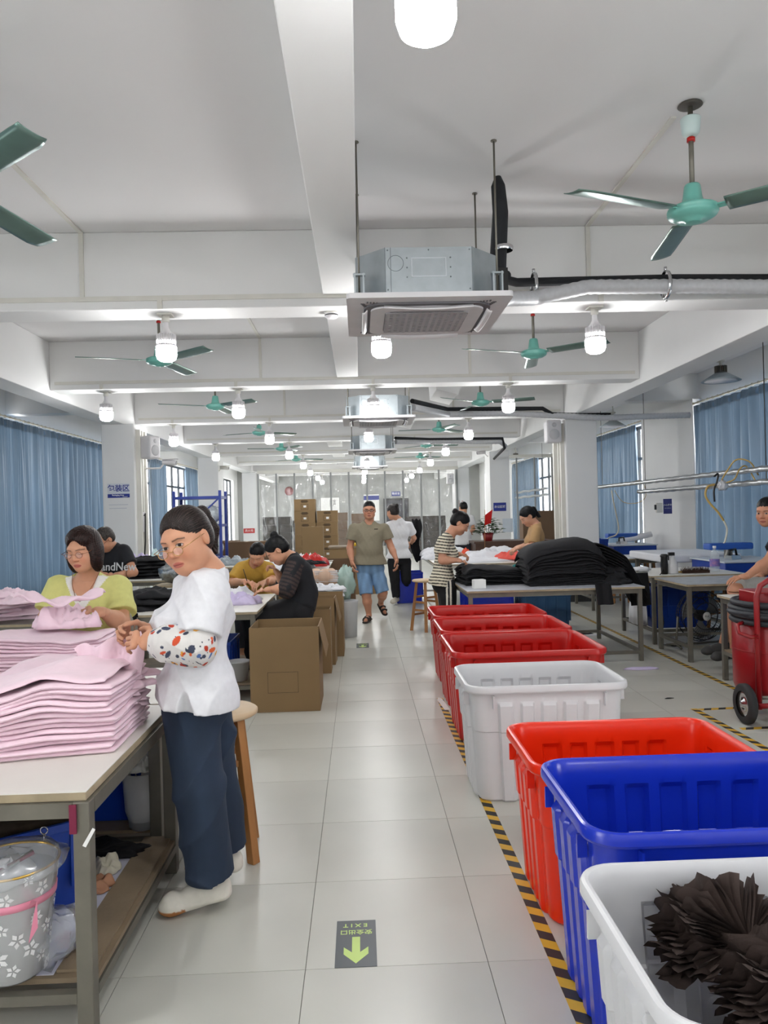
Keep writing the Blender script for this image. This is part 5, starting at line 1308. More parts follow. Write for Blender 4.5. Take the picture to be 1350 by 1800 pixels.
        if tp.get('v'):
            S.sub(capf(nk+fc*.05+up*.05, nk+fc*.10-up*.02, .075, .07), .006); S.sub(capf(nk+fc*.09, ch+fc*.18+up*tp.get('vz', .01), .062, .018), .006)
        else: S.sub(capf(nk+up*.07, nk+fc*.015+up*tp.get('nz', .018), nr*1.0, nr), .006)
        S.sub(capf(np.array(Lh(0, -.01, -.03)), nk+up*.035, .07, .05), .004)
        S.clip(hem, -np.array(tp.get('hemn', up), float)) if True else None
        S.disp = folds(tp.get('fold', .004), tp.get('ff', 20), tp.get('seed', 0)); l0, h0 = S.bounds()
        if 'extra' in tp: tp['extra'](S)
        # upper arms can hang below the hem plane: keep them
        o = sculpt('shirt', [(S, l0, h0, st.get('rc', rb))], tp.get('mat', M_cloth), t, tp['col'] if callable(tp['col']) else flat(tp['col']))
    if st.get('bottom'):
        bt = st['bottom']; g = bt.get('g', .012); S = Solid(); sd = unit(sb-sa)
        S.u(capf(pv+sd*.055*w, pv-sd*.055*w, .105*w+g*.8, .105*w+g*.8, fp, 1.12), .03)
        if bt.get('waist'): S.clip(pv+unit(nk-pv)*bt['waist'], unit(nk-pv))
        for l in J['legs']:
            hp, kn, an, to = [np.array(q, float) for q in l[:4]]; tl = bt.get('len', 1.95); r0, r1, r2 = bt.get('r', (.095, .075, .06))
            if tl <= 1: e = hp+(kn-hp)*tl; S.u(clipf(capf(hp, e+(kn-hp)*.1, r0*w, r1*w), [(e, kn-hp)]), .012)
            else:
                e = kn+(an-kn)*(tl-1); S.u(capf(hp, kn, r0*w, r1*w), bt.get('k', .02)); S.u(clipf(capf(kn, e+(an-kn)*.08, r1*w, r2*w), [(e, an-kn)]), .015)
        if bt.get('skirt'):
            k0, k1 = [np.array(l[1], float) for l in J['legs']]; S.u(capf((J['legs'][0][0]+np.array(J['legs'][1][0]))/2, (k0+k1)/2, .12*w, .13*w), .06); a0 = (np.array(J['legs'][0][2])+np.array(J['legs'][1][2]))/2; S.u(capf((k0+k1)/2, (k0+k1)/2+(a0-(k0+k1)/2)*.6, .13, .15), .06)
        S.disp = folds(bt.get('fold', .005), bt.get('ff', 16), bt.get('seed', 1), .5); l0, h0 = S.bounds()
        sculpt('trousers' if bt.get('len', 1.95) > 1 else 'shorts', [(S, l0, h0, st.get('rc', rb))], bt.get('mat', M_cloth), t, bt['col'] if callable(bt['col']) else flat(bt['col']))
    if st.get('shoes'):
        sh_ = st['shoes']
        for l in J['legs']:
            an, to = np.array(l[2], float), np.array(l[3], float); fd = unit((to-an)*np.array([1, 1, 0])+1e-6) if abs(to[2]-an[2]) < .12 else unit(to-an)
            rt = np.cross(fd, [0, 0, 1]); S = Solid(); heel = an-np.array([0, 0, .045])-fd*.03; toe = to+fd*.0
            if sh_ == 'sandal':
                nn = unit(np.cross(unit(toe-heel), rt)); S = Solid(); S.u(capf(heel-nn*-.0+nn*0, toe, .040, .044, nn, 2.6), .01)
                dn = nn if nn[2] < 0 else -nn
                S2 = Solid(); S.ops = []; S.u(capf(heel+dn*.032, toe+dn*.018, .042, .046, nn, 3.2), .01)
                for q in (.45, .78): c0 = heel+(toe-heel)*q; S.u(clipf(capf(c0-rt*.015, c0+rt*.015, .044-.004*q, .044-.004*q, fd, 2.2), [(c0+dn*.03, dn)]), .008)
                l0, h0 = S.bounds(); sculpt('sandal', [(S, l0, h0, .005)], M_cloth, t, flat((52, 44, 40)))
            else:
                up_ = np.array([0, 0, 1.]) if sh_ != 'free' else unit(np.cross(rt, fd))
                S.u(capf(heel+up_*.004, toe+up_*.0, .042, .048, up_, 1.7), .01); S.u(capf(heel+up_*.028, heel+(toe-heel)*.6+up_*.022, .036, .036), .02); S.u(ellf(toe-fd*.01+up_*.014, V(.046, .050, .040)), .02)
                S.u(capf(an-[0, 0, .02], heel+up_*.03, .040, .038), .02); S.u(capf(an-[0, 0, .02], heel+(toe-heel)*.62+up_*.02, .038, .030), .02)
                z0 = min(heel[2], toe[2])-.03 if sh_ != 'free' else -9
                S.clip((0, 0, max(.002, z0)), (0, 0, -1))
                l0, h0 = S.bounds(); z1 = max(.002, z0)+.031
                def sc2(v, z1=z1, toe=toe, fd=fd):
                    o = np.tile(lin(*st.get('shoecol', (232, 228, 216))), (len(v), 1)); lowz = v[:, 2] < z1
                    fwd = ((v-toe.astype(F32)) @ fd.astype(F32)) > -.055
                    if st.get('gum'): o[lowz & fwd] = lin(182, 122, 70)
                    return o
                S.disp = lambda P, z1=z1: (.003*np.exp(-((P[:, 2]-z1)/.003)**2)).astype(F32)
                sculpt('shoe', [(S, l0, h0, .004 if rb < .007 else .006)], M_cloth, t, sc2)
    return t, Lh
class clipbox:
    def __init__(s, g, lo, hi): s.g = g; s.lo = np.array(lo, F32); s.hi = np.array(hi, F32); s.c = (s.lo+s.hi)/2; s.r = (s.hi-s.lo)/2
    def __call__(s, P):
        d = s.g(P); return np.maximum(d, (np.abs(P-s.c)-s.r).max(1).astype(F32))
def glasses(t, Lh, s, col=(190, 150, 90), r=.019, ry=.016, drop=0., fwd=.0, thick=.0013, lens=True):
    base = t.location; cm = mat('glasses_metal_%d' % col[0], col, .25, metal=.8); mb = MB()
    P = lambda x, y, z: tuple(np.array(Lh(x, y, z), float)-np.array(base))
    lm = MB()
    for sx in (-1, 1):
        pts = [P(sx*.033+r*math.cos(k*math.pi/12), .098+fwd-abs(.3*(r*math.cos(k*math.pi/12)*sx))*.3, .0-drop+ry*math.sin(k*math.pi/12)) for k in range(25)]
        mb.tube(pts, thick*s, 6); mb.tube([P(sx*.051, .096+fwd, .004-drop), P(sx*.076, .088+fwd, .008-drop*.8), P(sx*.081, -.005, .008)], thick*s, 6)
        c = len(lm.v); lm.add(pts[:-1], [tuple(range(24))])
    mb.tube([P(-.014, .098+fwd, .002-drop), P(0, .103+fwd, .005-drop), P(.014, .098+fwd, .002-drop)], thick*s, 6)
    g = mb.build('glasses', cm, t)
    if lens: lm.build('lens', clear('lens_tint', (225, 215, 232), .12, .05), g)
# ---------------------------------------------------------------- people
def at3(x, y, Y_): return np.array(at(x, y, Y_))
def floral(v):
    o = np.tile(lin(212, 209, 206), (len(v), 1)); r = random.Random(11); lo = v.min(0); hi = v.max(0)
    cols = [(198, 74, 38), (178, 58, 36), (214, 96, 50), (58, 64, 84), (52, 56, 74), (82, 112, 168), (224, 160, 60), (60, 66, 88)]
    for k in range(170):
        c = v[r.randrange(len(v))]; d = v-c; a = unit([r.uniform(-1, 1) for _ in range(3)]); al = d @ a
        dist = np.sqrt(np.maximum((d*d).sum(1)-al*al, 0)); ln = r.uniform(.009, .024); wd = ln*r.uniform(.2, .6) if k % 3 else .0022
        if k % 3 == 0: ln *= 1.6
        m = (al/ln)**2+(dist/wd)**2 < 1; o[m] = lin(*cols[r.randrange(len(cols))] if k % 3 else cols[4])
    return o
# woman in the white T-shirt
M1 = frame(157, -13, 13)
def slit(S):
    S.sub(capf(at3(322, 1196, 2.80), at3(326, 1262, 2.80), .004, .034), .004)
J = dict(base=(-.62, 3.02, 0), head=at3(327, 951, 2.96), M=M1, neck=at3(368, 1010, 3.02), chest=at3(352, 1078, 3.02), waist=at3(346, 1158, 3.02), pelvis=at3(346, 1225, 3.04), fc=(-1, -.12, 0),
         arms=[(at3(366, 1042, 2.90), at3(347, 1136, 2.82), at3(270, 1128, 2.86), (-1, .1, .12), (0, -.85, .5), dict(curl=.75, side=1, thumb=1.)),
               (at3(338, 1038, 3.17), at3(316, 1128, 3.2), at3(258, 1108, 3.02), (-1, -.25, .12), (0, .8, .5), dict(curl=.9, side=-1, thumb=1.))],
         legs=[(at3(334, 1245, 2.97), (-.632, 2.94, .47), (-.595, 2.955, .10), (-.745, 2.93, .030)), (at3(360, 1245, 3.14), (-.625, 3.17, .47), (-.585, 3.20, .10), (-.70, 3.24, .030))])
st = dict(w=1.10, hs=1.07, hair='ponytail', haircol=(50, 40, 37), skin=(200, 146, 116), res=(.008, .0020, .003), rc=.0055, rhair=.0025, limb=1.12, hand=.92, gaze=(-.0035, .001), jaw=1.08, bust=1.12,
          top=dict(col=(220, 220, 224), g=.016, hem=at3(346, 1233, 3.0), hemn=(.10, 0, 1), skirt=1, sleeve=.80, neck_r=.072, fold=.0085, ff=17, extra=slit),
          bottom=dict(col=lambda v: denim(v, (32, 46, 66)), g=.016, r=(.100, .086, .083), len=1.92, fold=.008, ff=15, k=.012),
          shoes='sneaker', gum=True)
def denim(v, c, fade=.25):
    o = np.tile(lin(*c), (len(v), 1)); n = np.sin(v[:, 0]*60)*np.sin(v[:, 2]*9+v[:, 1]*30)*.5+.5; o *= (1+fade*n)[:, None]
    return o
p1, L1 = person('woman in white T-shirt and wide dark jeans standing at the front left table', J, st)
a0 = J['arms'][0]; S = Solid(); el, wr, sh = a0[1], a0[2], a0[0]
S.u(clipf(capf(el+(sh-el)*.22, el, .058, .066), [(el+(sh-el)*.20, sh-el)]), .02); S.u(clipf(capf(el, wr+(wr-el)*.05, .066, .047), [(wr, wr-el)]), .03); S.u(capf(el+(wr-el)*.3, el+(wr-el)*.62, .068, .064), .03); S.disp = folds(.0035, 38, 3); l0, h0 = S.bounds()
sculpt('floral_sleeve', [(S, l0, h0, .0026)], M_cloth, p1, floral)
glasses(p1, L1, 1.07, drop=.016, fwd=.006, r=.021, ry=.015)
t = thing('thread_snips', 'metal thread snips held up by the woman in the white T-shirt', 'scissors', at3(233, 1100, 2.97))
MB().add([(-.006, 0, -.03), (.006, 0, -.03), (.004, 0, .02), (-.008, 0, .05)], [(0, 1, 2, 3)]).build('blade', M_steel, t, solid=.003); MB().add([(.004, 0, -.03), (.018, 0, -.03), (.022, 0, .02), (.018, 0, .032)], [(0, 1, 2, 3)]).build('blade', M_steel, t, solid=.003)
# woman in yellow-green
M2 = frame(166, -14, 3)
J = dict(base=(-1.52, 4.32, 0), head=at3(147, 966, 4.22), M=M2, neck=at3(155, 1021, 4.32), chest=at3(156, 1068, 4.32), waist=at3(155, 1130, 4.34), pelvis=np.array([-1.52, 4.40, .60]), fc=(-.12, -1, .05),
         arms=[(at3(208, 1036, 4.33), at3(213, 1094, 4.22), at3(180, 1076, 4.02), (-.85, -.35, .22), (.3, -.3, .9), dict(curl=.7, side=-1)),
               (at3(104, 1036, 4.33), at3(80, 1090, 4.25), at3(93, 1076, 4.02), (.75, -.5, .25), (-.3, -.3, .9), dict(curl=.7, side=1))],
         legs=[((-1.42, 4.38, .56), (-1.40, 4.20, .52), (-1.40, 4.2, .10), (-1.4, 4.04, .04)), ((-1.62, 4.38, .56), (-1.64, 4.20, .52), (-1.64, 4.2, .10), (-1.64, 4.04, .04))])
def vcol(v):
    o = np.tile(lin(208, 206, 128), (len(v), 1)); q = v-(np.array(J2['neck']))
    d = np.abs(q[:, 0])-(.088+q[:, 2]*.62); m = (q[:, 1] < -.01) & (q[:, 2] < .03) & (q[:, 2] > -.19) & (d < .016)
    o[m] = lin(236, 234, 230); return o
J2 = J
person('woman in yellow-green V-neck top with bobbed hair behind the pink stacks', J, dict(w=1.05, hs=1.0, hair='bob', haircol=(44, 26, 22), skin=(204, 152, 122), res=(.009, .0025, .0035), rc=.006, rhair=.0033, closed=True, hand=.9, limb=1.1,
       top=dict(col=vcol, g=.014, hem=(0, 0, .62), sleeve=.72, v=True, fold=.006, ff=16, seed=2, vz=-.02), bottom=dict(col=(50, 50, 60), len=1.9), shoes=None))
mb = MB(); b0_ = np.array(J['base']); nk = J['neck']-b0_
mb.tube([tuple(nk+np.array(p)) for p in ((-.072, -.03, .05), (-.06, -.075, -.01), (-.025, -.125, -.085), (-.0, -.135, -.10), (.03, -.12, -.07), (.06, -.07, -.0), (.07, -.02, .05))], .0018, 6)
t_ = [o for o in bpy.data.objects if o.get('label', '').startswith('woman in yellow-green')][0]
mb.build('necklace_cord', mat('cord_brown', (130, 84, 56), .6), t_)
Lf = lambda x, y, z: np.array(J['head'])+M2 @ V(x, y, z)
glasses(t_, Lf, 1.0, (176, 120, 96), drop=.004)
stool('round stool under the woman in yellow-green', -1.52, 4.42, rz=15, first=s1).scale = (1, 1, .76)
# balding man in black
Mx = frame(140, -38, 0)
J = dict(base=(-2.55, 8.1, 0), head=at3(184, 949, 7.95), M=Mx, neck=at3(196, 962, 8.05), chest=at3(200, 985, 8.08), waist=at3(202, 1010, 8.12), pelvis=(-2.52, 8.2, .58), fc=(-.35, -1, 0),
         arms=[(at3(219, 970, 8.0), at3(235, 1006, 7.9), at3(208, 1010, 7.75), (-1, -.1, 0), (0, -.3, 1), dict(side=-1)), (at3(172, 970, 8.15), at3(164, 1004, 8.0), at3(180, 1010, 7.75), (1, -.2, 0), (0, -.3, 1), dict(side=1))],
         legs=[((-2.44, 8.2, .55), (-2.42, 7.85, .50), (-2.42, 7.8, .1), (-2.42, 7.6, .04)), ((-2.62, 8.2, .55), (-2.64, 7.85, .50), (-2.64, 7.8, .1), (-2.64, 7.6, .04))])
p3, L3 = person('balding man in black printed T-shirt behind the woman in yellow-green', J, dict(fem=False, w=1.08, hs=1.02, hair='balding', haircol=(70, 64, 60), skin=(196, 142, 112), res=(.01, .0045, .006), rc=.009, closed=True,
       top=dict(col=(22, 24, 30), g=.014, hem=(0, 0, .58), sleeve=.62, fold=.004), bottom=dict(col=(40, 42, 50), len=1.9)))
glasses(p3, L3, 1.0, (60, 50, 50), lens=False)
q = at3(198, 996, 7.86)-np.array(J['base'])
text('shirt_print', 'BrandNew', .115, mat('print_grey', (196, 198, 200), .7), p3, Matrix.Translation(tuple(q+np.array([.03, -.07, .0]))) @ Matrix.Rotation(R(-16), 4, 'Z') @ Matrix.Rotation(R(84), 4, 'X'), .001, bold=.001)
stool('stool under the balding man', -2.52, 8.22, rz=15, first=s1).scale = (1, 1, .72)
# person in mustard
Mx = frame(170, -38, -8)
J = dict(base=(-1.1, 8.2, 0), head=at3(452, 975, 8.0), M=Mx, neck=at3(450, 992, 8.16), chest=at3(447, 1006, 8.2), waist=at3(446, 1024, 8.3), pelvis=(-1.12, 8.4, .58), fc=(-.1, -1, -.25),
         arms=[(at3(423, 1000, 8.16), at3(407, 1024, 8.0), at3(430, 1022, 7.78), (.8, -.4, -.1), (0, -.2, 1), dict(side=1)), (at3(472, 1000, 8.16), at3(480, 1020, 8.0), at3(462, 1025, 7.78), (-.6, -.6, -.1), (0, -.2, 1), dict(side=-1))],
         legs=[((-1.02, 8.35, .55), (-1.0, 8.0, .50), (-1.0, 8.0, .1), (-1.0, 7.8, .04)), ((-1.22, 8.35, .55), (-1.24, 8.0, .50), (-1.24, 8.0, .1), (-1.24, 7.8, .04))])
p4, L4 = person('worker in mustard T-shirt bending over the table to write', J, dict(fem=False, w=1.05, hs=1.02, hair='short', haircol=(22, 20, 22), skin=(214, 160, 128), res=(.01, .0042, .0055), rc=.009, closed=True,
       top=dict(col=(196, 154, 62), g=.016, hem=(0, 0, .6), sleeve=.85, fold=.006), bottom=dict(col=(40, 42, 50), len=1.9)))
t = thing('pen', 'dark pen held by the worker in mustard', 'pen', at3(434, 1016, 7.7)); MB().tube([(0, 0, -.03), (-.03, -.02, .09)], .004, 8).build('barrel', M_black, t)
stool('stool under the worker in mustard', -1.12, 8.42, rz=30, first=s1).scale = (1, 1, .72)
# seated woman in sheer black
Mx = frame(97, -42, 0)
J = dict(base=(-.6, 6.95, 0), head=at3(487, 968, 6.92), M=Mx, neck=at3(512, 982, 6.97), chest=at3(526, 1008, 6.98), waist=at3(537, 1038, 6.98), pelvis=at3(530, 1062, 6.98), fc=(-1, -.12, -.25),
         arms=[(at3(520, 992, 6.83), at3(503, 1036, 6.76), at3(474, 1036, 6.74), (-1, .1, -.05), (0, -.2, 1), dict(side=1, curl=.35)), (at3(514, 992, 7.14), at3(500, 1024, 7.2), at3(488, 1007, 7.1), (-.5, 0, .6), (.6, .4, .5), dict(side=-1, curl=1.0))],
         legs=[((-.58, 6.88, .62), (-.93, 6.86, .56), (-.90, 6.86, .1), (-1.06, 6.86, .04)), ((-.58, 7.06, .62), (-.93, 7.08, .56), (-.90, 7.08, .1), (-1.06, 7.08, .04))])
def sheer(v):
    o = np.tile(lin(20, 22, 28), (len(v), 1)); a, b3 = J5['arms'][0][0], J5['arms'][0][1]; d = unit(b3-a); al = (v-a) @ d; ds = np.sqrt(np.maximum(((v-a)**2).sum(1)-al**2, 0))
    m = (ds < .085) & (al > -.01) & (v[:, 1] < 6.84); s = (np.sin(al*2*np.pi/.034) > -.2); o[m & s] = lin(66, 52, 50); o[m & ~s] = lin(30, 28, 32); return o
J5 = J
person('woman in sheer-sleeved black dress seated with her hair in a bun', J, dict(w=1.12, hs=1.05, hair='high_bun', haircol=(20, 20, 22), skin=(206, 152, 122), res=(.008, .004, .005), rc=.007, closed=True, limb=1.15,
       top=dict(col=sheer, g=.016, hem=(0, 0, .60), sleeve=1.15, fold=.004, neck_r=.06), bottom=dict(col=(14, 15, 20), len=1.9, r=(.12, .10, .10), skirt=True)))
t = thing('stool_cushion', 'floral red and white cushion on the stool of the woman in black', 'cushion', (-.62, 6.95, .532)); 
MB().lathe([(0, 0), (.17, 0), (.185, .012), (.17, .03), (0, .032)], 30).build('pad', mat('floral_red', (206, 92, 80), .8, col2=(236, 226, 220), scale=22), t)
fr = MB()
for k in range(60):
    a = k*math.pi/30; c, s = math.cos(a), math.sin(a); fr.add([(.175*c, .175*s, .02), (.175*c-.006*s, .175*s+.006*c, .02), (.215*c, .215*s, .0+.012*hsh(k))], [(0, 1, 2)])
f_ = fr.build('fringe', M_paper, t); f_['kind'] = 'stuff'
# walking man
Mx = frame(178, -3, 0)
Y0 = 10.75
J = dict(base=(.15, 10.75, 0), head=at3(649, 897, Y0-.04), M=Mx, neck=at3(649, 921, Y0), chest=at3(649, 943, Y0), waist=at3(650, 968, Y0), pelvis=at3(650, 997, Y0), fc=(.0, -1, 0),
         arms=[(at3(622, 931, Y0), at3(615, 963, Y0), at3(619, 988, Y0-.12), (.05, -.15, -1), (-1, -.2, 0), dict(side=-1, curl=.5)), (at3(676, 931, Y0), at3(687, 961, Y0), at3(697, 984, Y0-.1), (.15, -.15, -1), (1, -.2, 0), dict(side=1, curl=.5))],
         legs=[(at3(639, 1003, Y0), at3(644, 1046, Y0-.1), (.09, 10.68, .10), (.04, 10.48, .032)), (at3(661, 1003, Y0), at3(673, 1042, Y0-.05), (.27, 11.05, .22), (.32, 10.93, .08))])
p6, L6 = person('walking man in khaki T-shirt, denim shorts and sandals in the aisle', J, dict(fem=False, w=1.2, hs=1.08, hair='short', haircol=(16, 16, 18), skin=(196, 140, 112), res=(.009, .004, .005), rc=.008, belly=.85, jaw=1.1, lips=(150, 84, 76), hand=1.05,
       top=dict(col=(134, 126, 106), g=.016, hem=at3(650, 992, Y0), skirt=1, sleeve=.55, fold=.005, ff=18), bottom=dict(col=lambda v: denim(v, (104, 134, 166), .5), g=.014, len=.98, r=(.083, .079, .076), fold=.006), shoes='sandal'))
glasses(p6, L6, 1.05, (40, 36, 40), r=.023, ry=.016, lens=False, thick=.0026)
q = at3(661, 930, Y0-.16)-np.array(J['base']); MB().box(q[0]-.025, q[0]+.025, q[1]-.006, q[1], q[2]-.006, q[2]+.006).build('chest_emblem', M_ink, p6)
# woman in white tee seen from behind
Mx = frame(42, -12, 0); Y0 = 12.6
J = dict(base=(.62, 12.6, 0), head=at3(690, 900, Y0-.02), M=Mx, neck=at3(701, 915, Y0), chest=at3(702, 936, Y0), waist=at3(702, 958, Y0), pelvis=at3(702, 982, Y0), fc=(-.25, 1, 0),
         arms=[(at3(684, 925, Y0), at3(680, 950, Y0+.15), at3(688, 962, Y0+.35), (.2, 1, 0), (-1, 0, .3), dict(side=-1)), (at3(719, 925, Y0+.05), at3(728, 946, Y0+.2), at3(722, 956, Y0+.4), (-.3, 1, 0), (1, 0, .3), dict(side=1))],
         legs=[(at3(692, 988, Y0), at3(694, 1020, Y0), (.56, 12.62, .10), (.50, 12.44, .05)), (at3(712, 988, Y0+.05), at3(714, 1018, Y0+.05), (.75, 12.9, .12), (.86, 13.05, .05))])
person('woman in white T-shirt and black trousers with her back to the camera', J, dict(w=1.0, hs=1.05, hair='bun', haircol=(58, 52, 50), skin=(206, 152, 122), res=(.011, .005, .006), rc=.009, limb=1.0,
       top=dict(col=(234, 234, 236), g=.018, hem=at3(702, 981, Y0), skirt=1, sleeve=.6, fold=.007, ff=18), bottom=dict(col=(22, 23, 28), len=1.98, r=(.105, .08, .065)), shoes='sneaker', shoecol=(206, 200, 186)))
# woman in stripes
Mx = frame(-101, -36, 0); Y0 = 8.4
J = dict(base=(.92, 8.4, 0), head=at3(809, 920, Y0-.01), M=Mx, neck=at3(789, 943, Y0), chest=at3(781, 966, Y0), waist=at3(778, 997, Y0), pelvis=at3(777, 1024, Y0), fc=(1, -.1, -.1),
         arms=[(at3(779, 953, Y0-.16), at3(777, 985, Y0-.18), at3(805, 985, Y0-.2), (1, .1, -.2), (0, -.3, 1), dict(side=-1, curl=.8)), (at3(787, 951, Y0+.17), at3(790, 985, Y0+.2), at3(806, 974, Y0+.08), (1, -.1, -.1), (0, .2, 1), dict(side=1, curl=.8))],
         legs=[((.92, 8.30, .68), (.93, 8.30, .42), (.90, 8.32, .10), (1.06, 8.30, .032)), ((.92, 8.50, .68), (.93, 8.50, .42), (.90, 8.5, .10), (1.06, 8.5, .032))])
def stripes(v):
    o = np.tile(lin(228, 220, 198), (len(v), 1)); o[np.sin((v[:, 2]+.25*(v[:, 0]-.9)*0+.012*np.sin(v[:, 0]*14))*2*np.pi/.032) > .35] = lin(56, 52, 46); return o
def pants8(v):
    o = np.tile(lin(20, 20, 24), (len(v), 1)); m = (np.abs(v[:, 0]-.925) < .03) & (v[:, 1] < 8.26); o[m] = lin(232, 228, 216); o[m & (np.abs(v[:, 0]-.925) < .008)] = lin(20, 20, 24); return o
person('woman in striped T-shirt with her hair in a bun working over black garments', J, dict(w=1.02, hs=1.03, hair='bun', haircol=(24, 22, 24), skin=(204, 150, 122), res=(.0085, .0042, .005), rc=.005, closed=True, limb=1.05,
       top=dict(col=stripes, g=.014, hem=at3(777, 1029, Y0), skirt=1, sleeve=.62, fold=.004, ff=18), bottom=dict(col=pants8, len=1.98, r=(.10, .08, .075)), shoes='sneaker', shoecol=(40, 40, 44)))
# woman in tan
Mx = frame(99, -36, 0); Y0 = 9.7
J = dict(base=(2.1, 9.7, 0), head=at3(927, 908, Y0), M=Mx, neck=at3(941, 923, Y0), chest=at3(942, 944, Y0), waist=at3(943, 970, Y0), pelvis=at3(943, 998, Y0), fc=(-1, -.15, -.1),
         arms=[(at3(943, 934, Y0-.16), at3(937, 960, Y0-.2), at3(914, 962, Y0-.25), (-1, -.1, -.3), (0, -.3, 1), dict(side=1)), (at3(938, 932, Y0+.16), at3(930, 958, Y0+.15), at3(910, 962, Y0+.05), (-1, -.2, -.3), (0, 0, 1), dict(side=-1))],
         legs=[((2.18, 9.62, .74), (2.16, 9.62, .45), (2.2, 9.62, .1), (2.04, 9.62, .032)), ((2.18, 9.8, .74), (2.16, 9.8, .45), (2.2, 9.8, .1), (2.04, 9.8, .032))])
person('woman in tan shirt with a long black ponytail behind the black stack', J, dict(w=1.0, hs=1.02, hair='long_tail', haircol=(18, 18, 20), skin=(214, 162, 134), res=(.01, .0046, .006), rc=.009, closed=True,
       top=dict(col=(178, 142, 98), g=.014, hem=at3(943, 1002, Y0), skirt=1, sleeve=.8, fold=.005), bottom=dict(col=(30, 32, 40), len=1.98, r=(.10, .08, .07)), shoes='sneaker', shoecol=(60, 60, 64)))
# seated man at the right edge
Mx = frame(128, -8, 0); Y0 = 6.75
J = dict(base=(3.62, 6.75, 0), head=at3(1348, 900, Y0-.1), M=Mx, neck=at3(1374, 927, Y0), chest=at3(1386, 958, Y0), waist=at3(1392, 1000, Y0), pelvis=at3(1396, 1030, Y0), fc=(-1, -.3, 0),
         arms=[(at3(1372, 948, Y0-.2), at3(1352, 985, Y0-.3), at3(1312, 1013, Y0-.3), (-1, -.05, -.12), (0, -.2, 1), dict(side=1, curl=.3)), (at3(1388, 945, Y0+.2), at3(1372, 985, Y0+.2), at3(1340, 1010, Y0+.15), (-1, -.1, -.2), (0, 0, 1), dict(side=-1))],
         legs=[(at3(1392, 1036, Y0-.1), at3(1292, 1038, Y0-.17), (3.22, 6.62, .22), (3.06, 6.62, .16)), (at3(1392, 1036, Y0+.1), at3(1300, 1036, Y0+.15), (3.25, 6.9, .22), (3.1, 6.9, .16))])
person('man in dark shirt and grey shorts sitting at the right edge', J, dict(fem=False, w=1.12, hs=1.08, hair='short', haircol=(18, 18, 18), skin=(190, 136, 108), res=(.009, .004, .005), rc=.008, gaze=(-.002, 0), lips=(150, 84, 76), hand=1.05,
       top=dict(col=(30, 32, 40), g=.014, hem=at3(1396, 1032, Y0), sleeve=.55, fold=.004), bottom=dict(col=(156, 156, 152), g=.012, len=.92, r=(.105, .09, .09), fold=.004), shoes='free', shoecol=(60, 60, 60)))
# worker far back
Mx = frame(20, -20, 0); Y0 = 15.4
J = dict(base=(2.05, 15.4, 0), head=at3(814, 893, Y0), M=Mx, neck=at3(815, 905, Y0), chest=at3(815, 920, Y0), waist=at3(815, 940, Y0), pelvis=at3(815, 955, Y0), fc=(-.3, 1, 0),
         arms=[(at3(802, 912, Y0), at3(798, 930, Y0), at3(806, 938, Y0+.2), (0, 1, 0), (0, 0, 1), {}), (at3(828, 912, Y0), at3(832, 930, Y0), at3(826, 938, Y0+.2), (0, 1, 0), (0, 0, 1), {})],
         legs=[((1.98, 15.4, .78), (1.98, 15.4, .45), (1.98, 15.4, .1), (1.98, 15.58, .032)), ((2.16, 15.4, .78), (2.16, 15.4, .45), (2.16, 15.4, .1), (2.16, 15.58, .032))])
person('distant worker in white seen behind the woman in stripes', J, dict(fem=False, w=1.0, hs=1.03, hair='short', haircol=(20, 20, 20), res=(.014, .007, None), rc=.013, top=dict(col=(222, 222, 224), g=.016, hem=at3(815, 958, Y0), sleeve=.6), bottom=dict(col=(40, 40, 50), len=1.98), shoes=None))
# ---------------------------------------------------------------- garments and cloths
def clus(n): return [.5-.5*math.cos(math.pi*i/n) for i in range(n+1)]
def slab(fn, th, nu, nv, Lx, Ly):
    """closed soft-edged cloth: fn(u, v) -> centre point"""
    us, vs_ = clus(nu), clus(nv); V_ = []; F_ = []
    for s in (1, -1):
        for v in vs_:
            for u in us:
                e = min(1, (min(u, 1-u)*Lx)/(th*.6))**.5*min(1, (min(v, 1-v)*Ly)/(th*.6))**.5
                p = fn(u, v); V_.append((p[0], p[1], p[2]+s*th*.5*e))
    n1 = (nu+1)*(nv+1)
    for j in range(nv):
        for i in range(nu):
            a = j*(nu+1)+i; F_.append((a, a+1, a+nu+2, a+nu+1)); F_.append((n1+a, n1+a+nu+1, n1+a+nu+2, n1+a+1))
    return MB().add(V_, F_, True)
ORD = ['bottom one', 'second from the bottom', 'third from the bottom', 'fourth from the bottom', 'fifth from the bottom', 'sixth from the bottom', 'seventh from the bottom', 'eighth from the bottom', 'ninth from the bottom', 'tenth from the bottom', 'eleventh layer up', 'twelfth layer up', 'thirteenth layer up', 'fourteenth layer up', 'fifteenth layer up', 'sixteenth layer up', 'seventeenth layer up', 'eighteenth layer up', 'nineteenth layer up', 'twentieth layer up']
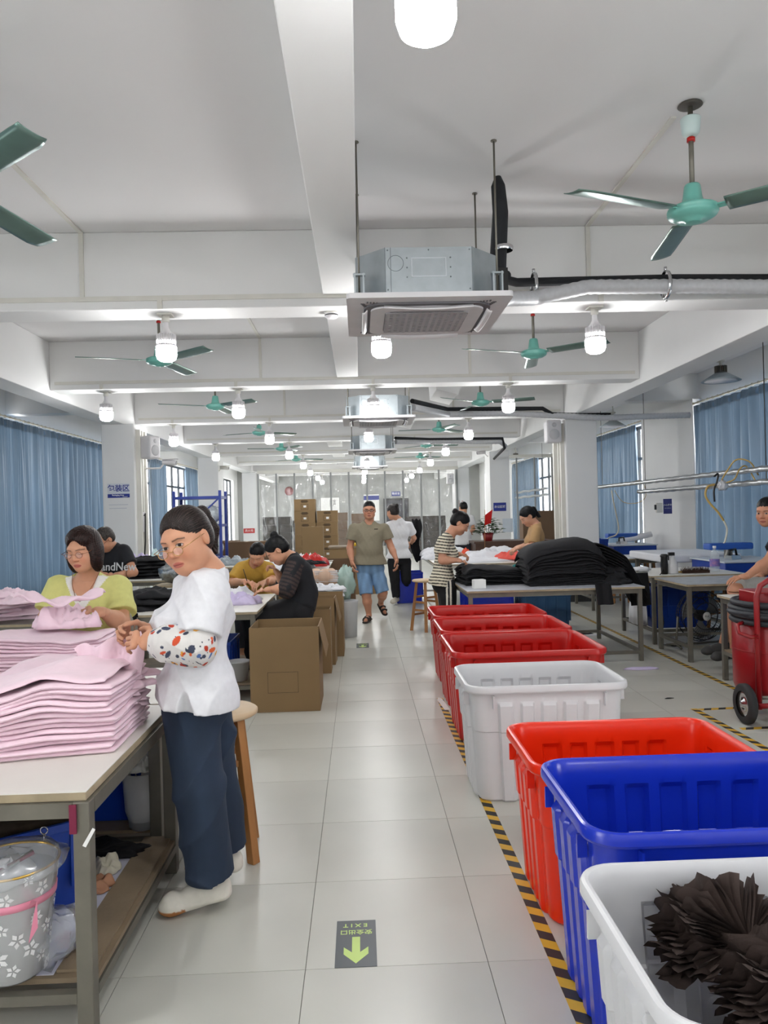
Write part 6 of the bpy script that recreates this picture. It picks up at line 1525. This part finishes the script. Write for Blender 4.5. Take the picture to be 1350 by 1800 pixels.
def stack(label, group, cx, cy, z0, w_, d, n, th, rz, mt, name='folded_garment', sag=.5, wav=.006, jit=.012, skew=0, nu=26, nv=16, hump=.01, side=1, ragged=.0, dome=0.):
    """n folded garments one upon another; they thin out toward -x (side=1) or stay level (sag=0)"""
    for i in range(n):
        r = random.Random(i*31+int(cx*100)); jx, jy, jr = r.uniform(-jit, jit), r.uniform(-jit, jit), r.uniform(-1, 1)
        t_i = z0+th*(i+.5)
        def fn(u, v):
            x = w_/2-w_*u; y = -d/2+d*v+skew*u*(1-v)
            x += jx+.006*wob(v*5, i*1.3, i); y += jy+.006*wob(u*7, i*1.7, i+3)+ragged*wob(u*4, i*.9, i)*u*(1-2*v)
            comp = 1-sag*max(0, min(1, (u-.25)/.65))**1.3
            comp -= dome*(2*u-1)**4+dome*.6*(2*v-1)**4
            zz = z0+(t_i-z0)*comp+hump*math.exp(-((u-.22)/.1)**2)*(i/n)+wav*wob(u*6+i*.2, v*5, i*.13)*(.4+u)*min(1, (i+1)/4)+ragged*.4*wob(u*9, v*6, i*.5)*u*(i/n)
            s = x*side; return (s, y, max(z0+th*.28*min(1, comp+.2), zz))
        tn_ = label+', '+('topmost' if i == n-1 else ORD[i])
        o = slab(fn, th*.96*(1-.0*sag), nu, nv, w_, d).build(name, mt)
        o.location = (cx, cy, 0); o.rotation_euler = (0, 0, R(rz+jr)); tag(o, tn_, 'garment', group)
def ridge(x, y, s):
    a = 0; k = 1; am = 1
    for q in range(4):
        th = s*1.7+q*2.1; p = (x*math.cos(th)+y*math.sin(th))*k+s+.8*math.sin((x*math.sin(th)-y*math.cos(th))*k*.8+q); a += am*(1-2*abs(math.sin(p))); k *= 1.75; am *= .55
    return a/2
def crumple(label, x, y, z, rx, ry, h, mt, seed=0, rz=0, name='crumpled_garment', cat='garment', group=None, n=56, m=20, amp=.35, freq=5., flat_=.5):
    V_ = []; F_ = []
    for j in range(m+1):
        r = (j/m)
        for i in range(n):
            a = 2*math.pi*i/n; ro = 1+.14*wob(math.cos(a)*3+seed, math.sin(a)*3, seed)+.07*math.sin(a*7+seed)+.04*math.sin(a*13+seed*2)
            px, py = r*ro*math.cos(a)*rx, r*ro*math.sin(a)*ry
            e = (1-r**3.2)**flat_ if r < 1 else 0
            zz = h*e*(.72+amp*ridge(px*freq/.3, py*freq/.3, seed))
            V_.append((px, py, max(0.0015, zz) if r < 1 else 0))
    for j in range(m):
        for i in range(n): F_.append((j*n+i, (j+1)*n+i, (j+1)*n+(i+1) % n, j*n+(i+1) % n))
    mb = MB().add(V_, F_, True); k = len(V_)-n; mb.f.append(tuple(range(k, k+n))[::-1]); mb.sm.append(False)
    o = mb.build(name, mt); o.location = (x, y, z); o.rotation_euler = (0, 0, R(rz)); return tag(o, label, cat, group)
TZ = .70
# front pink stack
stack('pink garment in the tall front stack', 'pink garments in the front stack', -1.30, 2.86, TZ, .90, .44, 13, .0172, 0, M_pink, sag=.52, skew=-.20, jit=.011, ragged=.03, wav=.008, hump=.022, nu=40, nv=18)
# draped cover on the front stack
def cov(u, v):
    x = .42-.88*u; y = -.2+.44*v-.16*u; z = .229*(1-.50*max(0, (u-.22)/.78)**1.3)+.022*math.exp(-((u-.22)/.12)**2)+.010*wob(u*5, v*4, 1)+.008*wob(u*11, v*3, 2)-.05*max(0, .06-v)*3
    return (x, y, z)
o = slab(cov, .012, 50, 24, .9, .44).build('draped_garment', M_pink); o.location = (-1.30, 2.86, TZ+.012); tag(o, 'smooth pink garment laid over the top of the front stack', 'garment')
# rumpled pile on the right behind the front stack
for i in range(8):
    crumple('rumpled pink garment in the ragged pile between the front stack and the woman in white', -.995-.012*(i % 3), 3.02+.02*(i % 2), TZ+.026*i, .145-.004*i, .20, .04, M_pink, seed=i*1.3+2, rz=12*i, group='pink garments in the ragged pile', amp=.45, freq=7, n=64, m=16)
def drp(u, v):
    a = (u-.5)*2; x = .30*a; y = .16*(v-.5)*2; z = .13*(1-abs(a)**2.2)+.012*wob(u*7, v*5, 4)+.02*math.sin(v*9+u*5)*(1-v)*.6-.05*(1-v)
    return (x, y, max(.006, z))
o = slab(drp, .012, 46, 26, .6, .32).build('draped_garment', M_pink); o.location = (-1.28, 3.18, TZ+.09); o.rotation_euler = (0, 0, R(6)); tag(o, 'pink garment draped in a hump behind the front stack', 'garment')
stack('pink garment folded under the hump behind the front stack', 'pink garments under the hump', -1.28, 3.18, TZ, .52, .28, 5, .017, 4, M_pink, sag=.3, jit=.01)
# held cloth from the hands of the woman in white
def held(u, v):
    x = -1.10+.26*u; y = 2.98-.02*v+.018*math.sin(u*11+v*3); z = 1.00-.17*v+.05*u*(1-v)+.012*math.sin(u*14+v*5)
    return (x+.012*math.sin(v*6), y, z)
o = slab(held, .008, 26, 18, .26, .17).build('held_garment', M_pink); tag(o, 'pink garment hanging from the hands of the woman in white', 'garment')
# stack before the woman in yellow-green
stack('pink garment in the wide stack before the woman in yellow-green', 'pink garments in the wide rear stack', -1.56, 3.86, TZ, .60, .34, 14, .0165, 2, M_pink, sag=-.05, jit=.012, wav=.006, hump=-.015)
crumple('pink fold bunched at the right end of the wide rear stack', -1.20, 3.74, TZ, .13, .16, .22, M_pink, seed=6.2, amp=.4, freq=6)
crumple('pink garment held bunched in the hands of the woman in yellow-green', -1.50, 3.97, TZ+.25, .17, .085, .14, M_pink, seed=3.3, amp=.5, freq=7, n=64, m=24)
def hz(u, v):
    x = -1.73+.44*u; y = 3.90+.05*v; z = 1.115-.02*(1-v)+.018*math.sin(u*7+1)+.012*math.sin(u*19+v*4)
    return (x, y-.05*math.sin(u*math.pi), z)
o = slab(hz, .02, 34, 10, .44, .08).build('held_garment', M_pink); tag(o, 'twisted pink garment stretched between the hands of the woman in yellow-green', 'garment')
for i in range(5):
    crumple('small pink garment in the low heap at the left edge of the front table', -1.98+.05*(i % 3), 3.62+.05*(i % 2), TZ+.022*i, .20, .16, .045, M_pink, seed=i*2.1, rz=30*i, group='pink garments in the low left heap', amp=.5, freq=7)
crumple('small pale blue cloth under the low pink heap at the left edge', -1.93, 3.36, TZ, .12, .06, .012, mat('pale_blue_cloth', (150, 180, 224), .8), seed=4)
for i in range(6):
    crumple('crumpled pink garment in the heap on the left rear table', -2.85+.12*math.sin(i*2), 6.3+.1*math.cos(i), .72+.035*i, .42-.04*i, .24, .07, M_pink, seed=i*1.9+1, rz=25*i, group='pink garments heaped on the left rear table', amp=.5, freq=6)
crumple('white printed shirt beside the pink heap on the left rear table', -2.42, 6.55, .72, .22, .2, .13, M_whc, seed=9, amp=.4)
# black clothes left
for i in range(3):
    crumple('black garment in the pile on the left end of the seated woman\'s table', -1.95+.08*i, 6.65+.05*i, .72+.05*i, .34-.05*i, .24, .09, M_blk, seed=i+3, rz=15*i, group='black garments behind the woman in yellow-green', amp=.3, freq=4)
def hang(u, v):
    return (-2.05+.26*u, 6.235-.012*math.sin(u*16), .735-.26*v+.004*math.sin(u*9))
o = slab(hang, .02, 20, 14, .26, .3).build('hanging_garment', M_blk); tag(o, 'black garment hanging over the edge of the seated woman\'s table', 'garment')
crumple('black folded piece at the edge of the seated woman\'s table', -1.52, 6.45, .72, .12, .12, .02, M_blk, seed=2, amp=.2)
t = thing('tape_measure', 'red and yellow tool lying by the black garments', 'tool', (-1.5, 6.75, .74), 20); MB().box(-.09, .05, -.018, .018, 0, .025).build('red_handle', M_red, t, bevel=.006); MB().box(-.02, .1, -.016, .016, .012, .03).build('yellow_grip', M_ytape, t, bevel=.006)
for i in range(6):
    crumple('black garment in the strapped pile beside the sign pillar', -2.75, 10.2, .72+.045*i, .44-.03*i, .22, .07, M_blk, seed=i+7, rz=8*i, group='black garments on the table by the sign pillar', amp=.35, freq=5)
film_bag('foil_sheet', 'crumpled silver film hanging below the black pile', (-2.05, 9.0, .74), (.27, .12, .13), .12, 5, mt=mat('foil', (190, 194, 196), .2, metal=.8, var=.4, scale=20, bump=.6, bscale=20), amp=.5, cat='plastic sheet')
MB_t = thing('small_bench', 'low bench carrying crumpled silver film', 'bench', (-2.05, 9.0, 0)); MB().box(-.3, .3, -.2, .2, .70, .73).build('top', M_edge, MB_t)
for sx in (-1, 1):
    for sy in (-1, 1): MB().box(sx*.26-.02, sx*.26+.02, sy*.16-.02, sy*.16+.02, 0, .7).build('leg', M_steel, MB_t)
for (x, y, z, rx, ry, h, mt, sd, lab) in ((-2.95, 10.55, .72, .26, .22, .36, M_lil, 3, 'lilac wrapped garments behind the black strapped pile'), (-2.75, 10.62, .72, .2, .18, .42, mat('mint_bag', (186, 214, 216), .3, var=.15, scale=12), 4, 'mint and white plastic bag on the lilac garments'),
      (-2.2, 10.3, .72, .2, .3, .05, M_whc, 5, 'thin pale garments right of the black strapped pile')):
    crumple(lab, x, y, z, rx, ry, h, mt, seed=sd, amp=.3)
# seated woman's table
crumple('white printed garment on the table before the worker in mustard', -1.28, 7.1, .72, .34, .22, .16, M_whc, seed=5.5, amp=.3, freq=4, n=72, m=26)
crumple('lilac garment under the hands of the woman in black', -1.08, 6.85, .72, .20, .13, .11, M_lil, seed=7.1, amp=.5, freq=6, n=64, m=22)
crumple('flat lilac piece at the far side of the seated woman\'s table', -1.75, 7.3, .72, .28, .18, .05, M_lil, seed=1.1)
crumple('white printed garment at the left of the seated woman\'s table', -1.55, 6.95, .72, .2, .18, .06, M_whc, seed=8.1, amp=.4)
# bags on the far tables
wrap = mat('wrapped_grey', (150, 160, 166), .3, var=.3, scale=14)
for (x, y, z, rx, ry, h, mt, sd, lab) in ((-2.05, 12.1, .74, .4, .2, .16, wrap, 2, 'grey wrapped garments on the far left table'), (-2.5, 11.9, .74, .22, .2, .32, mat('wrapped_light', (196, 204, 208), .2, var=.3, scale=14), 6, 'tall clear wrapped bundle at the left of the far table'),
      (-.95, 11.9, .74, .42, .3, .17, M_whc, 3, 'white wrapped garments on the far middle table'), (-.72, 11.4, .74, .26, .3, .2, mat('red_bag', (206, 48, 44), .25, var=.25, scale=10), 7, 'red plastic bags on the far middle table'),
      (-1.05, 11.0, .74, .35, .22, .13, M_whc, 8, 'white printed bags behind the seated woman in black'), (-.78, 10.85, .80, .3, .16, .07, M_blk, 9, 'black garment lying on the white bags'),
      (-.42, 12.6, .62, .24, .24, .12, mat('mint_bag', (186, 214, 216), .3), 4, 'mint plastic wrapping in the open carton')):
    crumple(lab, x, y, z, rx, ry, h, mt, seed=sd, amp=.4)
M_beige = mat('beige_padding', (216, 184, 160), .8, var=.12, scale=8)
for i in range(7):
    t = thing('padded_cups', 'string of beige nested padded cups on the carton', 'padding', (-.92+.095*i, 9.35+.03*math.sin(i*2), .62), 10*i, 'beige padded cup bundles'); 
    MB().lathe([(0, 0), (.055, .0), (.085, .05), (.09, .11), (.07, .18), (.03, .215), (0, .22)], 18, M=Matrix.Rotation(R(8*math.sin(i*3)), 4, 'X')).build('cups', M_beige, t)
    r_ = MB()
    for k in range(7): r_.lathe([(.084-.004*k*.8, .06+.02*k), (.094-.006*k*.8, .066+.02*k), (.084-.004*k*.8, .072+.02*k)], 18)
    r_.build('edges', M_whc, t)
film_bag('plastic_wrapping', 'clear mint plastic hanging right of the beige cups', (-.2, 9.4, .45), (.12, .14, .2), .2, 9, mt=mat('mint_film', (170, 196, 186), .25, var=.2), amp=.4)
t = thing('white_bucket', 'white bin behind the cartons in front of the walking man', 'bucket', (-.17, 9.4, 0)); MB().lathe([(0, 0), (.1, 0), (.12, .42), (.13, .44), (.11, .44), (.09, .02), (0, .02)], 20).build('pot', M_white, t)
for i in range(5):
    crumple('clear wrapped white garment packed in the last tall carton', -.40+.02*math.sin(i), 8.37, .56+.03*i, .165, .24, .07, mat('wrapped_light', (196, 204, 208), .2, var=.3, scale=14) if i % 2 else M_whc, seed=i*2.2, rz=20*i, group='wrapped white garments in the last tall carton', amp=.5, freq=7)
# right black stack
stack('black garment in the tall right stack', 'black garments in the tall right stack', 2.05, 7.95, .72, .78, .62, 20, .0215, 0, M_blk, sag=-.12, jit=.022, wav=.016, hump=.0, side=-1, dome=.30, nu=24, nv=14)
stack('black garment in the low pile left of the tall stack', 'black garments in the low right pile', 1.38, 8.2, .72, .66, .62, 10, .0165, 4, M_blk, sag=-.3, jit=.02, wav=.018, side=1, dome=.3, nu=24, nv=14)
for i in range(8):
    def sl(u, v, i=i):
        x = 2.36+.52*u; z = 1.12-.03*i-(.30*u**1.5)+.006*wob(u*5, v*4, i); y = 7.72+.40*v+.03*i*.3
        if u > .62: z -= (u-.62)*.55
        return (x+.012*i*.2, y, max(.73-.25*(u > .7), z-.0*i))
    o = slab(sl, .02, 24, 10, .5, .4).build('draped_garment', M_blk); tag(o, 'black garment sliding off the right side of the tall black stack', 'garment', 'black garments draping off the stack')
def hangs(x0, w_, y, z0, l, lab, sd):
    def fn(u, v): return (x0+w_*u+.03*v*math.sin(sd), y-.012*math.sin(u*9+sd)-.0*v, z0-l*v)
    o = slab(fn, .018, 16, 12, w_, l).build('hanging_garment', M_blk); tag(o, lab, 'garment')
hangs(2.22, .16, 7.315, .76, .20, 'black sleeve hanging over the front edge of the right work table', 1)
hangs(2.76, .22, 7.95, .80, .34, 'black garment hanging past the right end of the right work table', 2)
t = thing('small_white_box', 'small white box on the left corner of the right work table', 'box', (1.16, 7.62, .72), 12); MB().box(-.06, .06, -.04, .04, 0, .085).build('carton', M_paper, t, bevel=.003); MB().box(-.05, .05, -.03, .03, .085, .088).build('lid', M_acwhite, t)
crumple('teal cloth tip between the black piles', 1.72, 8.3, .86, .09, .05, .06, mat('teal_cloth', (60, 150, 150), .8), seed=2)
# white bundles table
for i, (x, y, rx, ry, h) in enumerate(((1.85, 11.2, .34, .25, .20), (1.25, 12.4, .3, .35, .16), (1.5, 13.2, .25, .25, .16), (1.1, 11.6, .2, .3, .1), (2.45, 11.2, .3, .25, .1), (2.3, 12.6, .3, .3, .14), (1.6, 10.7, .5, .25, .08))):
    crumple(('white towel bundle stacked highest behind the woman in stripes', 'white bundle on the left of the white framed table', 'far white bundle on the white framed table', 'flat white cloth at the left edge of the white framed table', 'low white cloth right of the towel bundle', 'white bundle at the far right of the white framed table', 'white sheet at the near side of the white framed table')[i], x, y, .78, rx, ry, h, M_whc, seed=i*1.4, amp=.25, freq=3, name='white_bundle')
crumple('coral red cloth on the white framed table', 2.12, 10.75, .80, .26, .16, .13, mat('coral_cloth', (240, 96, 84), .7, var=.1), seed=4.4, amp=.35)
crumple('small orange cloth behind the woman in stripes', 1.62, 11.9, .80, .08, .08, .16, mat('orange_cloth', (236, 90, 60), .7), seed=1.4)
def jk(u, v):
    a = (u-.5)*2; return (.86+.15*u+.03*math.sin(v*7), 12.95+.05*math.cos(a*2), 1.36-.72*v*(1-.15*abs(a))+.015*math.sin(u*14))
o = slab(jk, .09, 20, 20, .25, .7).build('held_jacket', M_blk); tag(o, 'black garment held by the woman in white with her back turned', 'garment')
# cloths under the front table
t = film_bag('plastic_bag', 'grey plastic bag stuffed under the front left table', (-1.42, 2.62, .44), (.2, .16, .1), .1, 2, mt=mat('grey_bag', (150, 154, 158), .35, var=.2), amp=.4)
crumple('brown cloth filling the blue crate', -1.34, 2.88, .40, .24, .2, .10, mat('brown_fur', (72, 60, 50), .9, var=.4, scale=30), seed=3)
crumple('black cloth lying on the lower shelf near the dark blue bin', -1.12, 3.16, .146, .24, .1, .05, M_blk, seed=5, amp=.4)
crumple('brown scrap of cloth on the lower shelf', -1.04, 2.86, .146, .10, .07, .06, mat('tan_scrap', (176, 128, 98), .8), seed=6, amp=.6, freq=8)
crumple('small cream scrap on the lower shelf', -1.0, 3.0, .146, .05, .05, .06, mat('cream_scrap', (206, 200, 180), .8), seed=7, amp=.6, freq=8)
t = thing('paper_bucket', 'white plastic cup with paper scraps on the lower shelf behind the table leg', 'bucket', (-.98, 3.42, .14)); MB().lathe([(0, 0), (.05, 0), (.075, .08), (.085, .25), (.08, .25), (.06, .01), (0, .01)], 24).build('cup', M_white, t)
crumple('crumpled white paper on the plastic cup', -.98, 3.42, .40, .07, .08, .09, M_paper, seed=8, amp=.6, freq=8, name='crumpled_paper', cat='paper')
film_bag('plastic_wrap', 'clear plastic wrap at the far end of the lower shelf', (-1.02, 2.45, .146), (.12, .14, .07), .05, 6, amp=.5)
ch = thing('snap_hook_chain', 'silver snap hook hanging on the rim of the blue crate', 'chain', (-1.08, 2.62, .455)); mb = MB()
def torus(mb, c, r, r2, M=Matrix.Identity(3)): mb.tube([tuple(Vector(c)+M @ Vector((r*math.cos(k*math.pi/8), 0, r*math.sin(k*math.pi/8)))) for k in range(17)], r2, 6)
torus(mb, (0, 0, 0), .012, .002); mb.tube([(0, 0, -.012), (.002, 0, -.04)], .004, 6); torus(mb, (.004, 0, -.052), .012, .0025); mb.build('hook', M_knob, ch); MB().tube([(.006, 0, -.062), (.012, 0, -.12), (.01, 0, -.17)], .006, 6).build('cord', M_black, ch)
ch = thing('snap_hook_chain', 'silver snap hook strung under the edge of the front table', 'chain', (-1.0, 2.62, .60)); mb = MB()
for k in range(5): torus(mb, (-.05+.025*k, 0, .008*k-.01), .012, .002, Matrix.Rotation(k*.9, 3, 'X'))
mb.tube([(-.09, 0, -.03), (-.05, 0, -.01)], .003, 6); mb.tube([(.06, 0, .03), (.08, 0, .06)], .003, 6); mb.build('links', M_knob, ch)
# brown bundles in the nearest tub
def bundle(c, ax, n, r0, r1, ln, a0, a1, lab, grp, tilt=0):
    ax = unit(ax); s1_ = unit(np.cross(ax, [0, 0, 1])); u1 = np.cross(s1_, ax)
    for k in range(n):
        a = R(a0+(a1-a0)*k/(n-1)); rr = random.Random(k+int(c[0]*50)); jr = rr.uniform(.9, 1.06); js = rr.uniform(-.012, .012)
        d = s1_*math.cos(a)+u1*math.sin(a); tg = -s1_*math.sin(a)+u1*math.cos(a)
        V_ = []; nu, nv = 12, 10
        for sgn in (1, -1):
            for j in range(nv+1):
                for i in range(nu+1):
                    u, v = i/nu, j/nv; r_ = r0+(r1-r0)*u*jr; e = min(1, min(u+.05, (1-u)*4))**.5*min(1, min(v, 1-v)*8)**.5
                    p = np.array(c)+d*r_+ax*(ln*(v-.5)+js)+tg*(.010*math.sin(v*6+k*.7+u*3)*u+.006*math.sin(v*15+k)*u+sgn*.003*e)+d*(.012*math.sin(v*9+k*1.3))*u
                    V_.append(p)
        n1 = (nu+1)*(nv+1); F_ = []
        for j in range(nv):
            for i in range(nu):
                q = j*(nu+1)+i; F_.append((q, q+1, q+nu+2, q+nu+1)); F_.append((n1+q, n1+q+nu+1, n1+q+nu+2, n1+q+1))
        o = MB().add(V_, F_, True).build('bundled_garment', M_brn); tag(o, lab, 'garment', grp)
bundle((.815, 1.77, .47), (.25, -.8, .45), 44, .015, .135, .18, -25, 200, 'dark brown garment fanned in the rear bundle inside the nearest white tub', 'brown garments in the rear bundle')
bundle((.87, 1.60, .455), (.4, -.75, .5), 44, .015, .125, .17, -25, 205, 'dark brown garment fanned in the front bundle inside the nearest white tub', 'brown garments in the front bundle')
crumple('dark brown garments bedding the bundles in the nearest white tub', 0.90, 1.58, .02, .34, .24, .47, M_brn, seed=3, amp=.4)
# floor scraps
for i, (x, y, a, mt, lab) in enumerate(((1.72, 4.45, 20, M_blk, 'black fabric strap on the floor right of the frosted white tub'), (1.78, 4.75, 80, M_blk, 'second black and red strap end on the floor right of the frosted tub'), (2.72, 8.95, 5, M_whc, 'white scrap on the floor before the right tables'), (2.62, 9.05, 5, M_blk, 'black scrap on the floor before the right tables'), (2.55, 7.0, 0, M_lil, 'pale cloth scrap lying on the long hazard tape'), (2.35, 5.9, 10, M_blk, 'tiny dark scrap on the floor near the wheeled tank'))):
    crumple(lab, x, y, .001, (.10, .09, .12, .1, .16, .04)[i], (.025, .03, .05, .04, .05, .008)[i], (.02, .02, .015, .015, .03, .008)[i], mt, seed=i+1, rz=a, name='fabric_scrap', cat='scrap', n=28, m=6)
o = crumple('white cloth draped over the left side of the blue bin', 3.14, 8.72, .16, .07, .2, .52, M_whc, seed=4, amp=.15, name='draped_cloth', cat='cloth')
crumple('white bag with black letters in the blue bin under the bottle table', 3.62, 8.75, .55, .26, .16, .12, M_whc, seed=6, name='printed_bag', cat='bag')

for i in range(5):
    crumple(('black garment bunched at the right end of the tall black stack, lowest', 'black garment bunched at the right end of the tall black stack, second up', 'black garment bunched at the right end of the tall black stack, middle', 'black garment bunched at the right end of the tall black stack, fourth up', 'black garment bunched at the right end of the tall black stack, top')[i], 2.52-.03*i, 7.8+.06*i, .725+.05*i, .22-.02*i, .26, .09, M_blk, seed=i*1.7+1, rz=20*i, amp=.5, freq=7)
